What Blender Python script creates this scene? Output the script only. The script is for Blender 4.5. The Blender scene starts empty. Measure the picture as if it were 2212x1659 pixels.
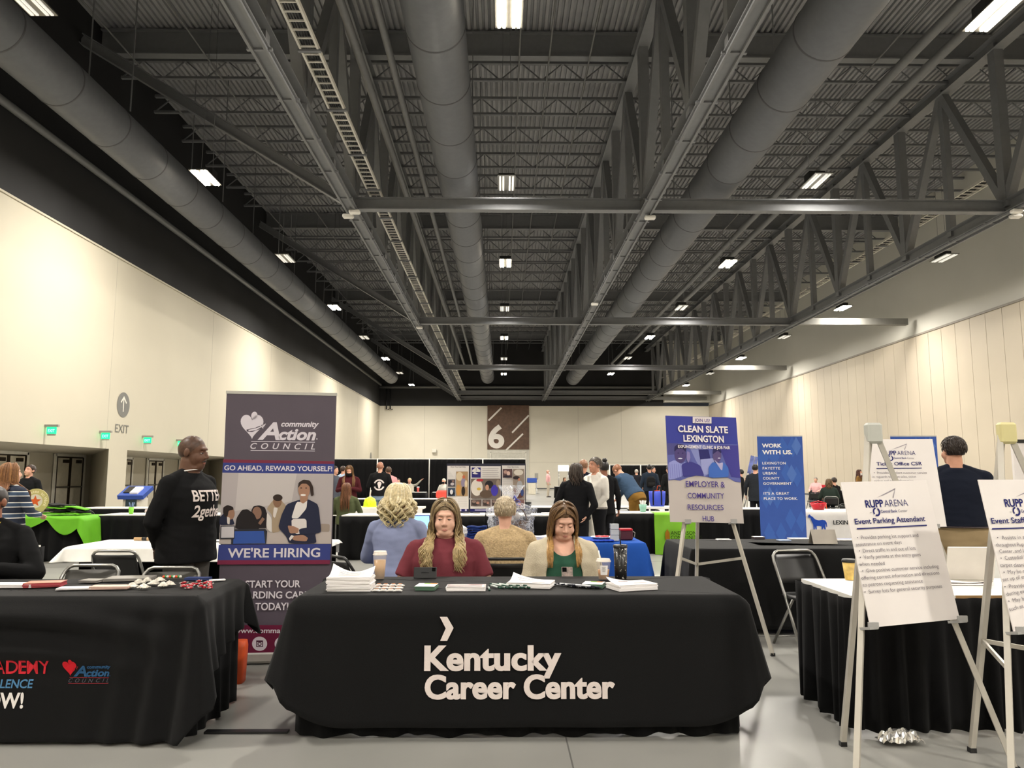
import bpy, bmesh, math, random
from mathutils import Vector, Matrix, noise, bvhtree
random.seed(7)
SC = bpy.context.scene
COL = SC.collection
PI = math.pi
rad = math.radians
# ------------------------------------------------------------------ camera
F_PX, CX, CY, EYE = 1640.0, 1106.0, 829.5, 1.42
PITCH = math.atan(198.5/F_PX)
YAW = math.atan(21*math.cos(PITCH)/F_PX)
cam_d = bpy.data.cameras.new('camera')
cam_d.sensor_width = 36.0
cam_d.lens = F_PX/2212*36
cam_d.clip_start = 0.05
cam_d.clip_end = 300
cam = bpy.data.objects.new('camera', cam_d)
cam.location = (0, 0, EYE)
cam.rotation_euler = (PI/2+PITCH, 0, -YAW)
COL.objects.link(cam)
SC.camera = cam
# ------------------------------------------------------------------ world, exposure
w = bpy.data.worlds.new('world')
SC.world = w
w.use_nodes = True
w.node_tree.nodes['Background'].inputs[0].default_value = (0.9, 0.93, 1.0, 1)
w.node_tree.nodes['Background'].inputs[1].default_value = 0.02
vs = SC.view_settings
vs.view_transform = 'Standard'
vs.look = 'None'
vs.gamma = 1.0
vs.use_curve_mapping = False
vs.exposure = 0.3
LAMP_WATTS = 500.0        # of each lit high bay fixture
FILL_WATTS = 110.0         # fill light added at each unlit fixture to lift the room
LAMP_TINT = (1.0, 0.945, 0.86)
_cp, _sp, _cy, _sy = math.cos(PITCH), math.sin(PITCH), math.cos(YAW), math.sin(YAW)
_R = Vector((_cy, -_sy, 0)); _F = Vector((_sy*_cp, _cy*_cp, _sp)); _U = Vector((-_sy*_sp, -_cy*_sp, _cp))
def at(u, v, X=None, Y=None, Z=None):
    """a point of the place seen at pixel (u, v), at known world X, Y or Z"""
    d = _R*((u-CX)/F_PX) - _U*((v-CY)/F_PX) + _F
    t = Y/d.y if Y is not None else ((Z-EYE)/d.z if Z is not None else X/d.x)
    return Vector((0, 0, EYE)) + d*t
# ------------------------------------------------------------------ materials
def lin(c):
    return tuple((x/12.92 if x <= 0.04045 else ((x+0.055)/1.055)**2.4) for x in c)
def rgb(h):
    return lin(tuple(int(h[i:i+2], 16)/255 for i in (0, 2, 4)))
_M = {}
def mat(name, hexc, rough=0.6, metal=0.0, bump=0.0, bscale=200.0, var=0.06, vscale=6.0, emit=0.0, trans=0.0, alpha=1.0, spec=0.5, ior=1.45, sheen=0.0):
    if name in _M: return _M[name]
    m = bpy.data.materials.new(name); m.use_nodes = True
    nt = m.node_tree; b = nt.nodes['Principled BSDF']
    c = rgb(hexc)
    b.inputs['Base Color'].default_value = (*c, 1)
    b.inputs['Roughness'].default_value = rough
    b.inputs['Metallic'].default_value = metal
    b.inputs['Specular IOR Level'].default_value = spec
    b.inputs['IOR'].default_value = ior
    if sheen: b.inputs['Sheen Weight'].default_value = sheen
    if trans: b.inputs['Transmission Weight'].default_value = trans
    if alpha < 1: b.inputs['Alpha'].default_value = alpha
    if emit:
        b.inputs['Emission Color'].default_value = (*c, 1); b.inputs['Emission Strength'].default_value = emit
    tc = nt.nodes.new('ShaderNodeTexCoord')
    if var:
        n = nt.nodes.new('ShaderNodeTexNoise'); n.inputs['Scale'].default_value = vscale; n.inputs['Detail'].default_value = 4
        nt.links.new(tc.outputs['Object'], n.inputs['Vector'])
        r = nt.nodes.new('ShaderNodeValToRGB')
        r.color_ramp.elements[0].position = 0.3; r.color_ramp.elements[1].position = 0.7
        r.color_ramp.elements[0].color = (*[x*(1-var) for x in c], 1)
        r.color_ramp.elements[1].color = (*[min(1, x*(1+var)) for x in c], 1)
        nt.links.new(n.outputs['Fac'], r.inputs['Fac']); nt.links.new(r.outputs['Color'], b.inputs['Base Color'])
    if bump:
        n2 = nt.nodes.new('ShaderNodeTexNoise'); n2.inputs['Scale'].default_value = bscale; n2.inputs['Detail'].default_value = 3
        nt.links.new(tc.outputs['Object'], n2.inputs['Vector'])
        bp = nt.nodes.new('ShaderNodeBump'); bp.inputs['Strength'].default_value = bump; bp.inputs['Distance'].default_value = 0.01
        nt.links.new(n2.outputs['Fac'], bp.inputs['Height']); nt.links.new(bp.outputs['Normal'], b.inputs['Normal'])
    _M[name] = m
    return m
def cloth(name, hexc, **k):
    k.setdefault('rough', 0.9); k.setdefault('bump', 0.25); k.setdefault('bscale', 350); k.setdefault('spec', 0.15)
    return mat(name, hexc, **k)
def ink(hexc): return mat('ink '+hexc, hexc, rough=0.75, var=0, spec=0.2)
BLACK_CLOTH = cloth('black polyester cloth', '0d0d0e', rough=.8, spec=.18, sheen=0.05)
BLACK_SKIRT = cloth('black pleated cloth', '0e0e0f', sheen=0.03)
WHITE_TOP = mat('white vinyl table cover', 'e9e6df', rough=0.45)
BLACK_METAL = mat('black painted metal', '1d1d1e', rough=0.4)
CHROME = mat('grey tube metal', '9b9a96', rough=0.32, metal=0.85)
ALU = mat('brushed aluminium', 'c3c1bb', rough=0.38, metal=0.55)
PLASTIC_BLACK = mat('black plastic', '151516', rough=0.35)
PAPER = mat('white paper', 'efebea', rough=0.7, var=0.02)
STEEL = mat('dark grey painted steel', '55565a', rough=0.55)
# ------------------------------------------------------------------ mesh builder
class MB:
    def __init__(s): s.v = []; s.f = []; s.mi = []; s.sm = []; s.cur = 0; s.M = None
    def add(s, vs_, fs, smooth=False, M=None):
        o = len(s.v)
        for p in vs_:
            p = Vector(p)
            if M is not None: p = M @ p
            if s.M is not None: p = s.M @ p
            s.v.append(p)
        for f in fs:
            s.f.append([i+o for i in f]); s.mi.append(s.cur); s.sm.append(smooth)
        return s
    def box(s, c, d, M=None, rz=0, bev=0):
        x, y, z = d[0]/2, d[1]/2, d[2]/2
        T = Matrix.Translation(c) @ Matrix.Rotation(rz, 4, 'Z')
        if M is not None: T = M @ T
        if bev:
            prof = []
            bev = min(bev, x*.9, y*.9, z*.9)
            rings = [(-z, bev), (-z+bev, 0), (z-bev, 0), (z, bev)]
            vs_ = []; n = 12
            for zz, inn in rings:
                for (sx, sy, a0) in ((1, 1, 0), (-1, 1, 90), (-1, -1, 180), (1, -1, 270)):
                    for k in range(3):
                        a = rad(a0+45*k); r = bev-inn*0.999 if False else bev
                        ex = x-bev; ey = y-bev
                        rr = max(bev-inn, 0.0002)
                        vs_.append((sx*ex+math.cos(a)*rr, sy*ey+math.sin(a)*rr, zz))
            fs = []
            for r in range(3):
                for i in range(n): fs.append((r*n+i, r*n+(i+1) % n, (r+1)*n+(i+1) % n, (r+1)*n+i))
            fs.append(tuple(range(n-1, -1, -1))); fs.append(tuple(range(3*n, 4*n)))
            return s.add(vs_, fs, M=T)
        vs_ = [(a*x, b*y, c_*z) for a in (-1, 1) for b in (-1, 1) for c_ in (-1, 1)]
        return s.add(vs_, [(0, 1, 3, 2), (4, 6, 7, 5), (0, 4, 5, 1), (2, 3, 7, 6), (0, 2, 6, 4), (1, 5, 7, 3)], M=T)
    def bar(s, p0, p1, wd, ht, up=(0, 0, 1)):
        p0, p1 = Vector(p0), Vector(p1); d = p1-p0; L = d.length
        if L < 1e-6: return s
        d.normalize(); u = Vector(up)
        if abs(d.dot(u)) > 0.98: u = Vector((0, 1, 0))
        r = d.cross(u).normalized(); u = r.cross(d)
        T = Matrix((r, d, u)).transposed().to_4x4(); T.translation = (p0+p1)/2
        return s.box((0, 0, 0), (wd, L, ht), M=T)
    def tube(s, pts, r, n=8, caps=True, smooth=True, flat=1.0):
        pts = [Vector(p) for p in pts]; m = len(pts)
        rs = r if isinstance(r, (list, tuple)) else [r]*m
        vs_ = []; ref = None
        for i in range(m):
            d = (pts[min(i+1, m-1)]-pts[max(i-1, 0)])
            if d.length < 1e-9: d = Vector((0, 0, 1))
            d.normalize()
            if ref is None:
                ref = d.cross(Vector((0, 0, 1)))
                if ref.length < 0.1: ref = d.cross(Vector((0, 1, 0)))
            ref = (ref-d*ref.dot(d))
            if ref.length < 1e-6: ref = d.orthogonal()
            ref.normalize(); b = d.cross(ref)
            for k in range(n):
                a = 2*PI*k/n
                vs_.append(pts[i]+(ref*math.cos(a)+b*math.sin(a)*flat)*rs[i])
        fs = [(i*n+k, i*n+(k+1) % n, (i+1)*n+(k+1) % n, (i+1)*n+k) for i in range(m-1) for k in range(n)]
        if caps: fs.append(tuple(range(n-1, -1, -1))); fs.append(tuple(range((m-1)*n, m*n)))
        return s.add(vs_, fs, smooth)
    def cap(s, p0, p1, r0, r1, n=12):
        """closed tapered capsule"""
        p0, p1 = Vector(p0), Vector(p1); d = p1-p0
        if d.length < 1e-6: d = Vector((0, 0, 1e-4))
        d.normalize(); pts = []; rs = []
        for a in (-88, -60, -30, 0): pts.append(p0+d*math.sin(rad(a))*r0); rs.append(r0*math.cos(rad(a)))
        for a in (0, 30, 60, 88): pts.append(p1+d*math.sin(rad(a))*r1); rs.append(r1*math.cos(rad(a)))
        return s.tube(pts, rs, n)
    def ell(s, c, r, n=16, m=10, M=None):
        vs_ = [(0, 0, r[2])]
        for i in range(1, m):
            a = PI*i/m
            for k in range(n): vs_.append((r[0]*math.sin(a)*math.cos(2*PI*k/n), r[1]*math.sin(a)*math.sin(2*PI*k/n), r[2]*math.cos(a)))
        vs_.append((0, 0, -r[2])); L = len(vs_)-1
        fs = [(0, 1+k, 1+(k+1) % n) for k in range(n)]
        for i in range(m-2):
            for k in range(n): fs.append((1+i*n+k, 1+(i+1)*n+k, 1+(i+1)*n+(k+1) % n, 1+i*n+(k+1) % n))
        fs += [(L, 1+(m-2)*n+(k+1) % n, 1+(m-2)*n+k) for k in range(n)]
        T = Matrix.Translation(c)
        if M is not None: T = T @ M
        return s.add(vs_, fs, True, T)
    def lathe(s, prof, c=(0, 0, 0), n=24, smooth=True, caps=False):
        vs_ = []; m = len(prof)
        for r, z in prof:
            for k in range(n): vs_.append((c[0]+r*math.cos(2*PI*k/n), c[1]+r*math.sin(2*PI*k/n), c[2]+z))
        fs = [(i*n+k, i*n+(k+1) % n, (i+1)*n+(k+1) % n, (i+1)*n+k) for i in range(m-1) for k in range(n)]
        if caps: fs.append(tuple(range(n-1, -1, -1))); fs.append(tuple(range((m-1)*n, m*n)))
        return s.add(vs_, fs, smooth)
    def rings(s, rs, n=24, e=2.0, M=None):
        """closed loft of (z, cx, cy, rx, ry) super-ellipses"""
        vs_ = []
        for z, cx, cy, rx, ry in rs:
            for k in range(n):
                a = 2*PI*k/n; ca, sa = math.cos(a), math.sin(a)
                vs_.append((cx+rx*math.copysign(abs(ca)**(2/e), ca), cy+ry*math.copysign(abs(sa)**(2/e), sa), z))
        m = len(rs)
        fs = [(i*n+k, i*n+(k+1) % n, (i+1)*n+(k+1) % n, (i+1)*n+k) for i in range(m-1) for k in range(n)]
        fs.append(tuple(range(n-1, -1, -1))); fs.append(tuple(range((m-1)*n, m*n)))
        return s.add(vs_, fs, True, M)
    def grid(s, fn, nu, nv, closed=False, smooth=True):
        vs_ = [fn(i/nu, j/nv) for j in range(nv+1) for i in range(nu+(0 if closed else 1))]
        w_ = nu+(0 if closed else 1)
        fs = [(j*w_+i, j*w_+(i+1) % w_, (j+1)*w_+(i+1) % w_, (j+1)*w_+i) for j in range(nv) for i in range(nu)]
        return s.add(vs_, fs, smooth)
    def poly(s, pts, th=0.0, M=None):
        """flat polygon in XZ (facing -Y), optional thickness"""
        n = len(pts)
        if th == 0: return s.add([(x, 0, z) for x, z in pts], [tuple(range(n))], False, M)
        vs_ = [(x, -th/2, z) for x, z in pts]+[(x, th/2, z) for x, z in pts]
        fs = [tuple(range(n)), tuple(range(2*n-1, n-1, -1))]+[(i, i+n, (i+1) % n+n, (i+1) % n) for i in range(n)]
        return s.add(vs_, fs, False, M)
    def build(s, name, mats, parent=None, solid=0.0, Minv=None):
        me = bpy.data.meshes.new(name)
        me.from_pydata([tuple(p) for p in s.v], [], s.f)
        ml = mats if isinstance(mats, (list, tuple)) else [mats]
        for m in ml: me.materials.append(m)
        me.polygons.foreach_set('material_index', s.mi)
        me.polygons.foreach_set('use_smooth', s.sm)
        me.update()
        o = bpy.data.objects.new(name, me); COL.objects.link(o)
        if parent is not None: o.parent = parent
        if solid:
            md = o.modifiers.new('thickness', 'SOLIDIFY'); md.thickness = solid; md.offset = 0
        return o
def tag(o, label=None, cat=None, group=None, kind=None):
    if label: o['label'] = label
    if cat: o['category'] = cat
    if group: o['group'] = group
    if kind: o['kind'] = kind
    return o
def thing(name, label, cat, loc=(0, 0, 0), rz=0, group=None):
    o = bpy.data.objects.new(name, None); COL.objects.link(o)
    o.empty_display_size = 0.05
    o.location = loc; o.rotation_euler = (0, 0, rz)
    return tag(o, label, cat, group)
def struct(o): o['kind'] = 'structure'; return o
def copy_tree(o, parent=None):
    c = o.copy(); COL.objects.link(c)
    if parent is not None: c.parent = parent
    for ch in list(o.children):
        copy_tree(ch, c)
    return c
# ------------------------------------------------------------------ a bench scene where shapes are worked before they are placed
BENCH = bpy.data.scenes.new('bench')
def worked(o):
    BENCH.collection.objects.link(o)
    vl = BENCH.view_layers[0]; vl.update(); dg = vl.depsgraph
    return bpy.data.meshes.new_from_object(o.evaluated_get(dg))
# ------------------------------------------------------------------ lettering
_TX = {}
def text_mesh(body, size=1.0, bold=0.0, shear=0.0, space=1.0, sx=1.0, align='LEFT'):
    key = (body, bold, shear, space, align)
    if key not in _TX:
        cu = bpy.data.curves.new('t', 'FONT'); cu.body = body; cu.size = 1.0; cu.offset = bold; cu.shear = shear
        cu.space_character = space; cu.align_x = align; cu.resolution_u = 5
        o = bpy.data.objects.new('t', cu)
        me = worked(o)
        _TX[key] = ([tuple(v.co) for v in me.vertices], [tuple(p.vertices) for p in me.polygons])
        bpy.data.objects.remove(o); bpy.data.curves.remove(cu); bpy.data.meshes.remove(me)
    vs_, fs = _TX[key]
    return [(x*size*sx, 0, y*size) for x, y, z in vs_], fs
def letter(mb, body, x, z, size, width=None, y=-0.0015, fn=None, **k):
    """flat lettering in the XZ plane facing -Y; width fixes the line's length; x is the left end, or the middle with align CENTER"""
    vs_, fs = text_mesh(body, size, **k)
    if not vs_: return
    x0 = min(p[0] for p in vs_); x1 = max(p[0] for p in vs_)
    s_ = (width/(x1-x0)) if width else 1.0
    if k.get('align') == 'CENTER': xm = (x0+x1)/2; out = [((p[0]-xm)*s_+x, y, p[2]+z) for p in vs_]
    else: out = [((p[0]-x0)*s_+x, y, p[2]+z) for p in vs_]
    if fn: out = [fn(*p) for p in out]
    mb.add(out, fs)
def disc(mb, x, z, r, y=-0.0015, n=24, rz_=None):
    mb.add([(x+r*math.cos(2*PI*k/n), y, z+(rz_ or r)*math.sin(2*PI*k/n)) for k in range(n)], [tuple(range(n))])
def rect(mb, x0, z0, x1, z1, y=-0.001):
    mb.add([(x0, y, z0), (x1, y, z0), (x1, y, z1), (x0, y, z1)], [(0, 1, 2, 3)])
def shape(mb, pts, y=-0.0015): mb.add([(x, y, z) for x, z in pts], [tuple(range(len(pts)))])
def line(mb, x0, z0, x1, z1, wd, y=-0.0015):
    d = Vector((x1-x0, z1-z0)); n = Vector((-d.y, d.x)).normalized()*wd/2
    mb.add([(x0-n.x, y, z0-n.y), (x1-n.x, y, z1-n.y), (x1+n.x, y, z1+n.y), (x0+n.x, y, z0+n.y)], [(0, 1, 2, 3)])
def ring_arc(mb, x, z, r0, r1, a0=0, a1=360, y=-0.0015, n=28):
    vs_ = []
    for k in range(n+1):
        a = rad(a0+(a1-a0)*k/n); vs_ += [(x+r0*math.cos(a), y, z+r0*math.sin(a)), (x+r1*math.cos(a), y, z+r1*math.sin(a))]
    mb.add(vs_, [(2*k, 2*k+1, 2*k+3, 2*k+2) for k in range(n)])
def pose(x, y, z, yaw=0, tilt=0, roll=0):
    return Matrix.Translation((x, y, z)) @ Matrix.Rotation(yaw, 4, 'Z') @ Matrix.Rotation(tilt, 4, 'X') @ Matrix.Rotation(roll, 4, 'Y')
def remeshed(mb, voxel, smooth=4, fac=0.5):
    """one continuous surface grown around overlapping closed shapes"""
    o = mb.build('tmp', [STEEL]); COL.objects.unlink(o)
    md = o.modifiers.new('r', 'REMESH'); md.mode = 'VOXEL'; md.voxel_size = voxel; md.use_smooth_shade = True
    if smooth:
        ms = o.modifiers.new('s', 'SMOOTH'); ms.iterations = smooth; ms.factor = fac
    me = worked(o)
    old = o.data; bpy.data.objects.remove(o); bpy.data.meshes.remove(old)
    me.materials.clear()
    return me
def mesh_ob(name, me, mats, parent=None):
    me.name = name
    for m in (mats if isinstance(mats, (list, tuple)) else [mats]): me.materials.append(m)
    o = bpy.data.objects.new(name, me); COL.objects.link(o)
    if parent is not None: o.parent = parent
    return o
# ------------------------------------------------------------------ the hall
XL, XR, YB, YF = -13.6, 23.0, 84.0, -16.0
ZD = 16.5                 # roof deck
ZW = 9.12                 # top of the pale wall
def floor_mat():
    m = bpy.data.materials.new('polished concrete'); m.use_nodes = True; nt = m.node_tree; b = nt.nodes['Principled BSDF']
    tc = nt.nodes.new('ShaderNodeTexCoord')
    n = nt.nodes.new('ShaderNodeTexNoise'); n.inputs['Scale'].default_value = 1.1; n.inputs['Detail'].default_value = 8
    n2 = nt.nodes.new('ShaderNodeTexNoise'); n2.inputs['Scale'].default_value = 90; n2.inputs['Detail'].default_value = 4
    nt.links.new(tc.outputs['Object'], n.inputs['Vector']); nt.links.new(tc.outputs['Object'], n2.inputs['Vector'])
    r = nt.nodes.new('ShaderNodeValToRGB'); r.color_ramp.elements[0].position = .3; r.color_ramp.elements[1].position = .75
    r.color_ramp.elements[0].color = (*rgb('85847f'), 1); r.color_ramp.elements[1].color = (*rgb('92918c'), 1)
    nt.links.new(n.outputs['Fac'], r.inputs['Fac']); nt.links.new(r.outputs['Color'], b.inputs['Base Color'])
    r2 = nt.nodes.new('ShaderNodeMapRange'); r2.inputs['To Min'].default_value = .3; r2.inputs['To Max'].default_value = .42
    nt.links.new(n.outputs['Fac'], r2.inputs['Value']); nt.links.new(r2.outputs['Result'], b.inputs['Roughness'])
    bp = nt.nodes.new('ShaderNodeBump'); bp.inputs['Strength'].default_value = .05; bp.inputs['Distance'].default_value = .003
    nt.links.new(n2.outputs['Fac'], bp.inputs['Height']); nt.links.new(bp.outputs['Normal'], b.inputs['Normal'])
    b.inputs['Specular IOR Level'].default_value = 0.6
    return m
mb = MB(); mb.box(((XL-3+XR)/2, (YB+YF)/2, -.1), (XR-XL+3, YB-YF, .2))
struct(mb.build('floor', floor_mat()))
mb = MB()
for y in range(-12, 84, 6):
    mb.box(((XL+XR)/2, y+.95, .0006), (XR-XL, .008, .001))
for x in range(-12, 24, 6): mb.box((x+.35, (YB+YF)/2, .0006), (.008, YB-YF, .001))
struct(mb.build('trim_1', mat('dark floor joint', '5d5c59', rough=.5)))
mb = MB(); mb.box((-1.42, 4.45, .006), (.46, .05, .012)); tag(mb.build('cable_cover', PLASTIC_BLACK), 'flat black cable cover strip on the floor between the two front tables', 'cable cover')
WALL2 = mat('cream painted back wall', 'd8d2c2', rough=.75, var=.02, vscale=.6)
WALL = mat('cream painted wall', 'bdb6a4', rough=.75, var=.02, vscale=.6)  # same cream as the back wall, darkened to offset strong lamp light
WALLB = mat('black painted wall', '1e1e1f', rough=.8, var=.25, vscale=.5)
PANEL = mat('pale wall panel', 'bdb29f', rough=.6, var=.02, vscale=.8)
JOINT = mat('panel joint brown', '5a4a3e', rough=.8)
UPW = mat('grey white upper wall', 'c6c4bb', rough=.7, var=.02, vscale=.5)
# left wall with two splayed door recesses
R1 = (17.5, 26.5, 15.0, 29.9); R2 = (27.8, 38.6, 31.0, 42.0); ZL = 2.35
mb = MB()
def q(*p): mb.add(p, [(0, 1, 2, 3)])
q((XL, YF, ZL), (XL, YB, ZL), (XL, YB, ZW), (XL, YF, ZW))
for a, b in ((YF, R1[0]), (R1[1], R2[0]), (R2[1], YB)): q((XL, a, 0), (XL, b, 0), (XL, b, ZL), (XL, a, ZL))
XI = -16.0
for a, b, c, d in (R1, R2):
    q((XI, c, 0), (XI, d, 0), (XI, d, 2.22), (XI, c, 2.22))
    q((XL, a, ZL), (XL, b, ZL), (XI, d, 2.22), (XI, c, 2.22))
    q((XL, a, 0), (XL, a, ZL), (XI, c, 2.22), (XI, c, 0)); q((XL, b, 0), (XL, b, ZL), (XI, d, 2.22), (XI, d, 0))
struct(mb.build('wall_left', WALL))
mb = MB(); mb.box((XL-.1, (YB+YF)/2, (ZW+ZD)/2), (.2, YB-YF, ZD-ZW)); struct(mb.build('wall_left_upper', WALLB))
mb = MB(); mb.box((XL+.02, (YB+YF)/2, ZW-.02), (.05, YB-YF, .06)); struct(mb.build('trim_2', WALL))
mb = MB(); mb.cur = 0
for y in range(-10, 84, 9):
    mb.box((XL+.002, y+.3, (ZL+ZW)/2), (.005, .015, ZW-ZL))
struct(mb.build('trim_3', mat('wall joint grey', 'a9a498', rough=.8)))
# right wall: tall panels below, plain above
mb = MB(); mb.box((XR+.06, (YB+YF)/2, ZW/2), (.1, YB-YF, ZW)); struct(mb.build('wall_right_backing', JOINT))
mb = MB(); y = YF
while y < YB:
    mb.box((XR, y+.61, ZW/2), (.03, 1.195, ZW)); y += 1.22
struct(mb.build('wall_right', PANEL))
mb = MB(); mb.box((XR+.05, (YB+YF)/2, (ZW+ZD)/2), (.1, YB-YF, ZD-ZW)); struct(mb.build('wall_right_upper', UPW))
mb = MB(); mb.box((XR-.03, (YB+YF)/2, ZW+.05), (.09, YB-YF, .1)); struct(mb.build('trim_4', mat('panel top lip', '8b857b', rough=.6)))
# back wall
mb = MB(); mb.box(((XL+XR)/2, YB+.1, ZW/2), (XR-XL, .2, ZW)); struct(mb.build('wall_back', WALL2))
mb = MB(); mb.box(((XL+17.9)/2, YB+.05, (ZW+ZD)/2), (17.9-XL, .2, ZD-ZW)); struct(mb.build('wall_back_upper', WALLB))
mb = MB(); mb.box(((17.9+XR)/2, YB-.3, (ZW+ZD)/2+.2), (XR-17.9, .8, ZD-ZW-.4)); struct(mb.build('wall_back_bulkhead', UPW))
mb = MB(); mb.box(((XL+XR)/2, YF-.1, ZD/2), (XR-XL, .2, ZD)); struct(mb.build('wall_front', UPW))
mb = MB()
for z in (2.9,): mb.box(((XL+XR)/2, YB-.01, z), (XR-XL, .02, .02))
for x in (-8.6, -3.4, 8.4, 13.2): mb.box((x, YB-.005, ZW/2), (.02, .02, ZW))
struct(mb.build('trim_5', mat('wall joint grey', 'a9a498')))
mb = MB(); mb.box(((XL+XR)/2, YB-.02, .06), (XR-XL, .03, .12)); struct(mb.build('baseboard_back', STEEL))
mb = MB(); mb.box((XR-.03, (YB+YF)/2, .06), (.03, YB-YF, .12)); struct(mb.build('baseboard_right', STEEL))
# wall sign with the hall number
a = at(1053, 875.5, Y=YB-.06); b = at(1143, 971, Y=YB-.06)
WOOD = mat('brown wood veneer', '5f4636', rough=.5, var=.25, vscale=3)
sx0, sx1, sz1, sz0 = a.x, b.x, a.z, b.z
sg = thing('hall_number_sign', 'tall brown wood wall sign with white number 6 and slanted bars', 'sign', ((sx0+sx1)/2, YB-.08, sz0))
w_, h_ = sx1-sx0, sz1-sz0
mb = MB(); mb.box((0, 0, h_/2), (w_, .08, h_)); mb.build('panel', WOOD, sg)
mb = MB(); k = w_/430; X = lambda u: (u-1532)*k; Z = lambda v: h_-(v-458)*k
letter(mb, '6', X(1326), Z(890), 3.38, width=166*k, y=-.06, bold=.035)
for u0, v0, u1, v1 in ((1328, 617, 1462, 484), (1572, 742, 1745, 562), (1510, 921, 1684, 752)): line(mb, X(u0), Z(v0), X(u1), Z(v1), 17*k, y=-.06)
tag(mb.build('number_lettering', ink('e8e2da'), sg), 'white number 6 and three white slanted bars')
mb = MB(); c = (sx0+sx1)/2
mb.box((c, YB-.03, sz0/2), (w_, .05, sz0)); dr = mb.build('door_1', mat('pale door paint', 'c9c6ba', rough=.6)); struct(dr)
mb = MB()
for x in (-w_/2+.35, w_/2-.35): mb.box((c+x, YB-.08, sz0/2), (.12, .06, sz0-.3))
mb.box((c, YB-.08, sz0-.3), (w_-.7, .06, .12)); mb.box((c, YB-.08, sz0/2), (.03, .06, sz0-.6)); struct(mb.build('door_frame', mat('pale door frame', 'dedacf'), dr))
# doors in the left recesses
DOORC = mat('cream metal door', 'd2cbb8', rough=.55)
BRONZE = mat('dark bronze metal', '33291f', rough=.4, metal=.4)
def wall_door(n, y0, y1):
    d = bpy.data.objects.new('door_%d' % n, None); COL.objects.link(d); d.location = (XI+.02, (y0+y1)/2, 0); struct(d); W = y1-y0
    mb = MB(); mb.box((.02, 0, 1.04), (.06, W, 2.08)); struct(mb.build('door_leaf', DOORC, d))
    mb = MB()
    for yy in (-W/2, W/2): mb.box((.055, yy, 1.05), (.02, .08, 2.1))
    mb.box((.055, 0, 2.1), (.02, W, .06)); mb.box((.055, 0, 1.05), (.025, .15, 2.1)); struct(mb.build('door_frame', BRONZE, d))
    mb = MB()
    for sg_ in (-1, 1): mb.box((.08, sg_*W/4, 1.02), (.03, W/2-.1, .05))
    struct(mb.build('push_bar', CHROME, d))
    mb = MB()
    for sg_ in (-1, 1): mb.box((.075, sg_*W/4+.1, 1.95), (.05, .32, .12))
    struct(mb.build('door_closer', BRONZE, d))
    mb = MB(); mb.box((.05, 0, 2.17), (.05, W+.25, .1))
    for yy in (-W/2-.1, W/2+.1): mb.box((.05, yy, 1.1), (.05, .12, 2.2))
    struct(mb.build('door_casing', mat('pale door frame', 'dedacf'), d))
for n, (a_, b_) in enumerate(((23.9, 25.7), (27.5, 29.2), (31.9, 33.0), (34.6, 36.0), (38.0, 39.6), (17.5, 19.0))): wall_door(n+2, a_, b_)
# exit lettering and green exit signs on the left wall
e = thing('exit_wall_graphic', 'grey round up arrow and word EXIT painted on the cream left wall', 'sign', (XL+.01, 27.3, 3.1), PI/2)
GREYI = mat('grey vinyl', '6f6e69', rough=.6)
mb = MB(); disc(mb, 0, .85, .45, n=36); mb.build('disc', GREYI, e)
mb = MB(); letter(mb, 'EXIT', 0, -.15, .42, width=.95, y=-.004, bold=.004, align='CENTER'); mb.build('word_lettering', GREYI, e)
mb = MB(); line(mb, 0, .6, 0, 1.12, .06, y=-.004); line(mb, -.2, .92, .015, 1.14, .06, y=-.005); line(mb, .2, .92, -.015, 1.14, .06, y=-.006); tag(mb.build('arrow', ink('d8d4c8'), e), 'white up arrow')
e = thing('round_wall_graphic', 'small round grey vinyl mark on the cream left wall near the far corner', 'sign', (XL+.01, 79, 3.35), PI/2)
mb = MB(); disc(mb, 0, 0, .5, n=32); mb.build('disc', GREYI, e)
GREEN = mat('glowing green exit panel', '12d070', emit=2.2, rough=.3)
for n, (y, nm) in enumerate(((22.75, 'first, nearest the camera'), (25.84, 'second from the camera'), (28.9, 'third, just past the EXIT graphic'), (31.92, 'fourth, farthest from the camera'))):
    s = thing('exit_sign', 'green lit exit sign on the left wall, '+nm, 'exit sign', (XL+.2, y, 2.6), 0, 'green exit signs')
    mb = MB(); mb.box((0, 0, .3), (.4, .09, .07)); mb.build('housing', mat('grey plastic', '8f8c84'), s); MB().box((0, 0, .035), (.24, .05, .05)).build('base', mat('grey plastic', '8f8c84'), s)
    mb = MB(); mb.box((0, 0, .16), (.28, .03, .21)); mb.build('panel', GREEN, s)
    mb = MB(); letter(mb, 'EXIT', 0, .11, .13, width=.2, y=-.02, bold=.01, align='CENTER'); mb.build('word_lettering', mat('pale green glow', '9affd0', emit=1.5), s)
# small wall devices
s = tag(MB().box((0, 0, 0), (.5, .35, .42), bev=.05).build('wall_speaker', mat('pale plastic', 'd9d5c9')), 'small white box speaker high on the cream back wall', 'speaker'); s.location = at(938, 974, Y=YB-.2)
s = thing('wall_pipe', 'pair of black drain pipes coming down the back wall by the left corner', 'pipe', (0, 0, 0))
for u in (835, 843):
    p = at(u, 840, Y=YB-.35); qv = at(u, 884, Y=YB-.35); MB().tube([p, qv, qv+Vector((.25, 0, 0))], .07).build('pipe', BLACK_METAL, s)
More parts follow.
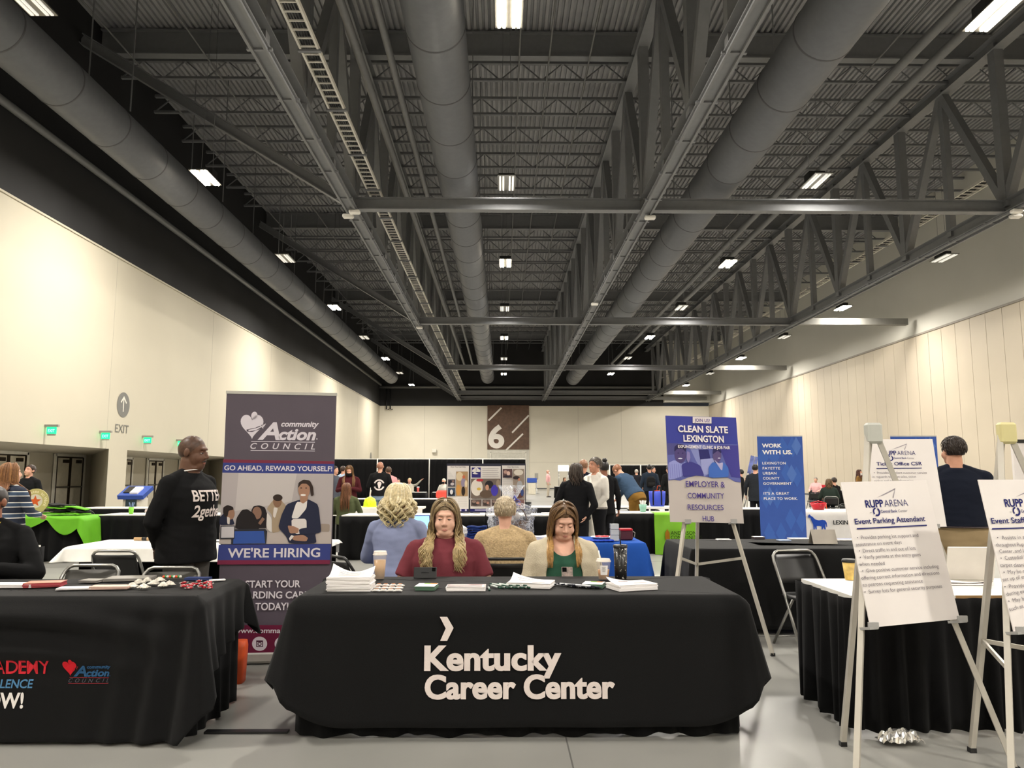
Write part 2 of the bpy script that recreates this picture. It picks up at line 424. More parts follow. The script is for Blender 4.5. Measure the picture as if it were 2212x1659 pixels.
# ------------------------------------------------------------------ roof
DECK = mat('dark grey roof deck', '929293', rough=.6, var=.1, vscale=2)
mb = MB(); prof = []; x = XL-3
while x < XR:
    prof += [(x, ZD), (x+.1, ZD), (x+.115, ZD+.09), (x+.185, ZD+.09)]; x += .2
mb.add([(p[0], YF, p[1]) for p in prof]+[(p[0], YB, p[1]) for p in prof], [(i, i+1, i+1+len(prof), i+len(prof)) for i in range(len(prof)-1)])
mb.box(((XL+XR)/2, (YF+YB)/2, ZD+.3), (XR-XL+6, YB-YF, .2))
struct(mb.build('ceiling', DECK))
BEAM = mat('grey painted beam', '727375', rough=.5, var=.05)
BEAMD = mat('dark painted joist', '707173', rough=.55)
Y1 = at(1200, 447, Z=EYE+8.45).y; DY = 18.1
nodes = [Y1+DY*k for k in range(-2, 5)]; nodes[-1] = min(nodes[-1], 83)
mb = MB()
mb.box(((XL+XR)/2, 0, 14.75+EYE), (XR-XL, .14, .1)); mb.box(((XL+XR)/2, 0, 14.1+EYE), (XR-XL, .12, .09))
x = XL; up = True
while x < XR-.6:
    z0, z1 = (14.1, 14.75) if up else (14.75, 14.1)
    mb.bar((x, 0, z0+EYE), (x+.75, 0, z1+EYE), .04, .04); x += .75; up = not up
j0 = mb.build('ceiling_joist', BEAMD); lab = 'open web steel joist running across the hall under the roof deck'
tag(j0, lab, 'joist', 'open web ceiling joists'); first = True
y = nodes[0]-DY/7
while y < YB:
    if all(abs(y-n) > .4 for n in nodes):
        o = j0 if first else j0.copy()
        if not first: COL.objects.link(o)
        first = False; o.location = (0, y, 0)
    y += DY/7
mb = MB(); X0, X1_ = XL, XR; L = X1_-X0; c = (X0+X1_)/2
mb.box((c, 0, 0), (L, .32, .05)); mb.box((c, 0, .85), (L, .32, .05)); mb.box((c, 0, .42), (L, .04, .82))
g0 = mb.build('roof_girder', BEAM); tag(g0, 'deep grey roof girder spanning the hall across the trusses', 'girder', 'roof girders')
for i, n in enumerate(nodes[1:-1]):
    o = g0 if i == 0 else g0.copy()
    if i: COL.objects.link(o)
    o.location = (0, n+1.2, 14.15+EYE)
def ibeam(mb, p0, p1, wd, ht, tf=.03):
    p0, p1 = Vector(p0), Vector(p1); d = (p1-p0).normalized(); r = d.cross(Vector((0, 0, 1))).normalized(); u = r.cross(d)
    mb.bar(p0+u*(ht/2), p1+u*(ht/2), wd, tf); mb.bar(p0-u*(ht/2), p1-u*(ht/2), wd, tf); mb.bar(p0, p1, .03, ht)
ZC = EYE+8.5; ZT = EYE+14.0
def truss():
    t = thing('roof_truss', 'x', 'truss')
    mb = MB(); ibeam(mb, (0, YF, ZC), (0, YB-.2, ZC), .42, .4); mb.box((.14, 34, ZC-.26), (.06, 99.5, .06)); mb.box((-.14, 34, ZC-.26), (.06, 99.5, .06))
    y = -14
    while y < 83: mb.box((0, y, ZC-.23), (.5, .08, .05)); y += 2.0
    mb.build('bottom_chord', BEAM, t)
    mb = MB(); ibeam(mb, (0, YF, ZT), (0, YB-.2, ZT), .4, .4); mb.build('top_chord', BEAM, t)
    y = Y1-6*DY/3
    while y < YB-1:
        if y > YF+1:
            mb = MB(); ibeam(mb, (0, y, ZC), (0.001, y, ZT), .3, .3) if False else mb.box((0, y, (ZC+ZT)/2), (.3, .34, ZT-ZC)); mb.build('vertical', BEAM, t)
        for sg_ in (-1, 1):
            yy = y+sg_*DY/6
            if YF < yy < YB and YF < y: MB().bar((0, y, ZC+.1), (0, yy, ZT-.1), .26, .26, up=(1, 0, 0)).build('diagonal', BEAM, t)
        yy = y+DY/6
        if YF < yy < YB-.5: MB().box((0, yy, (ZC+ZT)/2), (.22, .26, ZT-ZC)).build('vertical', BEAM, t)
        y += DY/3
    return t
t0 = truss(); t0.location.x = -4.75; t0['label'] = 'long grey roof truss with cable ladder beside it, left of the middle duct'
for x, lb in ((4.55, 'long grey roof truss between the middle duct and the right duct'), (16.1, 'long grey roof truss with tall V braces nearest the panelled right wall')):
    t = copy_tree(t0); t.location.x = x; t['label'] = lb
for o in [o for o in COL.objects if o.name.startswith('roof_truss')]: o['group'] = 'long roof trusses'
for i, n in enumerate(nodes[1:]):
    lb = 'behind the camera' if n < 0 else ['', 'nearest in view' if False else 'out over the camera', 'nearest in the photo', 'second from the camera', 'third from the camera', 'last before the back wall'][min(i+0, 5)]
    mb = MB(); ibeam(mb, (-4.6, n, ZC), (16, n, ZC), .3, .36); o = mb.build('cross_beam', BEAM)
    tag(o, 'grey cross beam between the trusses, '+lb, 'beam', 'cross beams')
    mb = MB(); mb.box(((16.3+22.5)/2, n, ZC), (6.2, .3, .36)); o = mb.build('stub_beam', mat('pale grey beam', '706f6a', rough=.5))
    tag(o, 'pale beam from right truss to panelled wall, '+lb, 'beam', 'stub beams')
    mb = MB(); ibeam(mb, (-4.9, n, ZC+.1), (XL, n, ZT), .26, .3); o = mb.build('brace_beam', BEAM)
    tag(o, 'slanted brace from left truss to left wall top, '+lb, 'beam', 'slanted braces')
def duct(x, zr, r, y0, y1, lb):
    t = thing('air_duct', lb, 'duct', (x, 0, EYE+zr), 0, 'round air ducts')
    mb = MB(); mb.tube([(0, y0, 0), (0, y1-.25, 0), (0, y1-.08, 0), (0, y1, 0)], [r, r, r*.93, r*.8], 40); mb.build('pipe', mat('grey painted duct', '66686c', rough=.42, var=.05), t)
    y = y0+1; k = 0
    while y < y1-.5:
        MB().tube([(0, y-.025, 0), (0, y-.02, 0), (0, y+.02, 0), (0, y+.025, 0)], [r, r+.014, r+.014, r], 40, caps=False).build('joint_ring', mat('duct seam grey', '4d4e50', rough=.5), t)
        if k % 3 == 0:
            mb = MB(); mb.box((r*.95, y, (ZD-EYE-zr)/2+.2), (.03, .03, ZD-EYE-zr-.4)); mb.box((-r*.95, y, (ZD-EYE-zr)/2+.2), (.03, .03, ZD-EYE-zr-.4)); mb.build('hanger', BEAMD, t)
        y += 2.35; k += 1
duct(-11.0, 9.7, .64, YF, 75, 'fat round grey air duct along the left wall')
duct(-1.48, 9.8, .66, YF, 75.5, 'fat round grey air duct running down the middle of the ceiling')
duct(7.07, 9.7, .69, YF, 75.5, 'fat round grey air duct right of the middle truss')
def pipe(nm, pts, r, lb, grp=None):
    tag(MB().tube(pts, r, 12).build(nm, mat('grey painted pipe', '6b6b6a', rough=.4)), lb, 'pipe', grp)
pipe('ceiling_pipe', [(-3.45, YF, EYE+10), (-3.45, 70, EYE+10), (-3.3, 71.2, EYE+10), (6, 71.4, EYE+10)], .1, 'long grey water pipe nearest the left truss')
pipe('ceiling_pipe', [(-2.7, YF, EYE+10), (-2.7, 68, EYE+10), (-2.5, 69, EYE+10), (6, 69.2, EYE+10)], .09, 'long grey water pipe beside the middle duct')
pipe('ceiling_pipe', [(11.1, YF, EYE+10.6), (11.1, 72, EYE+10.6), (11.6, 73, EYE+10.4), (14, 73.4, EYE+10.4)], .13, 'outer of two long pipes above the right lamp row')
pipe('ceiling_pipe', [(10.35, YF, EYE+10.6), (10.35, 71, EYE+10.6), (11, 72, EYE+10.2)], .13, 'inner of two long pipes above the right lamp row')
pipe('wall_conduit', [(XL+.25, YF, EYE+9.94), (XL+.25, YB-1, EYE+9.94)], .12, 'long grey conduit along the black upper left wall')
pipe('wall_conduit', [(XL, YB-.5, EYE+9.75), (17, YB-.5, EYE+9.75)], .14, 'grey conduit across the black upper back wall')
for x in (-12.4, -9.9, -8.2, -6.3, .55, 1.55, 2.9, 6.0, 9.0, 12.6, 14.4):
    tag(MB().tube([(x, YF, EYE+13.9), (x, YB-1, EYE+13.9)], .03, 6).build('sprinkler_pipe', mat('grey painted pipe', '6b6b6a')), 'thin sprinkler pipe running the length of the roof under the joists', 'pipe', 'thin sprinkler pipes')
def ladder_tray(x, zr, wd, lb):
    t = thing('cable_tray', lb, 'cable tray', (x, 0, EYE+zr)); CR = mat('cream painted tray', 'd0ccc2', rough=.5)
    for sg_ in (-1, 1): MB().box((sg_*wd/2, (YF+80)/2, 0), (.045, 80-YF, .1)).build('rail', CR, t)
    mb = MB(); y = YF
    while y < 80: mb.box((0, y, -.02), (wd, .035, .03)); y += .3
    tag(mb.build('rungs', CR, t), kind='stuff')
    mb = MB(); rr = random.Random(3)
    for k in range(6): mb.tube([(-wd/2+.04+k*wd/7+rr.uniform(-.01, .01), y_, .02+rr.uniform(0, .02)) for y_ in range(-16, 80, 4)], .018, 6)
    tag(mb.build('cables', PLASTIC_BLACK, t), 'dark cables lying in the tray')
    y = 2.0
    while y < 80: MB().box((0, y, -.06), (wd+.12, .08, .05)).build('bracket', BEAMD, t); y += 2.6
ladder_tray(-4.05, 8.9, .36, 'cream ladder cable tray along the left truss')
ladder_tray(17.2, 10.4, .45, 'cream ladder cable tray beyond the right truss')
# ------------------------------------------------------------------ high bay lamps
GLOW = mat('lit lamp tube', 'fff3dc', emit=60, var=0)
UNLIT_GLOW = mat('unlit lamp tube', 'e9e6dd', emit=.55, var=0)  # faint glow added so the unlit tubes read white
LBOX = mat('black lamp housing', '202021', rough=.5)
RUNITS = {}
ORD = ['first', 'second', 'third', 'fourth', 'fifth', 'sixth', 'seventh', 'eighth', 'ninth', 'tenth', 'eleventh']
def lamp_fixture(x, y, zr, lit, label, group):
    key = lit
    if key in RUNITS:
        t = copy_tree(RUNITS[key])
    else:
        t = thing('high_bay_lamp', label, 'lamp')
        mb = MB(); mb.box((0, .0, .16), (.5, .42, .26)); mb.build('housing', LBOX, t)
        mb = MB(); mb.box((0, -.1, .02), (.56, 1.25, .03)); tag(mb.build('reflector', mat('lamp reflector', '77756f', rough=.3, metal=.6), t))
        for k in (-.2, -.1, .1, .2): MB().box((k, -.1, -.01), (.055, 1.15, .03)).build('tube', GLOW if lit else UNLIT_GLOW, t)
        mb = MB()
        for sg_ in (-1, 1): mb.tube([(sg_*.18, .0, .28), (sg_*.1, 0, ZD-EYE-zr+.02)], .008, 5)
        mb.build('hanging_wire', BEAMD, t)
        RUNITS[key] = t
    t.location = (x, y, EYE+zr); t['label'] = label; t['group'] = group
    if True:
        ln_ = 'high bay light' if lit else 'high bay added fill light'  # unlit fixtures carry an added fill light
        ld = bpy.data.lights.get(ln_) or bpy.data.lights.new(ln_, 'AREA')
        ld.shape = 'RECTANGLE'; ld.size = .5; ld.size_y = 1.15; ld.energy = LAMP_WATTS if lit else FILL_WATTS; ld.color = LAMP_TINT; ld.spread = rad(172)
        lo = bpy.data.objects.new('lamp_light', ld); COL.objects.link(lo); lo.parent = t; lo.location = (0, -.1, -.06)
rows = [(.12, 9.2, [-13, -4, 5.1, 14.2, 23.2, 32.3, 41.4, 50.4, 59.5, 68.5], (14.2, 32.3, 50.4, 68.5, -4), 'in the middle ceiling row'),
        (-9.25, 9.2, [-13, -4, 4.8, 13.9, 22.9, 31.7, 41.2, 50.3, 59.6, 68, 76.9], (4.8, 22.9, 41.2, 59.6, 76.9, -13), 'in the row along the left duct'),
        (9.85, 9.2, [-13, -4, 5.1, 14.2, 22.9, 32.3, 41, 50, 59, 68.3], (14.2, 32.3, 50, 68.3, -4), 'in the row right of the right duct'),
        (18.8, 9.2, [-13, -4, 4.8, 13.9, 22.9, 31.3, 41, 49.8, 59, 68, 77], (4.8, 22.9, 41, 59, 77, -13), 'in the row by the panelled wall')]
for x, zr, ys, lit, lb in rows:
    vis = [y for y in ys if y > 0]
    for y in ys:
        on = y in lit
        pos = ORD[vis.index(y)]+' from the camera' if y > 0 else ('just behind the camera' if y > -8 else 'far behind the camera')
        lamp_fixture(x, y, zr, on, ('lit' if on else 'unlit')+' lamp '+lb+', '+pos, 'high bay ceiling lamps')
# small white emergency lights on the trusses
for i, (u, v, zr, lb) in enumerate(((790, 458, 8.25, 'on the left truss at the nearest cross beam'), (757, 467, 8.1, 'on the left edge of the left truss'), (1391, 470, 8.1, 'on the middle truss near the first beam'),
        (1287, 657, 8.1, 'on the middle truss before the second beam'), (918, 708, 8.1, 'on the left truss at the second beam'), (2166, 456, 8.1, 'on the right truss at top right'), (2133, 467, 8.1, 'second on the right truss'))):
    o = MB().box((0, 0, 0), (.34, .2, .12), bev=.03).build('emergency_light', mat('white plastic', 'e4e1da', rough=.4)); o.location = at(u, v, Z=EYE+8.16); o.location.x = min((-4.75, 4.55, 16.1), key=lambda c: abs(c-o.location.x))+(.14 if i % 2 == 0 else -.14)
    tag(o, 'small white emergency light box '+lb, 'emergency light', 'white emergency lights')
# ------------------------------------------------------------------ print helpers
import numpy as np
def homog(px, W, H):
    """picture coordinates of four sign corners (TL TR BR BL) to the sign's own metres"""
    dst = [(-W/2, H/2), (W/2, H/2), (W/2, -H/2), (-W/2, -H/2)]; A = []; B = []
    for (u, v), (x, z) in zip(px, dst):
        A.append([u, v, 1, 0, 0, 0, -x*u, -x*v]); B.append(x); A.append([0, 0, 0, u, v, 1, -z*u, -z*v]); B.append(z)
    h = np.linalg.solve(np.array(A, float), np.array(B, float))
    def f(u, v):
        d = h[6]*u+h[7]*v+1
        return (float((h[0]*u+h[1]*v+h[2])/d), float((h[3]*u+h[4]*v+h[5])/d))
    return f
class Print:
    def __init__(s, f, step=.0004): s.mb = MB(); s.m = []; s.f = f; s.y = -.0015; s.step = step
    def col(s, h):
        k = ink(h)
        if k not in s.m: s.m.append(k)
        s.mb.cur = s.m.index(k); s.y -= s.step; return s
    def sh(s, pts): shape(s.mb, [s.f(*p) for p in pts], s.y); return s
    def ch(s, pts):
        for _ in range(2):
            out = []
            for a, b in zip(pts, pts[1:]+pts[:1]): out += [(a[0]*.87+b[0]*.13, a[1]*.87+b[1]*.13), (a[0]*.13+b[0]*.87, a[1]*.13+b[1]*.87)]
            pts = out
        return s.sh(pts)
    def rc(s, u0, v0, u1, v1): return s.sh([(u0, v0), (u1, v0), (u1, v1), (u0, v1)])
    def el(s, u, v, ru, rv, rot=0, n=22):
        c, d = math.cos(rad(rot)), math.sin(rad(rot)); pts = []
        for k in range(n):
            a = 2*PI*k/n; p, q_ = ru*math.cos(a), rv*math.sin(a); pts.append((u+p*c-q_*d, v+p*d+q_*c))
        return s.sh(pts)
    def ln(s, u0, v0, u1, v1, wd):
        n = Vector((-(v1-v0), u1-u0)).normalized()*wd/2
        return s.sh([(u0-n.x, v0-n.y), (u1-n.x, v1-n.y), (u1+n.x, v1+n.y), (u0+n.x, v0+n.y)])
    def tx(s, body, u0, v0, u1, v1, cap, **k):
        """a line of lettering from the left end to the right end of its baseline, cap = height of capitals"""
        a = Vector(s.f(u0, v0)); b = Vector(s.f(u1, v1)); c = Vector(s.f(u0, v0-cap)); d = b-a
        vs_, fs = text_mesh(body, (c-a).length/.72, **k)
        x0 = min(p[0] for p in vs_); x1 = max(p[0] for p in vs_); kx = d.length/(x1-x0); ux = d.normalized(); uz = Vector((-ux.y, ux.x))
        s.mb.add([((a+ux*(p[0]-x0)*kx+uz*p[2]).x, s.y, (a+ux*(p[0]-x0)*kx+uz*p[2]).y) for p in vs_], fs); return s
    def build(s, name, parent): return s.mb.build(name, s.m, parent)
def heart(u, v, w_, h_):
    pts = []
    for k in range(40):
        a = 2*PI*k/40; x = 16*math.sin(a)**3; z = 13*math.cos(a)-5*math.cos(2*a)-2*math.cos(3*a)-math.cos(4*a)
        pts.append((u+x/32*w_, v-(z+2.5)/29*h_))
    return pts
def action_logo(pr, X, Y, k, heartc, wordc, councilc, linec):
    """heart figure hugging itself, community Action COUNCIL; (X, Y) top left, k scale; drawn on a 490 x 240 field"""
    P_ = lambda u, v: (X+u*k, Y+v*k)
    pr.col(heartc); pr.sh([P_(a, b) for a, b in heart(70, 92, 140, 150)]); pr.el(*P_(84, 22), 19*k, 24*k, 12)
    bg = pr.bg; pr.col(bg); pr.sh([P_(*p) for p in ((36, 108), (90, 96), (150, 70), (156, 76), (120, 104), (70, 122), (38, 120))]); pr.col(heartc)
    pr.sh([P_(*p) for p in ((46, 110), (96, 98), (138, 82), (128, 92), (92, 112), (52, 117))])
    for t in range(4): pr.ln(*P_(120, 92-t*4), *P_(154-t*5, 72+t*9), 5*k)
    pr.col(wordc); pr.tx('A', *P_(104, 166), *P_(245, 166), 106*k, bold=.03, shear=.25)
    pr.tx('ction', *P_(232, 166), *P_(462, 166), 70*k, bold=.035, shear=.25); pr.el(*P_(468, 160), 4*k, 4*k)
    pr.tx('community', *P_(248, 86), *P_(480, 86), 34*k, bold=.03, shear=.25)
    pr.col(linec); pr.ln(*P_(66, 180), *P_(456, 180), 4*k); pr.ln(*P_(62, 234), *P_(456, 234), 4*k)
    pr.col(councilc); pr.tx('COUNCIL', *P_(60, 224), *P_(456, 224), 36*k, bold=.012, shear=.25, space=1.9)
# ------------------------------------------------------------------ tables, skirts, cloths, chairs
LEGM = mat('grey table leg', '6d6d6c', rough=.4, metal=.6)
def table(x0, x1, y0, y1, label, z=.74, topm=None, group=None, rz=0):
    c = ((x0+x1)/2, (y0+y1)/2); w_, d_ = x1-x0, y1-y0
    t = thing('folding_table', label, 'table', (c[0], c[1], 0), rz, group)
    MB().box((0, 0, z-.02), (w_, d_, .04)).build('tabletop', topm or WHITE_TOP, t)
    for sx in (-1, 1):
        for sy in (-1, 1):
            MB().tube([(sx*(w_/2-.2), sy*(d_/2-.1), z-.04), (sx*(w_/2-.2), sy*(d_/2-.08), 0)], .016, 8).build('leg', LEGM, t)
    return t
def skirt(path, z1, z0, label, amp=.028, wl=.15, m=None, seed=0, closed=False, name='table_skirt', cat='table skirt', rows=7, per=9, group=None):
    pts = [Vector((p[0], p[1], 0)) for p in path]
    segs = []; tot = 0
    for a, b in zip(pts, pts[1:]): segs.append((tot, (b-a).length, a, b)); tot += (b-a).length
    rr = random.Random(seed); ph = [rr.uniform(0, 6) for _ in range(4)]
    def fn(i, j):
        s_ = min(i*tot, tot-1e-6)
        for st, ln_, a, b in segs:
            if st <= s_ <= st+ln_+1e-6: break
        d = (b-a).normalized(); n = Vector((d.y, -d.x, 0)); p = a+d*(s_-st)
        # soften the corner
        e = min(s_-st, st+ln_-s_)
        k = 2*PI*s_/wl
        o = math.sin(k+.8*math.sin(k*.23+ph[0]))+.5*math.sin(k*.47+ph[1])+.3*math.sin(k*1.7+ph[2]+j)
        o *= amp*(.22+.78*j)*(1 if e > .03 else .4)
        return p+n*(amp*1.3+o)+Vector((0, 0, z1+(z0-z1)*j+.008*j*math.sin(k*.5+ph[3])))
    nu = max(12, int(tot/wl*per))
    ob = MB().grid(fn, nu, rows).build(name, m or BLACK_SKIRT, solid=.004)
    return tag(ob, label, cat, group)
def drape(x0, x1, y0, y1, z, fn, name, label, m, cat='tablecloth', n=40, rows=18, group=None, solid=.003):
    """a cloth over a table: fn(side, q, t) gives outward push and drop length for side F R B L and corner arcs"""
    per = []
    def add(side, a, b, k):
        for i in range(k): per.append((side, i/k, a[0]+(b[0]-a[0])*i/k, a[1]+(b[1]-a[1])*i/k))
    cs_ = {'F': ((x0, y0), (x1, y0), (0, -1)), 'R': ((x1, y0), (x1, y1), (1, 0)), 'B': ((x1, y1), (x0, y1), (0, 1)), 'L': ((x0, y1), (x0, y0), (-1, 0))}
    order = ['F', 'R', 'B', 'L']; ring = []
    for i, sd in enumerate(order):
        a, b, nn = cs_[sd]; k = n if sd in 'FB' else n//2
        for j in range(k+1): ring.append((sd, j/k, Vector((a[0]+(b[0]-a[0])*j/k, a[1]+(b[1]-a[1])*j/k, z)), Vector((*nn, 0))))
        n2 = cs_[order[(i+1) % 4]][2]
        for j in range(1, 7):
            t_ = j/7; ring.append(('c'+sd, t_, Vector((*b, z)), (Vector((*nn, 0))*math.cos(t_*PI/2)+Vector((*n2, 0))*math.sin(t_*PI/2)).normalized()))
    N = len(ring); cx, cy = (x0+x1)/2, (y0+y1)/2; vs_ = []
    for j in (.4, .8, 1.0):
        for sd, q_, p, nn in ring: vs_.append(Vector((cx, cy, z+.004)).lerp(p+Vector((0, 0, .004)), j) if j < 1 else p+Vector((0, 0, .004)))
    for j in range(rows+1):
        t_ = j/rows
        for sd, q_, p, nn in ring:
            off, dr = fn(sd, q_, t_); r = .012
            vs_.append(p+nn*(r+off)+Vector((0, 0, -.002-(dr)*t_)))
    R_ = 3+rows+1
    fs = [(j*N+i, j*N+(i+1) % N, (j+1)*N+(i+1) % N, (j+1)*N+i) for j in range(R_-1) for i in range(N)]
    mb = MB(); mb.add(vs_, fs+[tuple(range(N))], True)
    for i in range(2*N): mb.sm[i] = False
    mb.sm[-1] = False
    ob = mb.build(name, m, solid=solid)
    return tag(ob, label, cat, group)
_CH = {}
def chair(x, y, rz, label, fm=None, pm=None, group='folding chairs', back_h=.78):
    fm = fm or BLACK_METAL; pm = pm or mat('black vinyl seat', '1c1c1d', rough=.45)
    key = (fm.name, pm.name)
    if key in _CH:
        t = copy_tree(_CH[key])
    else:
        t = thing('folding_chair', label, 'chair')
        pts = [(-.215, -.27, 0), (-.205, -.02, .42), (-.2, .17, .70)]+[(-.2+.07*(1-math.cos(a)), .17+.03*math.sin(a)+.01, .70+.08*math.sin(a)) for a in (.5, 1.0, 1.5)]
        pts += [(-p[0], p[1], p[2]) for p in reversed(pts)]
        MB().tube(pts, .0125, 8).build('frame', fm, t)
        for sx in (-1, 1): MB().tube([(sx*.185, .26, 0), (sx*.185, -.1, .42)], .011, 8).build('rear_leg', fm, t)
        MB().tube([(-.185, .2, .07), (.185, .2, .07)], .008, 6).build('cross_bar', fm, t)
        MB().tube([(-.21, -.2, .12), (.21, -.2, .12)], .008, 6).build('cross_bar', fm, t)
        MB().grid(lambda i, j: (-.185+.37*i, .1+.11*j+.035*(1-(2*i-1)**2), .52+.225*j), 10, 5).build('back_panel', pm, t, solid=.012)
        mb = MB(); mb.rings([(.415, 0, -.06, .18, .175), (.43, 0, -.06, .2, .2), (.445, 0, -.06, .19, .19)], 24, 4); mb.build('seat', pm, t)
        _CH[key] = t
    t.location = (x, y, 0); t.rotation_euler = (0, 0, rz); t['label'] = label; t['group'] = group
    return t
# ------------------------------------------------------------------ the middle table and its printed cloth
MX0, MX1, MY0, MY1 = -1.125, 1.325, 4.37, 5.14
table(MX0+.01, MX1-.01, MY0+.01, MY1-.01, 'folding table under the black cloth printed Kentucky Career Center', .75)
skirt([(MX0+.02, MY1), (MX0+.02, MY0+.03), (MX1-.02, MY0+.03), (MX1-.02, MY1)], .72, .005, 'black pleated skirt under the cloth printed Kentucky Career Center', amp=.019, wl=.17, seed=4, rows=8)
def f_main(sd, q_, t_):
    r = .04*min(1, t_*12)
    if sd == 'F':
        e = min(q_, 1-q_); k = max(0, 1-e/.12)
        return r+.02*t_+.02*k*k*t_+.005*math.sin(q_*21)*t_, .683-.09*k**2.2
    if sd in ('cF', 'cL'):
        c = math.sin(q_*PI); d = q_ if sd == 'cF' else 1-q_; g = .075 if sd == 'cL' else .06
        return r+t_**1.1*(.02+.05*c+g*d)+.02*math.sin(d*9)*t_, .61-.17*min(1, d*1.6)
    if sd in ('R', 'L'):
        d = q_ if sd == 'R' else 1-q_; g = .075 if sd == 'L' else .06
        return r+t_*((g-.01)*math.exp(-d*6)+.02+.018*math.sin(d*17)), .44+.06*math.exp(-d*9)-.06*d
    return r+.03*t_, .07
mcl = drape(MX0, MX1, MY0, MY1, .754, f_main, 'tablecloth', 'black cloth printed in white with Kentucky Career Center on the middle front table', BLACK_CLOTH, n=60)
def kcc():
    Y = MY0-.07
    p = lambda u, v: at(u, v, Y=Y); mb = MB()
    for body, u0, u1, vb, vt in (('Kentucky', 917, 1212, 1447, 1394), ('Career Center', 918, 1328, 1508, 1457)):
        a, b, c = p(u0, vb), p(u1, vb), p(u0, vt); vs_, fs = text_mesh(body, (c.z-a.z)/.72, bold=.03, space=1.02)
        x0 = min(q_[0] for q_ in vs_); x1 = max(q_[0] for q_ in vs_); k = (b.x-a.x)/(x1-x0)
        for di, dx in enumerate((-.0022, 0, .0022)): mb.add([(a.x+dx+(q_[0]-x0)*k, MY0-.0615-.0003*di-.02*((.75-(a.z+q_[2]))/.7), a.z+q_[2]) for q_ in vs_], fs)
    lk = mb; mb = MB(); c = [p(*q_) for q_ in ((950, 1332), (966, 1332), (980, 1356), (966, 1384), (951, 1384), (963, 1357))]
    mb.add([(q_.x, MY0-.075, q_.z) for q_ in c], [(0, 1, 2, 5), (5, 2, 3, 4)])
    wp = mat('white cloth print', 'd9cdc8', rough=.8, bump=.2); tag(lk.build('lettering', wp, mcl), 'white words Kentucky Career Center'); tag(mb.build('chevron_logo', wp, mcl), 'white chevron mark')
kcc()
# ------------------------------------------------------------------ the left table, its throw
LX0, LX1, LY0, LY1 = -4.15, -1.70, 4.36, 5.04
table(LX0, LX1-.01, LY0+.01, LY1, 'folding table under the black academy cloth at far left', .75)
skirt([(LX0, LY1), (LX0, LY0+.03), (LX1-.02, LY0+.03), (LX1-.02, LY1)], .72, .005, 'black pleated skirt under the academy cloth at far left', amp=.02, wl=.16, seed=9, rows=8)
def lfront(x, z):
    """how far the left cloth's front bellies out at x, height z"""
    t_ = max(0, min(1, (.754-z)/.74)); xr = (x-LX1)
    sag = z+.16*(x+2.75)**2
    a = .034*math.sin(2*PI*(sag-.05)/.19)*math.exp(-((t_-.25)/.28)**2)*(1 if xr < -.75 else max(0, (-xr)/.75))
    k = max(0, 1+xr/.62)
    v = .035*math.sin((xr)*34+2.0*t_)*k*t_**.7
    return .04*min(1, t_*12)+.05*t_+a*min(1, t_*8)+v+.03*k*t_
def f_left(sd, q_, t_):
    if sd == 'F':
        x = LX0+(LX1-LX0)*q_; return lfront(x, .754-.735*t_), .735-.0*q_
    if sd == 'cF': return .04*min(1, t_*12)+.07*t_+.07*math.sin(q_*PI)*t_+.03*math.sin(q_*13)*t_, .72-.22*q_+.12*math.sin(q_*PI*1.0)*(q_ > .0)*0-.1*q_*q_
    if sd == 'R': return .04*min(1, t_*12)+.06*t_*math.exp(-q_*3)+.022*math.sin(q_*24)*t_, .40-.14*q_
    if sd == 'cR': return .04*min(1, t_*12)+.05*t_+.06*math.sin(q_*PI)*t_, .26+.10*math.sin(q_*PI)
    return .04*min(1, t_*12)+.03*t_, .1
lcl = drape(LX0, LX1, LY0, LY1, .754, f_left, 'tablecloth', 'black cloth with swag folds and red academy lettering on the far left table', BLACK_CLOTH, n=110, rows=30)
def left_print():
    ident = lambda u, v: (at(u, v, Y=LY0-.11).x, at(u, v, Y=LY0-.11).z)
    pr = Print(ident); pr.bg = '1c1c1d'
    pr.col('c32a35').tx('ACADEMY', -75, 1459, 98, 1459, 30, bold=.012)
    pr.col('4f7fa8').tx('EXCELLENCE', -75, 1488, 65, 1488, 18, bold=.02)
    pr.col('e9e4e0').tx('NOW!', -66, 1531, 45, 1531, 33, bold=.03)
    action_logo(pr, 128, 1427, .222, 'c4202c', '2d567d', '4b4b55', '8a2c35')
    for i, p in enumerate(pr.mb.v): pr.mb.v[i] = Vector((p.x, LY0-.012-lfront(p.x, p.z)-.004+(p.y+.0015)*.4, p.z))
    tag(pr.build('lettering', lcl), 'red ACADEMY, blue EXCELLENCE, white NOW! and heart logo print')
left_print()
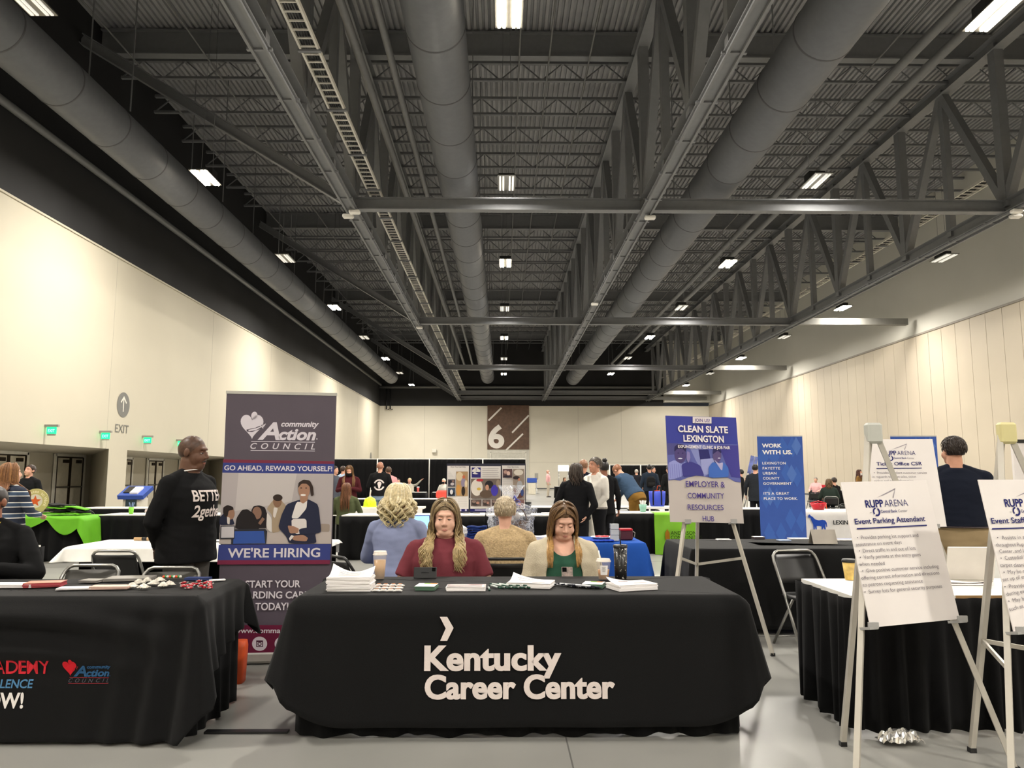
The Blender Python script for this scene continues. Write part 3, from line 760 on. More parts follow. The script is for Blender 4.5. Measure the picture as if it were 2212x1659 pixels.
# ------------------------------------------------------------------ easels and signs
def bar_leg(mb, a, b, w_=.026): mb.bar(a, b, w_, w_)
def easel(M, apex, lb, rb, rear, label, capm=None, brace=None, peg=None, cross_at=.33, dip=-.03):
    """easel in the frame of its sign: apex and leg feet are (x, z) in the sign plane; rear is a floor point"""
    t = thing('display_easel', label, 'easel', (rear[0], rear[1]-.3, 0)); T = Matrix.Translation(-Vector(t.location))
    pt = lambda x, z, y=.03: T @ (M @ Vector((x, y, z)))
    def ground(a, b):
        A, B = pt(*a), pt(*b); k = A.z/(A.z-B.z); return A+(B-A)*k
    ap = pt(*apex); fl = ground(apex, lb); fr = ground(apex, rb); rr_ = T @ Vector((rear[0], rear[1], 0)); rtop = pt(apex[0], apex[1]-.02, .06)
    eL = mat('easel aluminium', 'b9b4aa', rough=.45, metal=.35)
    for top, ft, of in ((ap, fl, -.025), (ap, fr, .025), (rtop, rr_, 0)):
        mb = MB(); bar_leg(mb, top+Vector((of, 0, 0)), ft+Vector((0, 0, .012))); lg = mb.build('leg', eL, t)
        MB().box(ft+Vector((0, 0, .012)), (.032, .032, .024)).build('foot', PLASTIC_BLACK, lg)
    if capm: MB().box(pt(apex[0], apex[1]+.01, .02), (.085, .05, .11), bev=.012).build('cap', capm, t)
    def on(a, f, k): return a+(f-a)*k
    k = 1-cross_at
    mid = on(rtop, rr_, k+dip)
    for f_ in (fl, fr): MB().bar(on(ap, f_, k), mid, .012, .022).build('brace', eL, t)
    pegs = peg or (-.36,)
    for a, f_ in ((ap, fl), (ap, fr)):
        zz = pegs[0]; A = T @ (M @ Vector((0, .03, zz))); kk = (a.z-A.z)/(a.z-f_.z); p = on(a, f_, kk)
        d = (M.to_3x3() @ Vector((0, -1, 0))); mb = MB(); mb.bar(p, p+d*.07, .05, .012); mb.bar(p+d*.066, p+d*.066+Vector((0, 0, .028)), .05, .008)
        mb.build('peg', mat('clear grey plastic', '9b9a98', rough=.2), t)
    return t
BOARD = mat('white foam board', 'dbd5d2', rough=.6, var=.02)
def board(M, w_, h_, name, label, m=None, cat='sign'):
    o = MB().box((0, .003, 0), (w_, .005, h_)).build(name, m or BOARD)
    o.matrix_world = M; return tag(o, label, cat)
def rupp_logo(pr, q_):
    """q_ maps logo pixels of the first sign's crop"""
    pr.col('8d8790').sh([q_(805, 627), (q_(940, 556)), q_(938, 566), q_(860, 606)]); pr.sh([q_(940, 556), q_(936, 566), q_(921, 627), q_(928, 627)])
S1 = [(553, 510), (1165, 498), (1375, 1465), (780, 1510)]
def rupp_sign(M, title, tu0, tu1, lines, label):
    o = board(M, .557, .706, 'sign_board', label); f = homog(S1, .557, .706); pr = Print(f)
    rupp_logo(pr, lambda u, v: (u, v))
    pr.col('1e2163').tx('RUPP', 735, 697, 860, 692, 52, bold=.022); pr.tx('ARENA', 868, 692, 1032, 687, 50, bold=-.012)
    pr.col('1e2163'); cu, cv = f(808, 728)
    ring_arc(pr.mb, cu, cv, .0135, .0225, -120, 60, y=pr.y); ring_arc(pr.mb, cu, cv, .0145, .0225, 95, 215, y=pr.y)
    pr.col('77737c').tx('at', 762, 737, 776, 736, 10); pr.col('3c3d72').tx('Central Bank', 838, 735, 953, 732, 20, bold=.015); pr.col('77737c').tx('Center', 960, 732, 1024, 730, 19)
    pr.col('1e2163').tx(title, tu0[0], tu0[1], tu1[0], tu1[1], 38, bold=.012)
    pr.sh([(670, 843), (1158, 823), (1160, 831), (672, 852)]) if title.startswith('Event P') else pr.sh([(tu0[0], tu0[1]+32), (tu1[0], tu1[1]+30), (tu1[0], tu1[1]+38), (tu0[0], tu0[1]+41)])
    pr.col('5c5660')
    for body, u0, v0, u1, v1 in lines: pr.tx(body, u0, v0, u1, v1, 25, bold=-.006)
    pr.build('lettering', o); return o
M1 = pose(2.011, 3.886, 1.047, .299, -.197, -.017)
rupp_sign(M1, 'Event Parking Attendant', (660, 815), (1150, 796), [
    ('•  Provides parking lot support and', 675, 922, 1099, 907), ('assistrance on event days', 668, 970, 983, 955), ('•  Direct traffic in and out of lots', 690, 1014, 1079, 998),
    ('•  Verify permits at the entry gates', 697, 1058, 1113, 1041), ('when needed', 693, 1104, 866, 1099), ('•  Give positive customer service including', 715, 1150, 1236, 1124),
    ('offering correct information and directions', 710, 1198, 1240, 1168), ('to patrons requesting assistance', 720, 1243, 1125, 1221), ('•  Survey lots for general security purposes', 733, 1290, 1256, 1258)],
    'white foam board sign headed Event Parking Attendant on the front right easel')
CAPG = mat('pale grey easel cap', 'b4b5ae', rough=.5)
easel(M1, (.016, .604), (-.487, -.942), (.417, -1.035), (1.807, 4.2), 'silver easel holding the Event Parking Attendant sign', CAPG, cross_at=.55)
M3 = pose(2.613, 3.713, 1.055, .244, -.192, 0)
rupp_sign(M3, 'Event Staff', (640, 815), (865, 806), [
    ('•  Assists in set up of events', 675, 922, 1060, 907), ('throughout Rupp Arena, Central Bank', 668, 970, 1100, 955), ('Center, and Lexington', 690, 1014, 960, 998),
    ('•  Custodial Services', 697, 1058, 950, 1041), ('carpet cleaning', 693, 1104, 880, 1099), ('•  May be required to help', 715, 1150, 1040, 1124),
    ('set up of event', 710, 1198, 900, 1168), ('•  Provides support', 720, 1243, 975, 1221), ('during events', 733, 1290, 900, 1258), ('•  May be', 745, 1335, 860, 1312), ('such as', 750, 1385, 840, 1362)],
    'white foam board sign on the rightmost easel, cut off by the photo edge')
easel(M3, (-.012, .586), (-.426, -.896), (.40, -1.02), (2.434, 4.1), 'silver easel with yellow taped cap at the right edge of the photo', mat('yellowed easel cap', 'c9c08c', rough=.5))
M2 = pose(3.232, 6.093, 1.368, .031, -.148, -.008)
rupp_sign(M2, 'Ticket Office CSR', (690, 815), (1100, 800), [('•  Provides excellent customer service', 675, 912, 1150, 897), ('in reguards to ticket sales, ticket', 668, 958, 1060, 943), ('pickup and event information', 690, 1004, 1040, 988)],
    'white foam board sign headed Ticket Office CSR behind the front right easel')
easel(M2, (0, .30), (-.42, -1.3), (.42, -1.3), (3.25, 6.6), 'silver easel holding the Ticket Office CSR sign', None)
# join us sign
CSM = pose(1.707, 6.449, 1.482, .033, -.185, .025)
o = board(CSM, .618, .909, 'sign_board', 'blue and grey poster board reading Clean Slate Lexington on a silver easel', mat('warm grey poster', 'b0a7a2', rough=.6, var=.02))
f = homog([(172, 88), (875, 93), (960, 1158), (222, 1150)], .618, .909); pr = Print(f)
top = [(172, 88), (875, 93), (925, 743)]; wave = [(868, 738), (800, 700), (730, 690), (640, 705), (560, 690), (480, 683), (400, 702), (320, 735), (260, 728), (203, 735)]
pr.col('3a3f8c').sh(top+wave)
pr.col('5a5f9c').sh([(186, 362), (897, 362), (925, 743)]+wave)
pr.col('4b4a7e').sh([(186, 362), (300, 362), (310, 470), (196, 480)]); pr.col('7c82b4').sh([(400, 372), (560, 372), (640, 640), (560, 690), (470, 520)])
pr.col('413d86').sh([(700, 372), (897, 372), (920, 700), (830, 690)])
pr.col('2d2c62').sh([(500, 420), (600, 420), (650, 640), (540, 660)]); pr.col('8f93c0').sh([(520, 520), (650, 505), (690, 660), (540, 672)])
pr.col('4d4270').el(320, 478, 58, 82); pr.col('2c2850').ch([(260, 450), (262, 395), (300, 368), (350, 372), (382, 400), (376, 450), (340, 415), (290, 418)])
pr.col('8b8fc6').ch([(200, 560), (262, 530), (330, 570), (375, 545), (345, 690), (255, 722), (205, 730)]); pr.col('3c3a7c').ch([(330, 570), (420, 540), (520, 580), (560, 685), (480, 683), (345, 700)])
for k in range(6): pr.col('6c70ae').ln(215+k*22, 570, 225+k*22, 715, 4)
pr.col('7f76a8').ch([(385, 440), (412, 450), (420, 510), (400, 560), (380, 520)])
pr.col('574a74').el(685, 478, 42, 68); pr.col('2d2a55').ch([(640, 470), (645, 410), (690, 400), (725, 430), (728, 460), (690, 430)])
pr.col('3f62ac').ch([(600, 600), (640, 545), (700, 560), (745, 540), (800, 600), (800, 695), (640, 705), (600, 690)]); pr.col('a59fc0').ch([(650, 515), (735, 640), (745, 545), (700, 560)])
pr.col('c9c6dc').el(318, 515, 22, 7); pr.el(705, 505, 14, 5); pr.col('2d2a55').el(298, 462, 8, 5); pr.el(342, 462, 8, 5)
pr.col('ccc4c4').rc(440, 97, 627, 160); pr.col('43367d').tx('JOIN US!', 458, 145, 610, 147, 32, bold=.015)
pr.col('d9d2d2').tx('CLEAN SLATE', 296, 250, 793, 252, 66, bold=.03); pr.tx('LEXINGTON', 350, 345, 752, 347, 66, bold=.03); pr.tx('EXPUNGEMENT CLINIC & JOB FAIR', 296, 410, 815, 414, 30, bold=.025)
pr.col('43367d').tx('EMPLOYER &', 374, 797, 765, 799, 60, bold=.008); pr.tx('COMMUNITY', 394, 912, 757, 912, 56, bold=.008); pr.tx('RESOURCES', 394, 1027, 752, 1027, 54, bold=.008); pr.tx('HUB', 543, 1141, 658, 1142, 54, bold=.008)
pr.build('lettering', o)
easel(CSM, (0, .40), (-.36, -1.44), (.471, -1.49), (1.72, 6.95), 'silver easel holding the Clean Slate Lexington poster', None, peg=(-.46,), cross_at=.40, dip=.05)
# ------------------------------------------------------------------ roll up banners
def rollup(M, w_, h_, label, m, name='rollup_banner'):
    t = thing(name, label, 'banner', (0, 0, 0)); t.matrix_world = M
    MB().box((0, 0, 0), (w_, .003, h_)).build('fabric', m, t)
    MB().box((0, .004, h_/2+.008), (w_+.01, .02, .022)).build('top_rail', ALU, t)
    MB().box((0, .06, -h_/2-.0), (w_+.03, .18, .09), bev=.02).build('base', ALU, t)
    MB().tube([(0, .05, -h_/2), (0, .03, h_/2)], .012, 8).build('pole', ALU, t)
    return t
BW, BH = .83, 1.996
BM = pose(-1.729, 5.953, 1.054, .126, .05, .007)
BM = Matrix.Translation((0, 0, .0)) @ BM
bn = rollup(BM, BW, BH, 'tall dark roll up banner for Community Action Council with WE\'RE HIRING', mat('dark mauve banner', '554c57', rough=.6, var=.03))
f = homog([(75, 55), (740, 60), (693, 1612), (18, 1632)], BW, BH); pr = Print(f); pr.bg = '554c57'
action_logo(pr, 160, 166, .985, 'd6cfd8', 'd6cfd8', 'd6cfd8', 'd6cfd8')
pr.col('7a3446').sh([(57, 452), (726, 457), (725, 472), (56, 472)]); pr.col('3d4684').sh([(56, 472), (725, 472), (722, 532), (52, 532)])
pr.col('dad4da').tx('GO AHEAD, REWARD YOURSELF!', 63, 517, 714, 516, 30, bold=.02)
pr.col('b3abab').sh([(52, 532), (722, 532), (708, 950), (35, 958)])
pr.col('c4bdbb').sh([(150, 532), (500, 532), (470, 700), (130, 760)]); pr.col('bdb2ac').sh([(36, 890), (710, 880), (708, 950), (35, 958)])
pr.col('9d8f84').ch([(640, 830), (700, 832), (698, 880), (642, 878)])
pr.col('a8957e').ch([(318, 745), (360, 690), (405, 690), (440, 730), (436, 800), (400, 880), (350, 890), (352, 780)]); pr.col('d8d0ca').ch([(362, 735), (388, 740), (370, 800), (358, 790)])
pr.col('8a6a55').el(384, 700, 26, 36); pr.col('3a302c').el(386, 678, 29, 20)
pr.col('2b2e42').ch([(38, 800), (66, 770), (110, 790), (130, 842), (36, 845)]); pr.col('9a7662').el(102, 775, 26, 36); pr.col('2c2524').ch([(58, 770), (60, 738), (85, 724), (118, 735), (122, 752), (92, 758), (86, 792), (70, 796)])
pr.col('d8d0ca').ch([(82, 795), (100, 800), (98, 840), (84, 836)])
pr.col('2a2528').ch([(226, 760), (240, 730), (275, 724), (310, 735), (330, 800), (322, 860), (260, 860)]); pr.col('8c6c5c').el(262, 770, 28, 38); pr.col('d9d3cf').ch([(322, 765), (350, 800), (352, 890), (318, 860)])
pr.col('8c6c5c').ln(276, 836, 302, 800, 18)
pr.col('2a2627').ch([(130, 868), (140, 800), (172, 752), (205, 748), (245, 775), (270, 830), (278, 868)])
pr.col('33343c').sh([(110, 880), (118, 868), (312, 864), (324, 878), (318, 952), (108, 956)]); pr.col('3a57a0').sh([(124, 880), (304, 876), (312, 950), (120, 955)])
pr.col('3a3a40').sh([(44, 848), (130, 846), (128, 926), (42, 928)]); pr.col('c9c4c8').sh([(50, 854), (126, 852), (124, 918), (48, 920)])
pr.col('2d3044').ch([(455, 950), (440, 910), (390, 855), (410, 780), (440, 716), (510, 690), (570, 684), (632, 716), (650, 880), (612, 890), (622, 948)])
pr.col('e3ddda').ch([(468, 800), (500, 700), (545, 705), (565, 688), (560, 740), (510, 800)]); pr.col('a67f68').ch([(520, 700), (524, 660), (566, 660), (568, 690), (540, 712)])
pr.col('a8806a').el(545, 628, 35, 52); pr.col('3b302c').ch([(508, 620), (512, 586), (540, 568), (580, 572), (600, 610), (604, 660), (588, 668), (580, 610), (560, 592), (530, 592)])
pr.col('f0eae6').el(540, 660, 16, 6); pr.col('3b302c').el(528, 618, 6, 3); pr.el(558, 618, 6, 3)
pr.col('ddd6d3').ch([(470, 804), (560, 800), (562, 880), (500, 896), (472, 860)]); pr.col('a8806a').ch([(446, 842), (480, 845), (515, 860), (512, 886), (460, 890)]); pr.ch([(470, 905), (540, 896), (570, 915), (560, 936), (480, 930)])
pr.col('2d3044').ch([(514, 862), (640, 840), (646, 885), (520, 896)]); pr.col('e3ddda').ch([(455, 920), (470, 898), (486, 905), (462, 934)])
pr.col('3d4684').sh([(35, 960), (708, 950), (702, 1045), (28, 1052)]); pr.col('7a2d48').sh([(28, 1052), (702, 1045), (700, 1070), (27, 1078)])
pr.col('dad4da').tx('WE\'RE HIRING', 88, 1035, 642, 1027, 55, bold=.02)
pr.tx('START YOUR', 195, 1212, 524, 1207, 42, bold=.02); pr.tx('REWARDING CAREER', 78, 1277, 640, 1272, 42, bold=.02); pr.tx('TODAY!', 255, 1345, 452, 1342, 44, bold=.02)
pr.col('6b1f3c').sh([(20, 1436), (690, 1430), (686, 1612), (16, 1618)]); pr.col('dad4da').tx('www.commaction.org', 130, 1480, 590, 1478, 30, bold=.015)
for u in (282, 416, 548): pr.col('d9d0d8').el(u, 1543, 45, 42, n=30)
pr.col('4b2338').rc(262, 1523, 302, 1562); pr.col('d9d0d8').rc(267, 1528, 297, 1557); pr.col('4b2338').el(282, 1544, 12, 12); pr.rc(262, 1523, 302, 1533); pr.col('d9d0d8').el(282, 1544, 7, 7)
pr.col('4b2338').tx('f', 405, 1566, 428, 1566, 40, bold=.05); pr.el(548, 1543, 20, 16)
pr.build('lettering', bn)
BLUEB = mat('royal blue banner', '2f53a4', rough=.6, var=.03)
def blue_banner(x, y, w_, h_, label, text):
    t = rollup(pose(x, y, h_/2+.046), w_, h_, label, BLUEB); fl = lambda u, v: (((u-1085)/460-.5)*w_, (.5-(v-255)/1200)*h_); pr = Print(fl)
    def dm(u, v, a, b):
        v = max(258+b, min(1452-b, v)); lo, hi = 1088, 1540
        if u-a < lo: k = b*(lo-(u-a))/a; return [(u, v-b), (u+a, v), (u, v+b), (lo, v+k), (lo, v-k)]
        if u+a > hi: k = b*((u+a)-hi)/a; return [(u, v-b), (hi, v-k), (hi, v+k), (u, v+b), (u-a, v)]
        return [(u, v-b), (u+a, v), (u, v+b), (u-a, v)]
    for u, v in ((1340, 300), (1440, 320), (1140, 480), (1250, 470), (1370, 640), (1470, 680), (1150, 900), (1260, 900), (1390, 1120), (1500, 1140), (1170, 1260), (1290, 1260), (1200, 1400), (1420, 1400)):
        pr.col('4265b2').sh(dm(u, v, 55, 110))
    for u, v in ((1480, 300), (1420, 650), (1190, 880)): pr.col('5475bb').sh(dm(u, v, 50, 100))
    if text:
        pr.col('f2f0ee').tx('WORK', 1130, 372, 1330, 372, 40, bold=.035); pr.tx('WITH US.', 1130, 442, 1435, 442, 42, bold=.035)
        for b, v, u1 in (('LEXINGTON', 550, 1365), ('FAYETTE', 603, 1305), ('URBAN', 655, 1265), ('COUNTY', 708, 1295), ('GOVERNMENT', 762, 1415), ('IT\'S A GREAT', 865, 1385), ('PLACE TO WORK.', 918, 1470)): pr.tx(b, 1128, v, u1, v, 27, bold=.015, space=1.1)
    pr.build('lettering', t); return t
blue_banner(5.13, 14.0, .84, 2.1, 'blue roll up banner reading WORK WITH US with pale diamonds', True)
blue_banner(7.62, 14.0, .86, 2.1, 'plain blue roll up banner behind the Ticket Office CSR sign', False)
# ------------------------------------------------------------------ people
def skin(h): return mat('skin '+h, h, rough=.48, var=.04, vscale=30, spec=.35)
def hairm(h): return mat('hair '+h, h, rough=.42, var=.3, vscale=60, spec=.4)
def _arm_default(sx, sit):
    if sit: return ((sx*.26, -.06, 1.12), (sx*.2, -.30, 1.09))
    return ((sx*.25, .02, 1.11), (sx*.27, -.05, .88))
def hand(mb, w_, d, up, sx, s, curl=.5, spread=.0):
    """palm, four unequal fingers and a thumb, from wrist w_ along d; up = back of the hand"""
    d = d.normalized(); up = (up-d*up.dot(d)).normalized(); a = d.cross(up)*sx
    pc = w_+d*.045*s
    T = Matrix((a, d, up)).transposed().to_4x4(); T.translation = pc
    mb.ell((0, 0, 0), (.041*s, .052*s, .016*s), 12, 8, M=T) if False else mb.add(*_ell(T, (.041*s, .054*s, .017*s)), True)
    for k, (o, L) in enumerate(((-.03, .062), (-.01, .074), (.011, .07), (.031, .055))):
        p0 = pc+d*.038*s+a*o*s; dd = (d+a*(o*spread*8)).normalized()
        p1 = p0+(dd*math.cos(curl*.6)-up*math.sin(curl*.6))*L*.55*s
        p2 = p1+(dd*math.cos(curl*1.7)-up*math.sin(curl*1.7))*L*.5*s
        mb.cap(p0, p1, .0095*s, .0085*s, 8); mb.cap(p1, p2, .0085*s, .0068*s, 8)
    t0 = w_+d*.02*s-a*.026*s; t1 = t0+(d*.75-a*.75-up*.2)*.042*s; t2 = t1+(d*.95-a*.15-up*.35)*.032*s
    mb.cap(t0, t1, .0125*s, .0105*s, 8); mb.cap(t1, t2, .0105*s, .008*s, 8)
def _ell(T, r, n=12, m=8):
    b = MB().ell((0, 0, 0), r, n, m); return [T @ v for v in b.v], b.f
def tidy(bm, it=14):
    for _ in range(it):
        mv = []
        for v in bm.verts:
            nb = [e.other_vert(v) for e in v.link_edges if e.is_boundary]
            if len(nb) == 2: mv.append((v, v.co*.4+(nb[0].co+nb[1].co)*.3))
        for v, c in mv: v.co = c
def ruffle(me, amp, k):
    nn = [v.normal.copy() for v in me.vertices]
    for v, n_ in zip(me.vertices, nn):
        p = v.co*k; v.co += n_*amp*(noise.noise(p)+.6*noise.noise(Vector((p.x*1.6, p.y*1.6, p.z*3.2))))
def person(desc, x, y, rz, H=1.7, W=1.0, sit=False, lean=0.0, yaw=0.0, pitch=0.0, arms=None, hands=(.6, .6), top=None, sleeve='long', hem=.82, bottom=None, shoe='222223', skinc='c99a80', hair=None, hairc='4a3526', res=.011, fat=0.0, zoff=0.0, mask=None, jacket=None, neck=1.0, face=True, long_front=True, legs=None, hsc=1.0, scoop=0.0):
    if sit: hem = max(hem, .88)
    s = H/1.7; P_ = thing('person', desc, 'person', (x, y, zoff), rz)
    dz = -.37*s if sit else 0.0
    hip = Vector((0, .0, .90*s+dz))
    RL = Matrix.Rotation(lean, 3, 'X')
    def T(p): v = Vector((p[0]*s, p[1]*s, p[2]*s+dz)); return hip+RL @ (v-hip)
    Tm = Matrix.Translation(hip) @ RL.to_4x4() @ Matrix.Translation(-hip) @ Matrix.Translation((0, 0, dz)) @ Matrix.Scale(s, 4)
    npv = Vector((0, .01, 1.49)); RH = Matrix.Rotation(yaw, 4, 'Z') @ Matrix.Rotation(pitch, 4, 'X')
    Hm = Tm @ Matrix.Translation(npv) @ RH @ Matrix.Scale(hsc, 4) @ Matrix.Translation(-npv)
    f = fat; W2 = 1+(W-1)*.75
    rings_ = [(.887 if sit else .80, 0, .0, .13*W, .115*W2), (.90, 0, .005, .175*W, .13*W2), (.98, 0, 0, .165*W, .13*W2), (1.06, 0, -.005, .152*W, .122*W2), (1.16, 0, -.012, .158*W, .125*W2), (1.27, 0, -.01, .17*W, .125*(1+(W-1)*.6)), (1.345, 0, .002, .172*(1+(W-1)*.7), .105*(1+(W-1)*.5)), (1.395, 0, .01, .15*(1+(W-1)*.4), .085), (1.43, 0, .015, .105, .07), (1.46, 0, .015, .062, .06)]
    shx = .172*(1+(W-1)*.62)
    res2 = res
    body = MB(); body.M = Tm
    body.rings([(z, cx, cy, rx*.93, ry*.93) for z, cx, cy, rx, ry in rings_], 28, 2.3)
    body.M = None
    sk = {}
    for sd, sx in (('L', 1), ('R', -1)):
        S = T((sx*shx, .012, 1.372-.045*(W-1)))
        e_, w_ = (arms or {}).get(sd, _arm_default(sx, sit))
        if arms and sd in arms: E_ = Vector(e_)*1.0; Wr = Vector(w_)*1.0; E_ = Vector((E_.x*s, E_.y*s, E_.z*s)); Wr = Vector((Wr.x*s, Wr.y*s, Wr.z*s))
        else:
            e2 = (e_[0]*(1+(W-1)*.6), e_[1], e_[2]); w2 = (w_[0]*(1+(W-1)*.6), w_[1], w_[2]); E_ = T(e2); Wr = T(w2)
        sk[sd] = (S, E_, Wr); aw = 1+(W-1)*.42
        body.cap(T((sx*.04, .018, 1.44)), S, .04*s, .045*s*aw, 12); body.cap(S, E_, .05*s*aw, .04*s*aw, 12); body.cap(E_, Wr, .039*s*aw, .026*s*(1+(aw-1)*.4), 12)
        d = (Wr-E_).normalized(); up = Vector((0, 0, 1)) if abs(d.z) < .8 else Vector((sx, 0, 0))
        hand(body, Wr, d, up, sx, s, hands[0 if sd == 'L' else 1], .0)
    if sit: tz = .452+.094*s*(1+(W-1)*.8); lg = {sx: [Vector((sx*.09*s, -.02, tz)), Vector((sx*.11*s, -.43*s, .46+.07*s*(1+(W-1)*.8))), Vector((sx*.11*s, -.40*s, .09*s))] for sx in (1, -1)}
    elif legs: lg = {sx: [Vector(q_)*s for q_ in legs[sx]] for sx in (1, -1)}
    else: lg = {sx: [Vector((sx*.085*s, 0, .88*s)), Vector((sx*.1*s, -.015, .48*s)), Vector((sx*.105*s, .02, .09*s))] for sx in (1, -1)}
    lw = 1+(W-1)*.8
    for sx in (1, -1):
        a, b, c = lg[sx]
        body.cap(a, b, .078*s*lw, .052*s*lw, 12); body.cap(b, c, .05*s*lw, .034*s, 12); body.cap(c, c+Vector((0, -.12*s, -.05*s)), .034*s, .026*s, 10)
    # neck and head
    body.M = None
    nk = [Tm @ Vector((0, .02, 1.38)), Hm @ Vector((0, .012, 1.53))]
    body.cap(nk[0], nk[1], .06*s*neck*(1+f*.35), .053*s*neck*(1+f*.3), 16)
    body.M = Hm
    body.ell((0, .014, 1.612), (.0735, .095, .09), 24, 16)
    body.ell((0, -.028, 1.552), (.058*(1+.22*f), .066, .072*(1+.05*f)), 20, 14)
    body.ell((0, -.058, 1.506), (.034*(1+.5*f), .034, .03*(1+.1*f)), 14, 10)
    if f: body.ell((0, -.035, 1.487), (.05*(1+.3*f), .045, .026), 14, 10)
    for sx in (1, -1):
        body.ell((sx*.033, -.058, 1.555), (.027*(1+.35*f), .027, .032), 12, 8)
        body.ell((sx*.078, .012, 1.585), (.011, .02, .031), 10, 8)
    if face:
        body.ell((0, -.069, 1.624), (.048, .02, .016), 14, 8)
        body.cap((0, -.083, 1.606), (0, -.106, 1.568), .0085, .0125, 10)
        for sx in (1, -1): body.ell((sx*.0115, -.097, 1.562), (.009, .011, .008), 8, 6)
        body.ell((0, -.083, 1.530), (.025, .014, .0075), 12, 6); body.ell((0, -.081, 1.520), (.021, .014, .0075), 12, 6)
    body.M = None
    bo = mesh_ob('body', remeshed(body, res2, 3 if res < .008 else 2, .45), skin(skinc), P_)
    # ---- face details
    HP = thing; hm = Hm
    def hb(nm, m, fn):
        mb = MB(); mb.M = hm; fn(mb); return mb.build(nm, m, P_)
    if face == 2 or face == 3:
        closed = face == 3
        for sx in (1, -1):
            if closed:
                hb('eyelid', skin(skinc), lambda mb: mb.ell((sx*.031, -.0745, 1.597), (.0155, .012, .0095), 14, 8))
                hb('eyelashes', ink('2a1c16'), lambda mb: mb.tube([(sx*.031+k*.0045, -.0855+abs(k)*.0016, 1.5905+abs(k)*.0012) for k in (-3, -2, -1, 0, 1, 2, 3)], [.0008, .0013, .0016, .0016, .0016, .0013, .0008], 6))
            else:
                hb('eye', mat('eye white', 'd9d2cc', rough=.15), lambda mb: mb.ell((sx*.031, -.0745, 1.5955), (.0125, .0105, .0075), 14, 8))
                hb('iris', mat('dark iris', '3a2a22', rough=.1), lambda mb: mb.ell((sx*.031-.002, -.0825, 1.5945), (.0055, .0032, .0058), 12, 8))
                hb('eyelid', skin(skinc), lambda mb: mb.ell((sx*.031, -.0738, 1.6005), (.0155, .0118, .0065), 14, 8))
                hb('eyelashes', ink('2a1c16'), lambda mb: mb.tube([(sx*.031+k*.0045, -.0862+abs(k)*.0018, 1.5972-abs(k)*.0008) for k in (-3, -2, -1, 0, 1, 2, 3)], [.0008, .0011, .0013, .0013, .0013, .0011, .0008], 6))
            hb('eyebrow', hairm(hairc if isinstance(hairc, str) else hairc[0]), lambda mb: mb.tube([(sx*(.012+.0085*k), -.0925+.0033*k+.0006*k*k, 1.6195+.0024*k-.0009*k*k) for k in range(5)], [.0014, .002, .002, .0016, .0008], 6))
        hb('lips', mat('lips '+skinc, {'c99a80': 'b0685e'}.get(skinc, '8f5a4e' if skinc[0] in '4567' else 'b27468'), rough=.4), lambda mb: (mb.tube([(k*.0065, -.0955+abs(k)*.0022-(.0005 if k else 0), 1.5287+(.0012 if abs(k) == 1 else 0)) for k in range(-3, 4)], [.001, .0026, .0034, .003, .0034, .0026, .001], 8), mb.tube([(k*.0062, -.0945+abs(k)*.0022, 1.5215+abs(k)*.0008) for k in range(-3, 4)], [.001, .003, .004, .0044, .004, .003, .001], 8)))
    if mask:
        hb('face_mask', cloth('mask '+mask, mask), lambda mb: mb.grid(lambda i, j: (.066*math.sin((i-.5)*2.9), -.012-.092*math.cos((i-.5)*2.3)-.012*math.sin(j*PI), 1.565-.085*j+.0*i), 12, 8)).modifiers.new('t', 'SOLIDIFY').thickness = .003
    # ---- clothes
    if top:
        g = MB(); g.M = Tm; rg = [(z, cx, cy, (rx if z > .85 else .177*W)+.012, (ry if z > .85 else .134*W2)+.012) for z, cx, cy, rx, ry in rings_ if z > hem+.03]
        z0 = rg[0]; g.rings([(hem, 0, 0, z0[3]*1.02, z0[4]*1.03)]+rg[:-1]+[(1.445, 0, .012, .075*neck, .07*neck)], 32, 2.3); g.M = None
        for sd in ('L', 'R'):
            S, E_, Wr = sk[sd]; aw = 1+(W-1)*.42; sx_ = 1 if sd == 'L' else -1
            if sleeve == 'none': continue
            g.cap(T((sx_*.045, .018, 1.44)), S, .046*s, .058*s*aw, 12)
            if sleeve == 'long':
                g.cap(S, E_, .064*s*aw, .053*s*aw, 14); g.cap(E_, E_+(Wr-E_)*.96, .052*s*aw, .036*s*aw, 14)
            else:
                k = .72; M_ = S+(E_-S)*k; g.cap(S, S+(E_-S)*.4, .068*s*aw, .064*s*aw, 14)
                d = (E_-S).normalized(); g.tube([S+(E_-S)*.2, M_, M_+d*.01], [.066*s*aw, .067*s*aw, .064*s*aw], 16)
        me = remeshed(g, max(res, .008), 6, .5)
        if scoop:
            inv = Tm.inverted(); bm = bmesh.new(); bm.from_mesh(me)
            dl = [v for v in bm.verts for q_ in (inv @ v.co,) if q_.y < .02 and (q_.x/(.105+.03*(W-1)))**2+((1.46-q_.z)/scoop)**2 < 1]
            bmesh.ops.delete(bm, geom=dl, context='VERTS'); tidy(bm); bm.to_mesh(me); bm.free()
        ruffle(me, .0045, 9)
        tm = mesh_ob('top', me, top, P_)
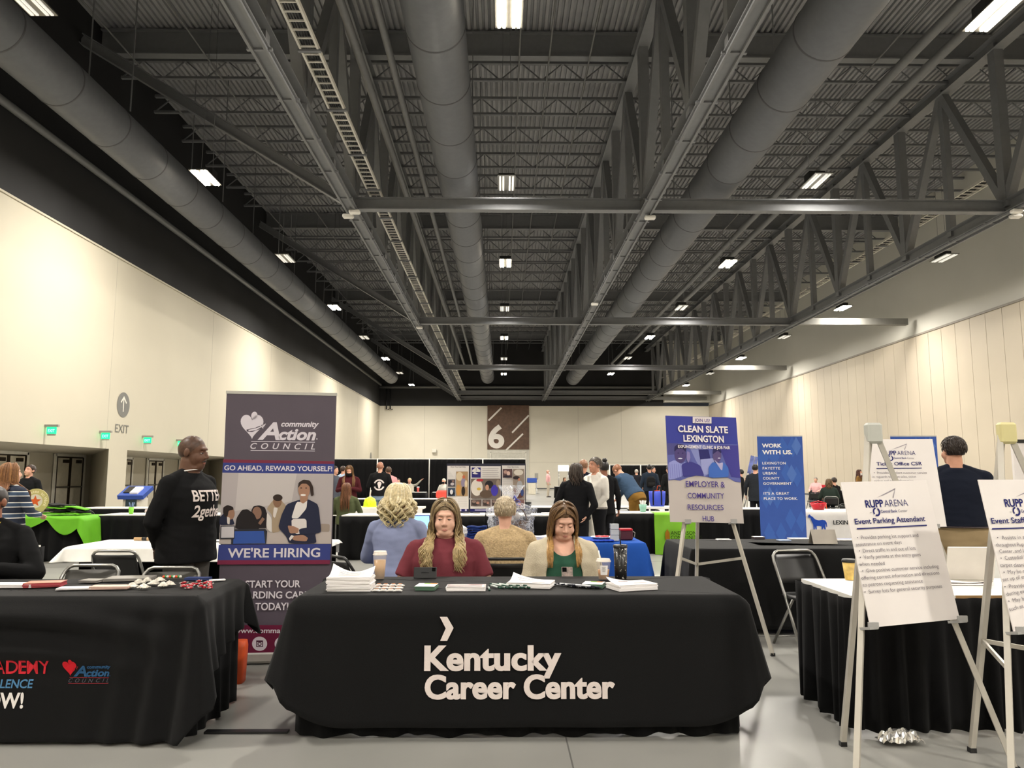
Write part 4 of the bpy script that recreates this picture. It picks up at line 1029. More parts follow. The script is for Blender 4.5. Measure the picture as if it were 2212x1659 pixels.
    if jacket:
        g = MB(); g.M = Tm; rg = [(z, cx, cy, (rx if z > .85 else .177*W)+.024, (ry if z > .85 else .134*W2)+.022) for z, cx, cy, rx, ry in rings_ if z > hem+.03]
        g.rings([(hem-.04, 0, 0, rg[0][3]*1.03, rg[0][4]*1.04)]+rg[:-1]+[(1.447, 0, .018, .088, .076)], 32, 2.3); g.M = None
        for sd in ('L', 'R'):
            S, E_, Wr = sk[sd]; aw = 1+(W-1)*.42; sx_ = 1 if sd == 'L' else -1
            g.cap(T((sx_*.06, .018, 1.435)), S, .05*s, .066*s*aw, 12)
            g.cap(S, E_, .073*s*aw, .063*s*aw, 14); g.cap(E_, E_+(Wr-E_)*.95, .062*s*aw, .045*s*aw, 14)
        me = remeshed(g, max(res, .009), 6, .5)
        inv = Tm.inverted(); bm = bmesh.new(); bm.from_mesh(me)
        dl = []
        for v in bm.verts:
            q_ = inv @ v.co
            o_ = .062+.052*min(1, max(0, (1.40-q_.z)/.2))
            if q_.y < .0 and abs(q_.x) < o_*(1+(W-1)*.8) and q_.z > hem-.1: dl.append(v)
            elif q_.z > 1.44 and abs(q_.x) < .075: dl.append(v)
        bmesh.ops.delete(bm, geom=dl, context='VERTS'); tidy(bm); bm.to_mesh(me); bm.free()
        ruffle(me, .006, 8)
        jo = mesh_ob('cardigan', me, jacket, P_); md = jo.modifiers.new('t', 'SOLIDIFY'); md.thickness = .006
    if bottom:
        g = MB(); g.M = Tm; g.rings([(.878 if sit else .79, 0, 0, .135*W, .12*W2), (.888 if sit else .87, 0, .003, .17*W, .128*W2), (.93, 0, .005, .174*W, .132*W2), (1.0, 0, 0, .162*W, .128*W2)], 28, 2.3); g.M = None
        for sx in (1, -1):
            a, b, c = lg[sx]
            g.cap(a, b, .094*s*lw, .068*s*lw, 14); g.cap(b, c+Vector((0, 0, -.02*s)), .067*s*lw, .056*s, 14)
        me = remeshed(g, max(res, .01), 5, .5)
        ruffle(me, .005, 8)
        mesh_ob('trousers', me, bottom, P_)
        for sx in (1, -1):
            c = lg[sx][2]; mb = MB()
            mb.rings([(-.0, 0, -.07*s, .048*s, .135*s), (.025*s, 0, -.07*s, .05*s, .137*s), (.055*s, 0, -.055*s, .044*s, .11*s), (.09*s, 0, -.0, .04*s, .055*s)], 18, 2.4, Matrix.Translation((c.x, c.y, c.z-.09*s)))
            mb.build('shoe', mat('shoe '+shoe, shoe, rough=.5), P_)
    if hair: hair_make(hair, hairc, P_, hm, Tm, s, W, res)
    return P_, Tm, Hm, sk
def hair_make(kind, hairc, P_, Hm, Tm, s, W, res):
    hmt = hairm(hairc if isinstance(hairc, str) else hairc[0]); rr = random.Random(hash(kind) % 97 if False else len(kind)*7+3)
    def line_z(y, x=0):          # lower edge of the cap at this front-back position of the head
        return 1.655 if y < -.06 else (1.655-.10*(y+.06)/.07 if y < .01 else (1.545 if y < .05 else 1.505))
    g = MB(); g.M = Hm
    th = {'short': .013, 'buzz': .004, 'fringe': .014}.get(kind, .014)
    def surf(a, b, th_):
        r = 1+.03*noise.noise(Vector((math.cos(a)*3, math.sin(a)*3, b*3)))
        return ((.0735+th_)*math.sin(b)*math.cos(a)*r, .016+(.095+th_)*math.sin(b)*math.sin(a)*r, 1.612+(.09+th_)*math.cos(b)*r)
    def blim(a):
        b = .3
        while b < 2.3:
            x, y, z = surf(a, b, 0)
            if z < line_z(y): return b
            b += .02
        return b
    BL = [blim(2*PI*i/40) for i in range(40)]
    def capc(i, j):
        k = int(round(i*40)) % 40; a = 2*PI*k/40
        fr_ = max(0, -math.sin(a))
        return surf(a, .02+(BL[k]-.02)*j, th*(1-max(.75, .95*fr_)*j**4))
    g.grid(capc, 40, 14, closed=True)
    if kind == 'bun': g.M = Hm; g.ell((0, .045, 1.725), (.045, .045, .04), 16, 10)
    if kind not in ('long', 'wavy', 'bob', 'curly', 'straight'):
        g.M = Hm
        if kind in ('short',) and res < .009:
            for k in range(420):
                a = rr.uniform(0, 2*PI); b = rr.uniform(0, 1.9)
                p = Vector((.0845*math.sin(b)*math.cos(a), .016+.106*math.sin(b)*math.sin(a), 1.612+.1015*math.cos(b)))
                if p.z < line_z(p.y)+.01: continue
                n = (p-Vector((0, .016, 1.60))).normalized(); d = Vector((0, .3, -1)); d = (d-n*d.dot(n)).normalized()
                g.tube([p, p+d*.018+n*.0005, p+d*.036-n*.004], [.004, .0045, .001], 5, flat=.5)
        o = g.build('hair', hmt, P_, solid=0); return o
    ob = g.build('hair', hmt, P_)
    mats = [hairm(h) for h in (hairc if isinstance(hairc, (list, tuple)) else [hairc])]
    st = MB(); n = {'long': 330, 'wavy': 420, 'bob': 200, 'curly': 420, 'straight': 400}[kind] if res < .009 else 90
    end = {'long': 1.15, 'wavy': 1.225, 'bob': 1.40, 'curly': 1.36, 'straight': 1.27}[kind]
    for k in range(n):
        a = rr.uniform(-PI*.5+.98, PI*1.5-.98) if True else 0      # angle round the head, front gap for the face
        lay = rr.uniform(0, 1); sweep = k % 4 == 0
        if sweep: sgn = rr.choice((-1, 1)); a = -PI/2+sgn*rr.uniform(.98, 1.25); b0 = rr.uniform(.3, .82); lay *= .6
        rx, ry = .088+.012*lay, .110+.012*lay
        ca, sa = math.cos(a), math.sin(a)
        part = .012*(1 if ca > 0 else -1)
        pts = []; rs = []
        m = 32 if res < .009 else 16
        L_end = end+rr.uniform(-.03, .06)
        if kind == 'curly': L_end = 1.43+rr.uniform(-.06, .05)
        ph = round(a*5)*1.7+rr.uniform(-.5, .5); wv = {'long': .004, 'wavy': .016, 'bob': .006, 'curly': .02, 'straight': .003}[kind]
        fr = {'curly': 62, 'wavy': 40}.get(kind, 30)
        for i in range(m+1):
            t = i/m
            if t < .4:
                b = (t/.4)*PI/2
                if sweep:
                    q_ = t/.4; aa = -PI/2+(a+PI/2)*min(1, .05+q_**.8); bb = b0+(PI/2-b0)*q_**1.4
                    pts.append(Vector(((.0835+.012*lay)*math.sin(bb)*math.cos(aa), .016+(.106+.010*lay)*math.sin(bb)*math.sin(aa)*(.96+.02*q_), 1.612+(.101+.006*lay)*math.cos(bb)))); rs.append(.0075)
                    continue
                p = Vector((part*(1-math.sin(b))+rx*math.sin(b)*ca, .016+ry*math.sin(b)*sa*(1 if sa > 0 else .92)-.045*(1-math.sin(b))*(1 if sa < 0 else -.4), 1.612+(.102+.008*lay)*math.cos(b)))
            else:
                q_ = (t-.4)/.6; z = 1.612+(L_end-1.612)*q_
                sp = 1+.12*math.sin(min(1, q_*1.3)*PI)*(1.8 if kind == 'curly' else .8)
                fx, fy = rx*ca*sp, .016+ry*sa*(.92 if sa < 0 else 1)*sp
                if z < 1.47 and kind in ('long', 'wavy', 'straight'):
                    kk = min(1, (1.47-z)/.1)
                    if sa < .25: fy = fy*(1-kk)+(-.135-.02*lay-(W-1)*.06-.03*min(1, max(0, (1.40-z)/.12)))*kk; fx += math.copysign((.012+.05*lay*(.4 if kind == 'straight' else 1))*kk, ca)
                    else: fy = fy*(1-kk)+(.135+.02*lay+.05*(W-1))*kk
                p = Vector((fx, fy, z))
                am = wv*min(1, q_*2.2)*(1+lay*.5)
                p += Vector((math.sin(z*fr+ph)*am, math.cos(z*fr*.9+ph*1.3)*am*.7, 0))
            pts.append(p); rs.append((.0068 if kind != 'curly' else .009)*(1-.75*max(0, (t-.55)/.45)**1.6)*(.6 if t < .1 else 1))
        out = []
        for i, p in enumerate(pts):
            hp = Hm @ p; tp = Tm @ p; kk = 0 if p.z > 1.5 else min(1, (1.5-p.z)/.1)
            out.append(hp*(1-kk)+tp*kk)
        if len(mats) > 1: st.cur = rr.choice([0, 0, 1])
        n0 = len(st.f); st.tube(out, [r*s for r in rs], 6, flat=.55)
        if len(mats) > 2:
            for fi in range(n0, len(st.f)):
                z = sum((st.v[i].z for i in st.f[fi]))/len(st.f[fi]); z0 = (Tm @ Vector((0, 0, 1.50))).z
                if z < z0+rr.uniform(-.05, .03): st.mi[fi] = 2
    st.build('hair_locks', mats, ob)
def print_on(P_, name, prints, target, m, direction=(0, 1, 0), off=.004):
    """lettering laid on a garment: prints = [(verts, faces)] in person space, pushed along direction onto the cloth"""
    me = target.data; bv = bvhtree.BVHTree.FromPolygons([v.co for v in me.vertices], [p.vertices[:] for p in me.polygons])
    mb = MB(); d = Vector(direction).normalized()
    for vs_, fs in prints:
        bm = bmesh.new(); bv_ = [bm.verts.new(v) for v in vs_]
        for f in fs:
            try: bm.faces.new([bv_[i] for i in f])
            except ValueError: pass
        for _ in range(4):
            bmesh.ops.triangulate(bm, faces=bm.faces[:]); ed = [e for e in bm.edges if e.calc_length() > .014]
            if not ed: break
            bmesh.ops.subdivide_edges(bm, edges=ed, cuts=1)
        bmesh.ops.triangulate(bm, faces=bm.faces[:]); bm.verts.index_update(); vs_ = [v.co.copy() for v in bm.verts]; fs = [[v.index for v in f.verts] for f in bm.faces]; bm.free()
        out = []
        for p in vs_:
            p = Vector(p); h = bv.ray_cast(p-d*1.0, d)
            out.append(h[0]-d*off if h[0] else p)
        mb.add(out, fs)
    return mb.build(name, m, P_)
def child(P_, nm): return next(c for c in P_.children if c.name.split('.')[0] == nm)
# ---- the two women behind the middle table
MAROON = cloth('maroon cotton', '6e333b', var=.08)
pm, *_ = person('woman with long wavy blonde hair in a maroon T-shirt, seated behind the Kentucky table', at(960, 1170, Y=5.5).x, 5.56, 0, H=1.55, W=1.5, sit=True, yaw=rad(2), pitch=rad(10), arms={'L': ((.345, -.06, .70), (.2, -.24, .64)), 'R': ((-.345, -.06, .70), (-.2, -.24, .64))}, top=MAROON, sleeve='short', bottom=cloth('dark jeans', '2a2d36'), skinc='deb09a', hair='wavy', hairc=['75634a', '9c8862', 'a8936a'], res=.0055, fat=.9, face=2, hsc=1.15)
CARD = cloth('oatmeal knit', 'c2b7a0', bump=.5, bscale=160)
DGREEN = cloth('dark green jersey', '2d5241')
pg, *_ = person('woman in green top and oatmeal cardigan looking down at a phone at the Kentucky table', at(1217, 1180, Y=5.5).x, 5.56, 0, H=1.53, W=1.3, sit=True, yaw=rad(6), pitch=rad(26), arms={'L': ((.30, -.03, .62), (.04, -.27, .75)), 'R': ((-.30, -.03, .62), (-.06, -.28, .74))}, hands=(1.0, 1.0), top=DGREEN, sleeve='none', scoop=.13, bottom=cloth('dark jeans', '2a2d36'), skinc='d9aa94', hair='straight', hairc=['5e4630', '7a5d3c', 'a9834f'], res=.0055, fat=.8, face=3, jacket=CARD, hsc=1.14)
# ---- seated, seen from behind
BLUSH = cloth('dusty blue jersey', '868eae')
person('woman with curly pale blonde hair in a dusty blue sweater, seen from behind', at(856, 1170, Y=6.45).x, 6.45, PI-rad(12), H=1.68, W=1.2, sit=True, lean=rad(4), yaw=rad(-8), top=BLUSH, hem=.82, bottom=cloth('dark trousers', '23242a'), skinc='d2a48e', hair='curly', hairc=['c4b48c', 'd9ccaa', 'd0c298'], res=.008, face=True, hsc=1.12)
KNIT = mat('tan knit', 'b79f79', rough=.95, bump=1.0, bscale=75, var=.18, vscale=60)
person('person with short grey-blonde hair in a tan knit cardigan, seen from behind', at(1091, 1170, Y=6.35).x, 6.35, PI, H=1.56, W=1.3, sit=True, lean=rad(3), top=KNIT, hem=.84, bottom=cloth('dark trousers', '23242a'), skinc='cfa08a', hair='short', hairc='b3a389', res=.0075, hsc=1.1)
chair(at(1092, 1212, Y=6.25).x, 6.22, PI, 'black folding chair under the person in the tan cardigan', BLACK_METAL)
chair(at(770, 1212, Y=6.3).x, 6.35, PI-rad(48), 'black folding chair standing askew left of the woman in the dusty blue sweater', BLACK_METAL)
chair(pm.location.x, 5.68, 0, 'folding chair under the woman in the maroon T-shirt', BLACK_METAL)
chair(pg.location.x, 5.68, 0, 'folding chair under the woman in the oatmeal cardigan', BLACK_METAL)
# ---- man standing by the banner
BSWEAT = cloth('black cotton sweater', '141415')
mx = at(408, 1100, Y=5.83).x
ps, TmS, HmS, skS = person('bald man in a black Better 2gether sweater standing with hands behind his back', mx, 5.83, rad(72), H=1.70, W=1.3, yaw=rad(13), pitch=rad(7), arms={'L': ((.285, .075, 1.09), (.09, .2, .93)), 'R': ((-.285, .075, 1.09), (-.07, .21, .90))}, top=BSWEAT, hem=.785, bottom=cloth('charcoal trousers', '4a4744'), skinc='5f4232', hair='buzz', hairc='4a3428', res=.0055, fat=.6, face=2, neck=1.15, hsc=1.08)
pr_ = []
for body, w_, z, sz, sh_ in (('BETTER', .33, 1.235, .115, .05), ('2gether', .33, 1.12, .12, .2)):
    vs_, fs = text_mesh(body, sz, bold=.02, shear=sh_); x0 = min(p[0] for p in vs_); x1 = max(p[0] for p in vs_); k = w_/(x1-x0)
    pr_.append(([((p[0]-x0)*k-.14, -.4, p[2]+z) for p in vs_], fs))
print_on(ps, 'lettering', pr_, child(ps, 'top'), mat('white cloth print', 'd9cdc8'))
tag(MB().tube([TmS @ Vector((.088*math.cos(a), .01+.085*math.sin(a)-.0, 1.452-.016*math.cos(a+PI/2)*-1)) for a in [2*PI*k/24 for k in range(25)]], .0042, 6).build('collar', cloth('white cotton', 'e2ded8'), ps), 'white undershirt collar')
hb_ = MB(); hb_.M = HmS
hb_.tube([(k*.0075, -.098+abs(k)*.0035, 1.541-abs(k)*.0022) for k in range(-4, 5)], [.001, .004, .005, .005, .0045, .005, .005, .004, .001], 6); hb_.build('moustache', hairm('2a211d'), ps)
# ---- seated at far left, cut off by the photo edge
pl_, TmL, *_ = person('person in a black sweater with yellow lanyard seated at the far left', -3.63, 5.52, rad(8), H=1.72, W=1.3, sit=True, yaw=rad(-10), arms={'L': ((.36, -.1, .74), (.1, -.3, .80)), 'R': ((-.36, -.1, .74), (-.1, -.3, .80))}, top=BSWEAT, bottom=cloth('dark jeans', '2a2d36'), skinc='8a5a44', hair='buzz', hairc='2b2320', res=.0065, face=2)
tag(MB().tube([TmL @ Vector(p) for p in ((-.07, -.02, 1.45), (-.06, -.1, 1.40), (-.03, -.15, 1.28), (0, -.165, 1.14), (.03, -.15, 1.28), (.06, -.1, 1.40), (.07, -.02, 1.45))], .008, 6, flat=.4).build('lanyard', mat('yellow ribbon', 'c9b22c'), pl_), 'yellow lanyard')
chair(-3.63, 5.66, rad(8), 'folding chair under the person at far left', BLACK_METAL)
# ---- standing right, navy back
NAVY = cloth('navy shirt', '161a26')
KHAKI = cloth('khaki twill', '9c8868')
nv = at(2072, 1050, Y=6.5).x
pn, TmN, *_ = person('man in a navy shirt and khaki trousers standing with his back turned at right', nv, 6.55, PI-rad(18), H=1.75, W=1.32, yaw=rad(26), arms={'L': ((.29, -.08, 1.08), (.2, -.3, 1.0)), 'R': ((-.29, -.08, 1.08), (-.2, -.3, 1.0))}, top=NAVY, hem=.96, bottom=KHAKI, skinc='bf8d74', hair='short', hairc='2e2520', res=.007, neck=1.1)
mb = MB(); mb.M = TmN
mb.tube([(.243*math.cos(a), .005+.176*math.sin(a), .965) for a in [2*PI*k/40 for k in range(41)]], .02, 6, flat=.35); tag(mb.build('belt', mat('dark brown leather', '2c2022', rough=.4), pn), 'dark leather belt')
# ---- talking pair in the middle distance
BKNIT = cloth('black knit', '151517')
pw = person('woman with dark shoulder-length hair in a black sweater, hand on hip, seen from behind', at(1246, 1100, Y=11).x, 11.0, PI+rad(-14), H=1.585, W=1.15, yaw=rad(-16), arms={'L': ((.30, .06, 1.1), (.18, .07, .94)), 'R': ((-.29, .1, 1.08), (-.17, .1, .92))}, hands=(.3, .3), top=BKNIT, hem=.86, bottom=cloth('black trousers', '17171a'), skinc='cf9f88', hair='bob', hairc=['3a3029', '4a3f36'], res=.0085)
WSHIRT = cloth('white dress shirt', 'd8d3ca')
pw2, TmW, *_ = person('grey-haired man with glasses in a white dress shirt facing the woman in black', at(1288, 1100, Y=11.4).x, 11.5, rad(-52), H=1.69, W=1.08, yaw=rad(-6), arms={'L': ((.24, -.02, 1.12), (.16, -.16, .98)), 'R': ((-.27, .05, 1.1), (-.2, -.16, .98))}, top=WSHIRT, hem=.94, bottom=cloth('black trousers', '17171a'), skinc='c08a70', hair='short', hairc='6a625a', res=.0075, face=2)
mb = MB(); mb.M = TmW
mb.tube([(.19*math.cos(a), .14*math.sin(a), .955) for a in [2*PI*k/36 for k in range(37)]], .02, 6, flat=.35); mb.build('belt', mat('dark brown leather', '2c2022'), pw2)
hw = [c for c in pw2.children if c.name.startswith('body')][0]
person('man in a dark navy jacket standing behind the woman in black', at(1262, 1100, Y=14.6).x, 14.6, rad(160), H=1.72, W=1.1, top=cloth('dark navy wool', '1a1c28'), bottom=cloth('black trousers', '17171a'), skinc='c08a70', hair='short', hairc='7c5a44', res=.012)
person('woman in black with her dark hair in a high bun, seen from behind', at(1306, 1100, Y=13.0).x, 13.0, PI+rad(10), H=1.66, W=1.0, top=BKNIT, hem=.8, bottom=cloth('black trousers', '17171a'), skinc='8a5c48', hair='bun', hairc='1d1817', res=.010)
person('man in a slate blue shirt and mustard trousers bending over a table', at(1376, 1100, Y=15.8).x, 15.8, PI+rad(42), H=1.84, W=1.15, lean=rad(40), yaw=rad(0), pitch=rad(15), arms={'L': ((.24, -.55, 1.02), (.15, -.72, .82)), 'R': ((-.24, -.5, 1.02), (-.2, -.66, .86))}, top=cloth('slate blue shirt', '34465c'), hem=.92, bottom=cloth('mustard corduroy', '7a5a28'), skinc='c58f76', hair='short', hairc='7d5238', res=.010)
# ---- left far pair
STR = bpy.data.materials.new('striped knit'); STR.use_nodes = True
nt = STR.node_tree; b_ = nt.nodes['Principled BSDF']; b_.inputs['Roughness'].default_value = .9
tc = nt.nodes.new('ShaderNodeTexCoord'); sp = nt.nodes.new('ShaderNodeSeparateXYZ'); nt.links.new(tc.outputs['Object'], sp.inputs[0])
mt = nt.nodes.new('ShaderNodeMath'); mt.operation = 'MULTIPLY'; mt.inputs[1].default_value = 1/.125; nt.links.new(sp.outputs['Z'], mt.inputs[0])
fr = nt.nodes.new('ShaderNodeMath'); fr.operation = 'FRACT'; nt.links.new(mt.outputs[0], fr.inputs[0])
rp = nt.nodes.new('ShaderNodeValToRGB'); rp.color_ramp.interpolation = 'CONSTANT'; el = rp.color_ramp.elements
el[0].position = 0; el[0].color = (*rgb('1b2233'), 1); el[1].position = .48; el[1].color = (*rgb('d8d4cc'), 1)
for p_, c_ in ((.56, '34465e'), (.88, 'd8d4cc'), (.95, '1b2233')): e_ = el.new(p_); e_.color = (*rgb(c_), 1)
nt.links.new(fr.outputs[0], rp.inputs[0]); nt.links.new(rp.outputs[0], b_.inputs['Base Color'])
pst, TmT, *_ = person('woman with long auburn hair in a navy striped sweater and pale jeans, seen from behind', at(20, 1080, Y=9).x, 9.0, PI-rad(15), H=1.54, W=1.22, yaw=rad(-25), arms={'L': ((.29, -.06, 1.1), (.2, -.28, 1.06)), 'R': ((-.29, -.06, 1.1), (-.2, -.28, 1.06))}, top=STR, hem=.90, bottom=cloth('pale blue denim', '8496ab', bscale=90), skinc='cfa088', hair='straight', hairc=['6f4a2c', '8f643c', '80573a'], res=.0085, hsc=1.08)
mb = MB(); mb.tube([TmT @ Vector((-.12+.25*k, .17-.1*abs(k-.5), 1.42-.42*k)) for k in [i/10 for i in range(11)]], .014, 6, flat=.4); tag(mb.build('bag_strap', mat('brown leather', '4a2f26'), pst), 'brown leather bag strap')
person('woman in a black jacket with dark tied-back hair facing the woman in stripes', at(58, 1080, Y=14.3).x, 14.3, rad(-12), H=1.62, W=1.15, pitch=rad(-10), top=cloth('black fleece', '18181a'), bottom=cloth('dark trousers', '23242a'), skinc='cf9a86', hair='short', hairc='33241d', res=.009, face=2)
# ---- far booths
def far(desc, u, Y, rz, H=1.7, v=1080, **k):
    k.setdefault('res', .016); k.setdefault('skinc', 'c9977f')
    return person(desc, at(u, v, Y=Y).x, Y, rz, H=H, **k)
BLK = cloth('black cotton', '161617')
ph, TmH, *_ = far('man with a shaved head in a black hooded sweatshirt and pale jeans, seen from behind', 820, 19.0, PI, H=1.76, W=1.15, top=BLK, hem=.9, bottom=cloth('pale blue denim', '8496ab'), hair='buzz', hairc='a0705a', res=.011)
mb = MB()
for a0, a1 in ((20, 160), (200, 340)): ring_arc(mb, 0, 0, .1, .135, a0, a1)
disc(mb, .01, .03, .05); shape(mb, [(-.03, .0), (.05, .0), (.02, -.085), (-.01, -.085)])
print_on(ph, 'round_print', [([(-p.x, .6, p.z+1.2) for p in mb.v], mb.f)], child(ph, 'top'), mat('white cloth print', 'd9cdc8'), direction=(0, -1, 0))
far('woman with long hair in a dark red sweater and black mask looking at her hands', 753, 18.5, rad(6), H=1.66, W=1.15, pitch=rad(22), arms={'L': ((.27, -.03, 1.10), (.05, -.26, 1.16)), 'R': ((-.27, -.03, 1.10), (-.05, -.26, 1.16))}, hands=(1, 1), top=cloth('dark red knit', '43181d'), bottom=cloth('dark trousers', '23242a'), hair='long', hairc=['6b4c30', '8a6a44'], mask='1c1c1d', res=.011)
far('woman with long auburn hair in an olive top, seated, seen from behind', 748, 15.0, PI, H=1.62, W=1.15, sit=True, top=cloth('olive green cotton', '4c5238'), bottom=cloth('dark trousers', '23242a'), hair='long', hairc=['5d3a24', '7a4f30'], res=.011)
far('man in a grey jacket standing at the left edge of the dark curtain', 722, 21, rad(70), H=1.68, top=cloth('grey jacket', '4b4f58'), bottom=cloth('dark trousers', '23242a'), hair='short', hairc='1f1a18')
far('person in a pale blue shirt half hidden behind the woman in the dark red sweater', 740, 24.2, rad(150), H=1.72, top=cloth('pale blue shirt', '9fb0c4'), bottom=cloth('dark trousers', '23242a'), hair='short', hairc='3a2a20')
far('person in a pink sweater standing just behind the black hooded sweatshirt', 838, 21, rad(200), H=1.66, W=1.1, top=cloth('pale pink cotton', 'd49c9c'), bottom=cloth('dark trousers', '23242a'), hair='short', hairc='4a3526')
far('woman with short orange-blonde hair and cream cardigan seated behind the left laptop', 852, 33.5, 0, H=1.62, W=1.1, sit=True, top=cloth('cream cardigan', 'c4bba8'), bottom=cloth('dark trousers', '23242a'), hair='short', hairc='b07a4a')
far('person with dark hair and glasses seated between the two women at the laptops', 860, 35, rad(10), H=1.64, sit=True, top=cloth('grey top', '55524f'), bottom=cloth('dark trousers', '23242a'), hair='short', hairc='2a201c')
far('blonde woman in a grey jacket raising her arm, seated behind the right laptop', 884, 33.5, rad(-10), H=1.68, sit=True, arms={'L': ((.34, -.05, 1.05), (.56, -.1, 1.25)), 'R': ((-.26, -.05, .72), (-.15, -.28, .72))}, top=cloth('light grey jacket', 'a29f94'), bottom=cloth('dark trousers', '23242a'), hair='short', hairc='c9b184')
far('person in pale top and dark mask seated left of the picture board', 958, 33, rad(-20), H=1.66, sit=True, top=cloth('pale grey top', 'bdb9b0'), bottom=cloth('dark trousers', '23242a'), hair='short', hairc='cbbfae', mask='1c1c1d')
far('bald man in a pink shirt and beige trousers standing by the far wall', 1184, 51.5, rad(75), H=1.80, top=cloth('pink shirt', 'd2a3a2'), hem=.96, bottom=cloth('beige twill', 'b5ab9a'), hair='buzz', hairc='b98a78', mask='d8d4d0')
far('person with brown hair seated by the lit screen at the far wall', 1220, 51.6, rad(30), H=1.66, sit=True, top=cloth('dark trousers', '23242a'), bottom=cloth('dark trousers', '23242a'), hair='long', hairc='5d4630')
pb, TmB, *_ = far('man in a dark blue jacket with a black backpack, seen from behind', 1404, 26.5, PI, H=1.80, W=1.1, top=cloth('dark blue jacket', '262f3c'), hem=.84, bottom=cloth('black trousers', '17171a'), hair='short', hairc='1c1816', res=.012)
bp_ = thing('backpack', 'black backpack worn by the man in the dark blue jacket', 'backpack', pb.location, PI)
mb = MB(); mb.rings([(1.05, 0, .24, .13, .06), (1.08, 0, .25, .15, .085), (1.2, 0, .25, .155, .09), (1.32, 0, .24, .14, .08), (1.40, 0, .22, .09, .05)], 24, 3); mb.build('pack', cloth('black nylon', '1b1b1c'), bp_)
mb = MB(); mb.rings([(1.07, 0, .33, .1, .03), (1.12, 0, .335, .11, .04), (1.2, 0, .335, .105, .035)], 20, 3); mb.build('pocket', cloth('black nylon pocket', '242425'), bp_)
far('grey-haired man in a dark suit behind the man with the backpack', 1376, 36, rad(170), H=1.72, top=cloth('dark suit', '1c1d22'), bottom=cloth('dark suit', '1c1d22'), hair='short', hairc='a39c92')
far('man in a navy jacket standing right of the man with the backpack', 1413, 31, rad(30), H=1.78, top=cloth('dark blue jacket', '262f3c'), bottom=cloth('dark trousers', '23242a'), hair='short', hairc='2a221d')
far('person in black standing behind the left side of the Clean Slate poster', 1446, 24, rad(200), H=1.74, top=BLK, bottom=cloth('black trousers', '17171a'), hair='short', hairc='1c1816')
far('person in black seated left of the blue WORK WITH US banner', 1614, 36, rad(-60), H=1.70, sit=True, top=BLK, bottom=cloth('dark trousers', '23242a'), hair='short', hairc='7a5640')
far('person in black standing beside the Clean Slate poster\'s right edge', 1601, 24, rad(-120), H=1.62, top=BLK, bottom=cloth('black trousers', '17171a'), hair='short', hairc='1c1816')
far('man in a dark coat standing behind the left edge of the WORK WITH US banner', 1634, 21, rad(150), H=1.73, W=1.1, top=cloth('dark coat', '23262b'), hem=.72, bottom=cloth('black trousers', '17171a'), hair='short', hairc='17130f')
far('grey-haired man in a pink shirt seated at a far black table by the right wall', 1764, 36, rad(-40), H=1.72, W=1.1, sit=True, top=cloth('pink shirt', 'd2a3a2'), bottom=cloth('dark trousers', '23242a'), hair='short', hairc='7d766e')
far('person with blonde-brown hair in a dark green jacket, seated, seen from behind', 1792, 24, rad(160), H=1.68, W=1.1, sit=True, top=cloth('dark green jacket', '2b352f'), bottom=cloth('dark trousers', '23242a'), hair='bob', hairc=['5a4731', '6d5638'])
far('person in a black cap and jacket seated beside the green jacket', 1803, 25.5, rad(200), H=1.74, sit=True, top=BLK, bottom=cloth('dark trousers', '23242a'), hair='short', hairc='2a2018')
far('person in a mustard coat and white mask standing left of the front right easel', 1860, 31, rad(40), H=1.66, top=cloth('mustard coat', '7a5a30'), hem=.7, bottom=cloth('dark trousers', '23242a'), hair='long', hairc='4a2a20', mask='e2ded8')
# ------------------------------------------------------------------ small things
def onto(u, v, z=.762): return at(u, v, Z=z)
def paper_stack(u, v, w_, d_, h_, rz, desc, curl=(0, 0, 0, 0), m=None, marks=None, edge=None, layers=None, name='paper_stack', cat='paper stack', z=.762, group=None, seed=1, front=False):
    p = onto(u, v, z)+Vector((0, d_*.5 if front else 0, 0)); rr = random.Random(seed); t = thing(name, desc, cat, p, rz, group); m = m or PAPER
    n = layers or max(2, int(h_/.007)); mb = MB()
    for k in range(n): mb.box((rr.uniform(-.005, .005), rr.uniform(-.004, .004), (k+.5)*h_/n), (w_, d_, h_/n*.93), rz=rr.uniform(-.03, .03))
    mb.build('pages', edge or m, t)
    def f(i, j):
        x, y = (i-.5)*w_, (j-.5)*d_; zz = h_+.0015
        for (cx, cy), c in zip(((0, 0), (1, 0), (1, 1), (0, 1)), curl):
            dd = math.hypot(i-cx, j-cy); zz += c*max(0, 1-dd/.75)**2
        return (x, y, zz)
    MB().grid(f, 12, 8).build('top_sheet', m, t, solid=.0012)
    if marks:
        mb = MB(); mats_ = []
        for hexc, x0, y0, x1, y1 in marks:
            k = ink(hexc)
            if k not in mats_: mats_.append(k)
            mb.cur = mats_.index(k); nn = 6
            mb.add([Vector(f(x0+(x1-x0)*i/nn, yy))+Vector((0, 0, .0016)) for yy in (y0, y1) for i in range(nn+1)], [(i, i+1, i+nn+2, i+nn+1) for i in range(nn)])
        mb.build('print', mats_, t)
    return t
GR = '9b9694'
lines_ = [(GR, .2, .3+.09*k, .8-.1*(k % 2), .33+.09*k) for k in range(6)]
paper_stack(752, 1278, .25, .17, .078, 0, 'tall stack of white paper with curled top corners at left of the Kentucky table', (0, 0, .045, .06), marks=lines_, seed=2, front=True)
paper_stack(1149, 1271, .26, .17, .028, rad(-14), 'loose white handouts fanned in the middle of the Kentucky table behind pens', (.0, 0, .0, .04), marks=[('b98a74', .55, .2, .85, .3), (GR, .2, .5, .5, .55), (GR, .15, .7, .6, .74)], seed=3, front=True)
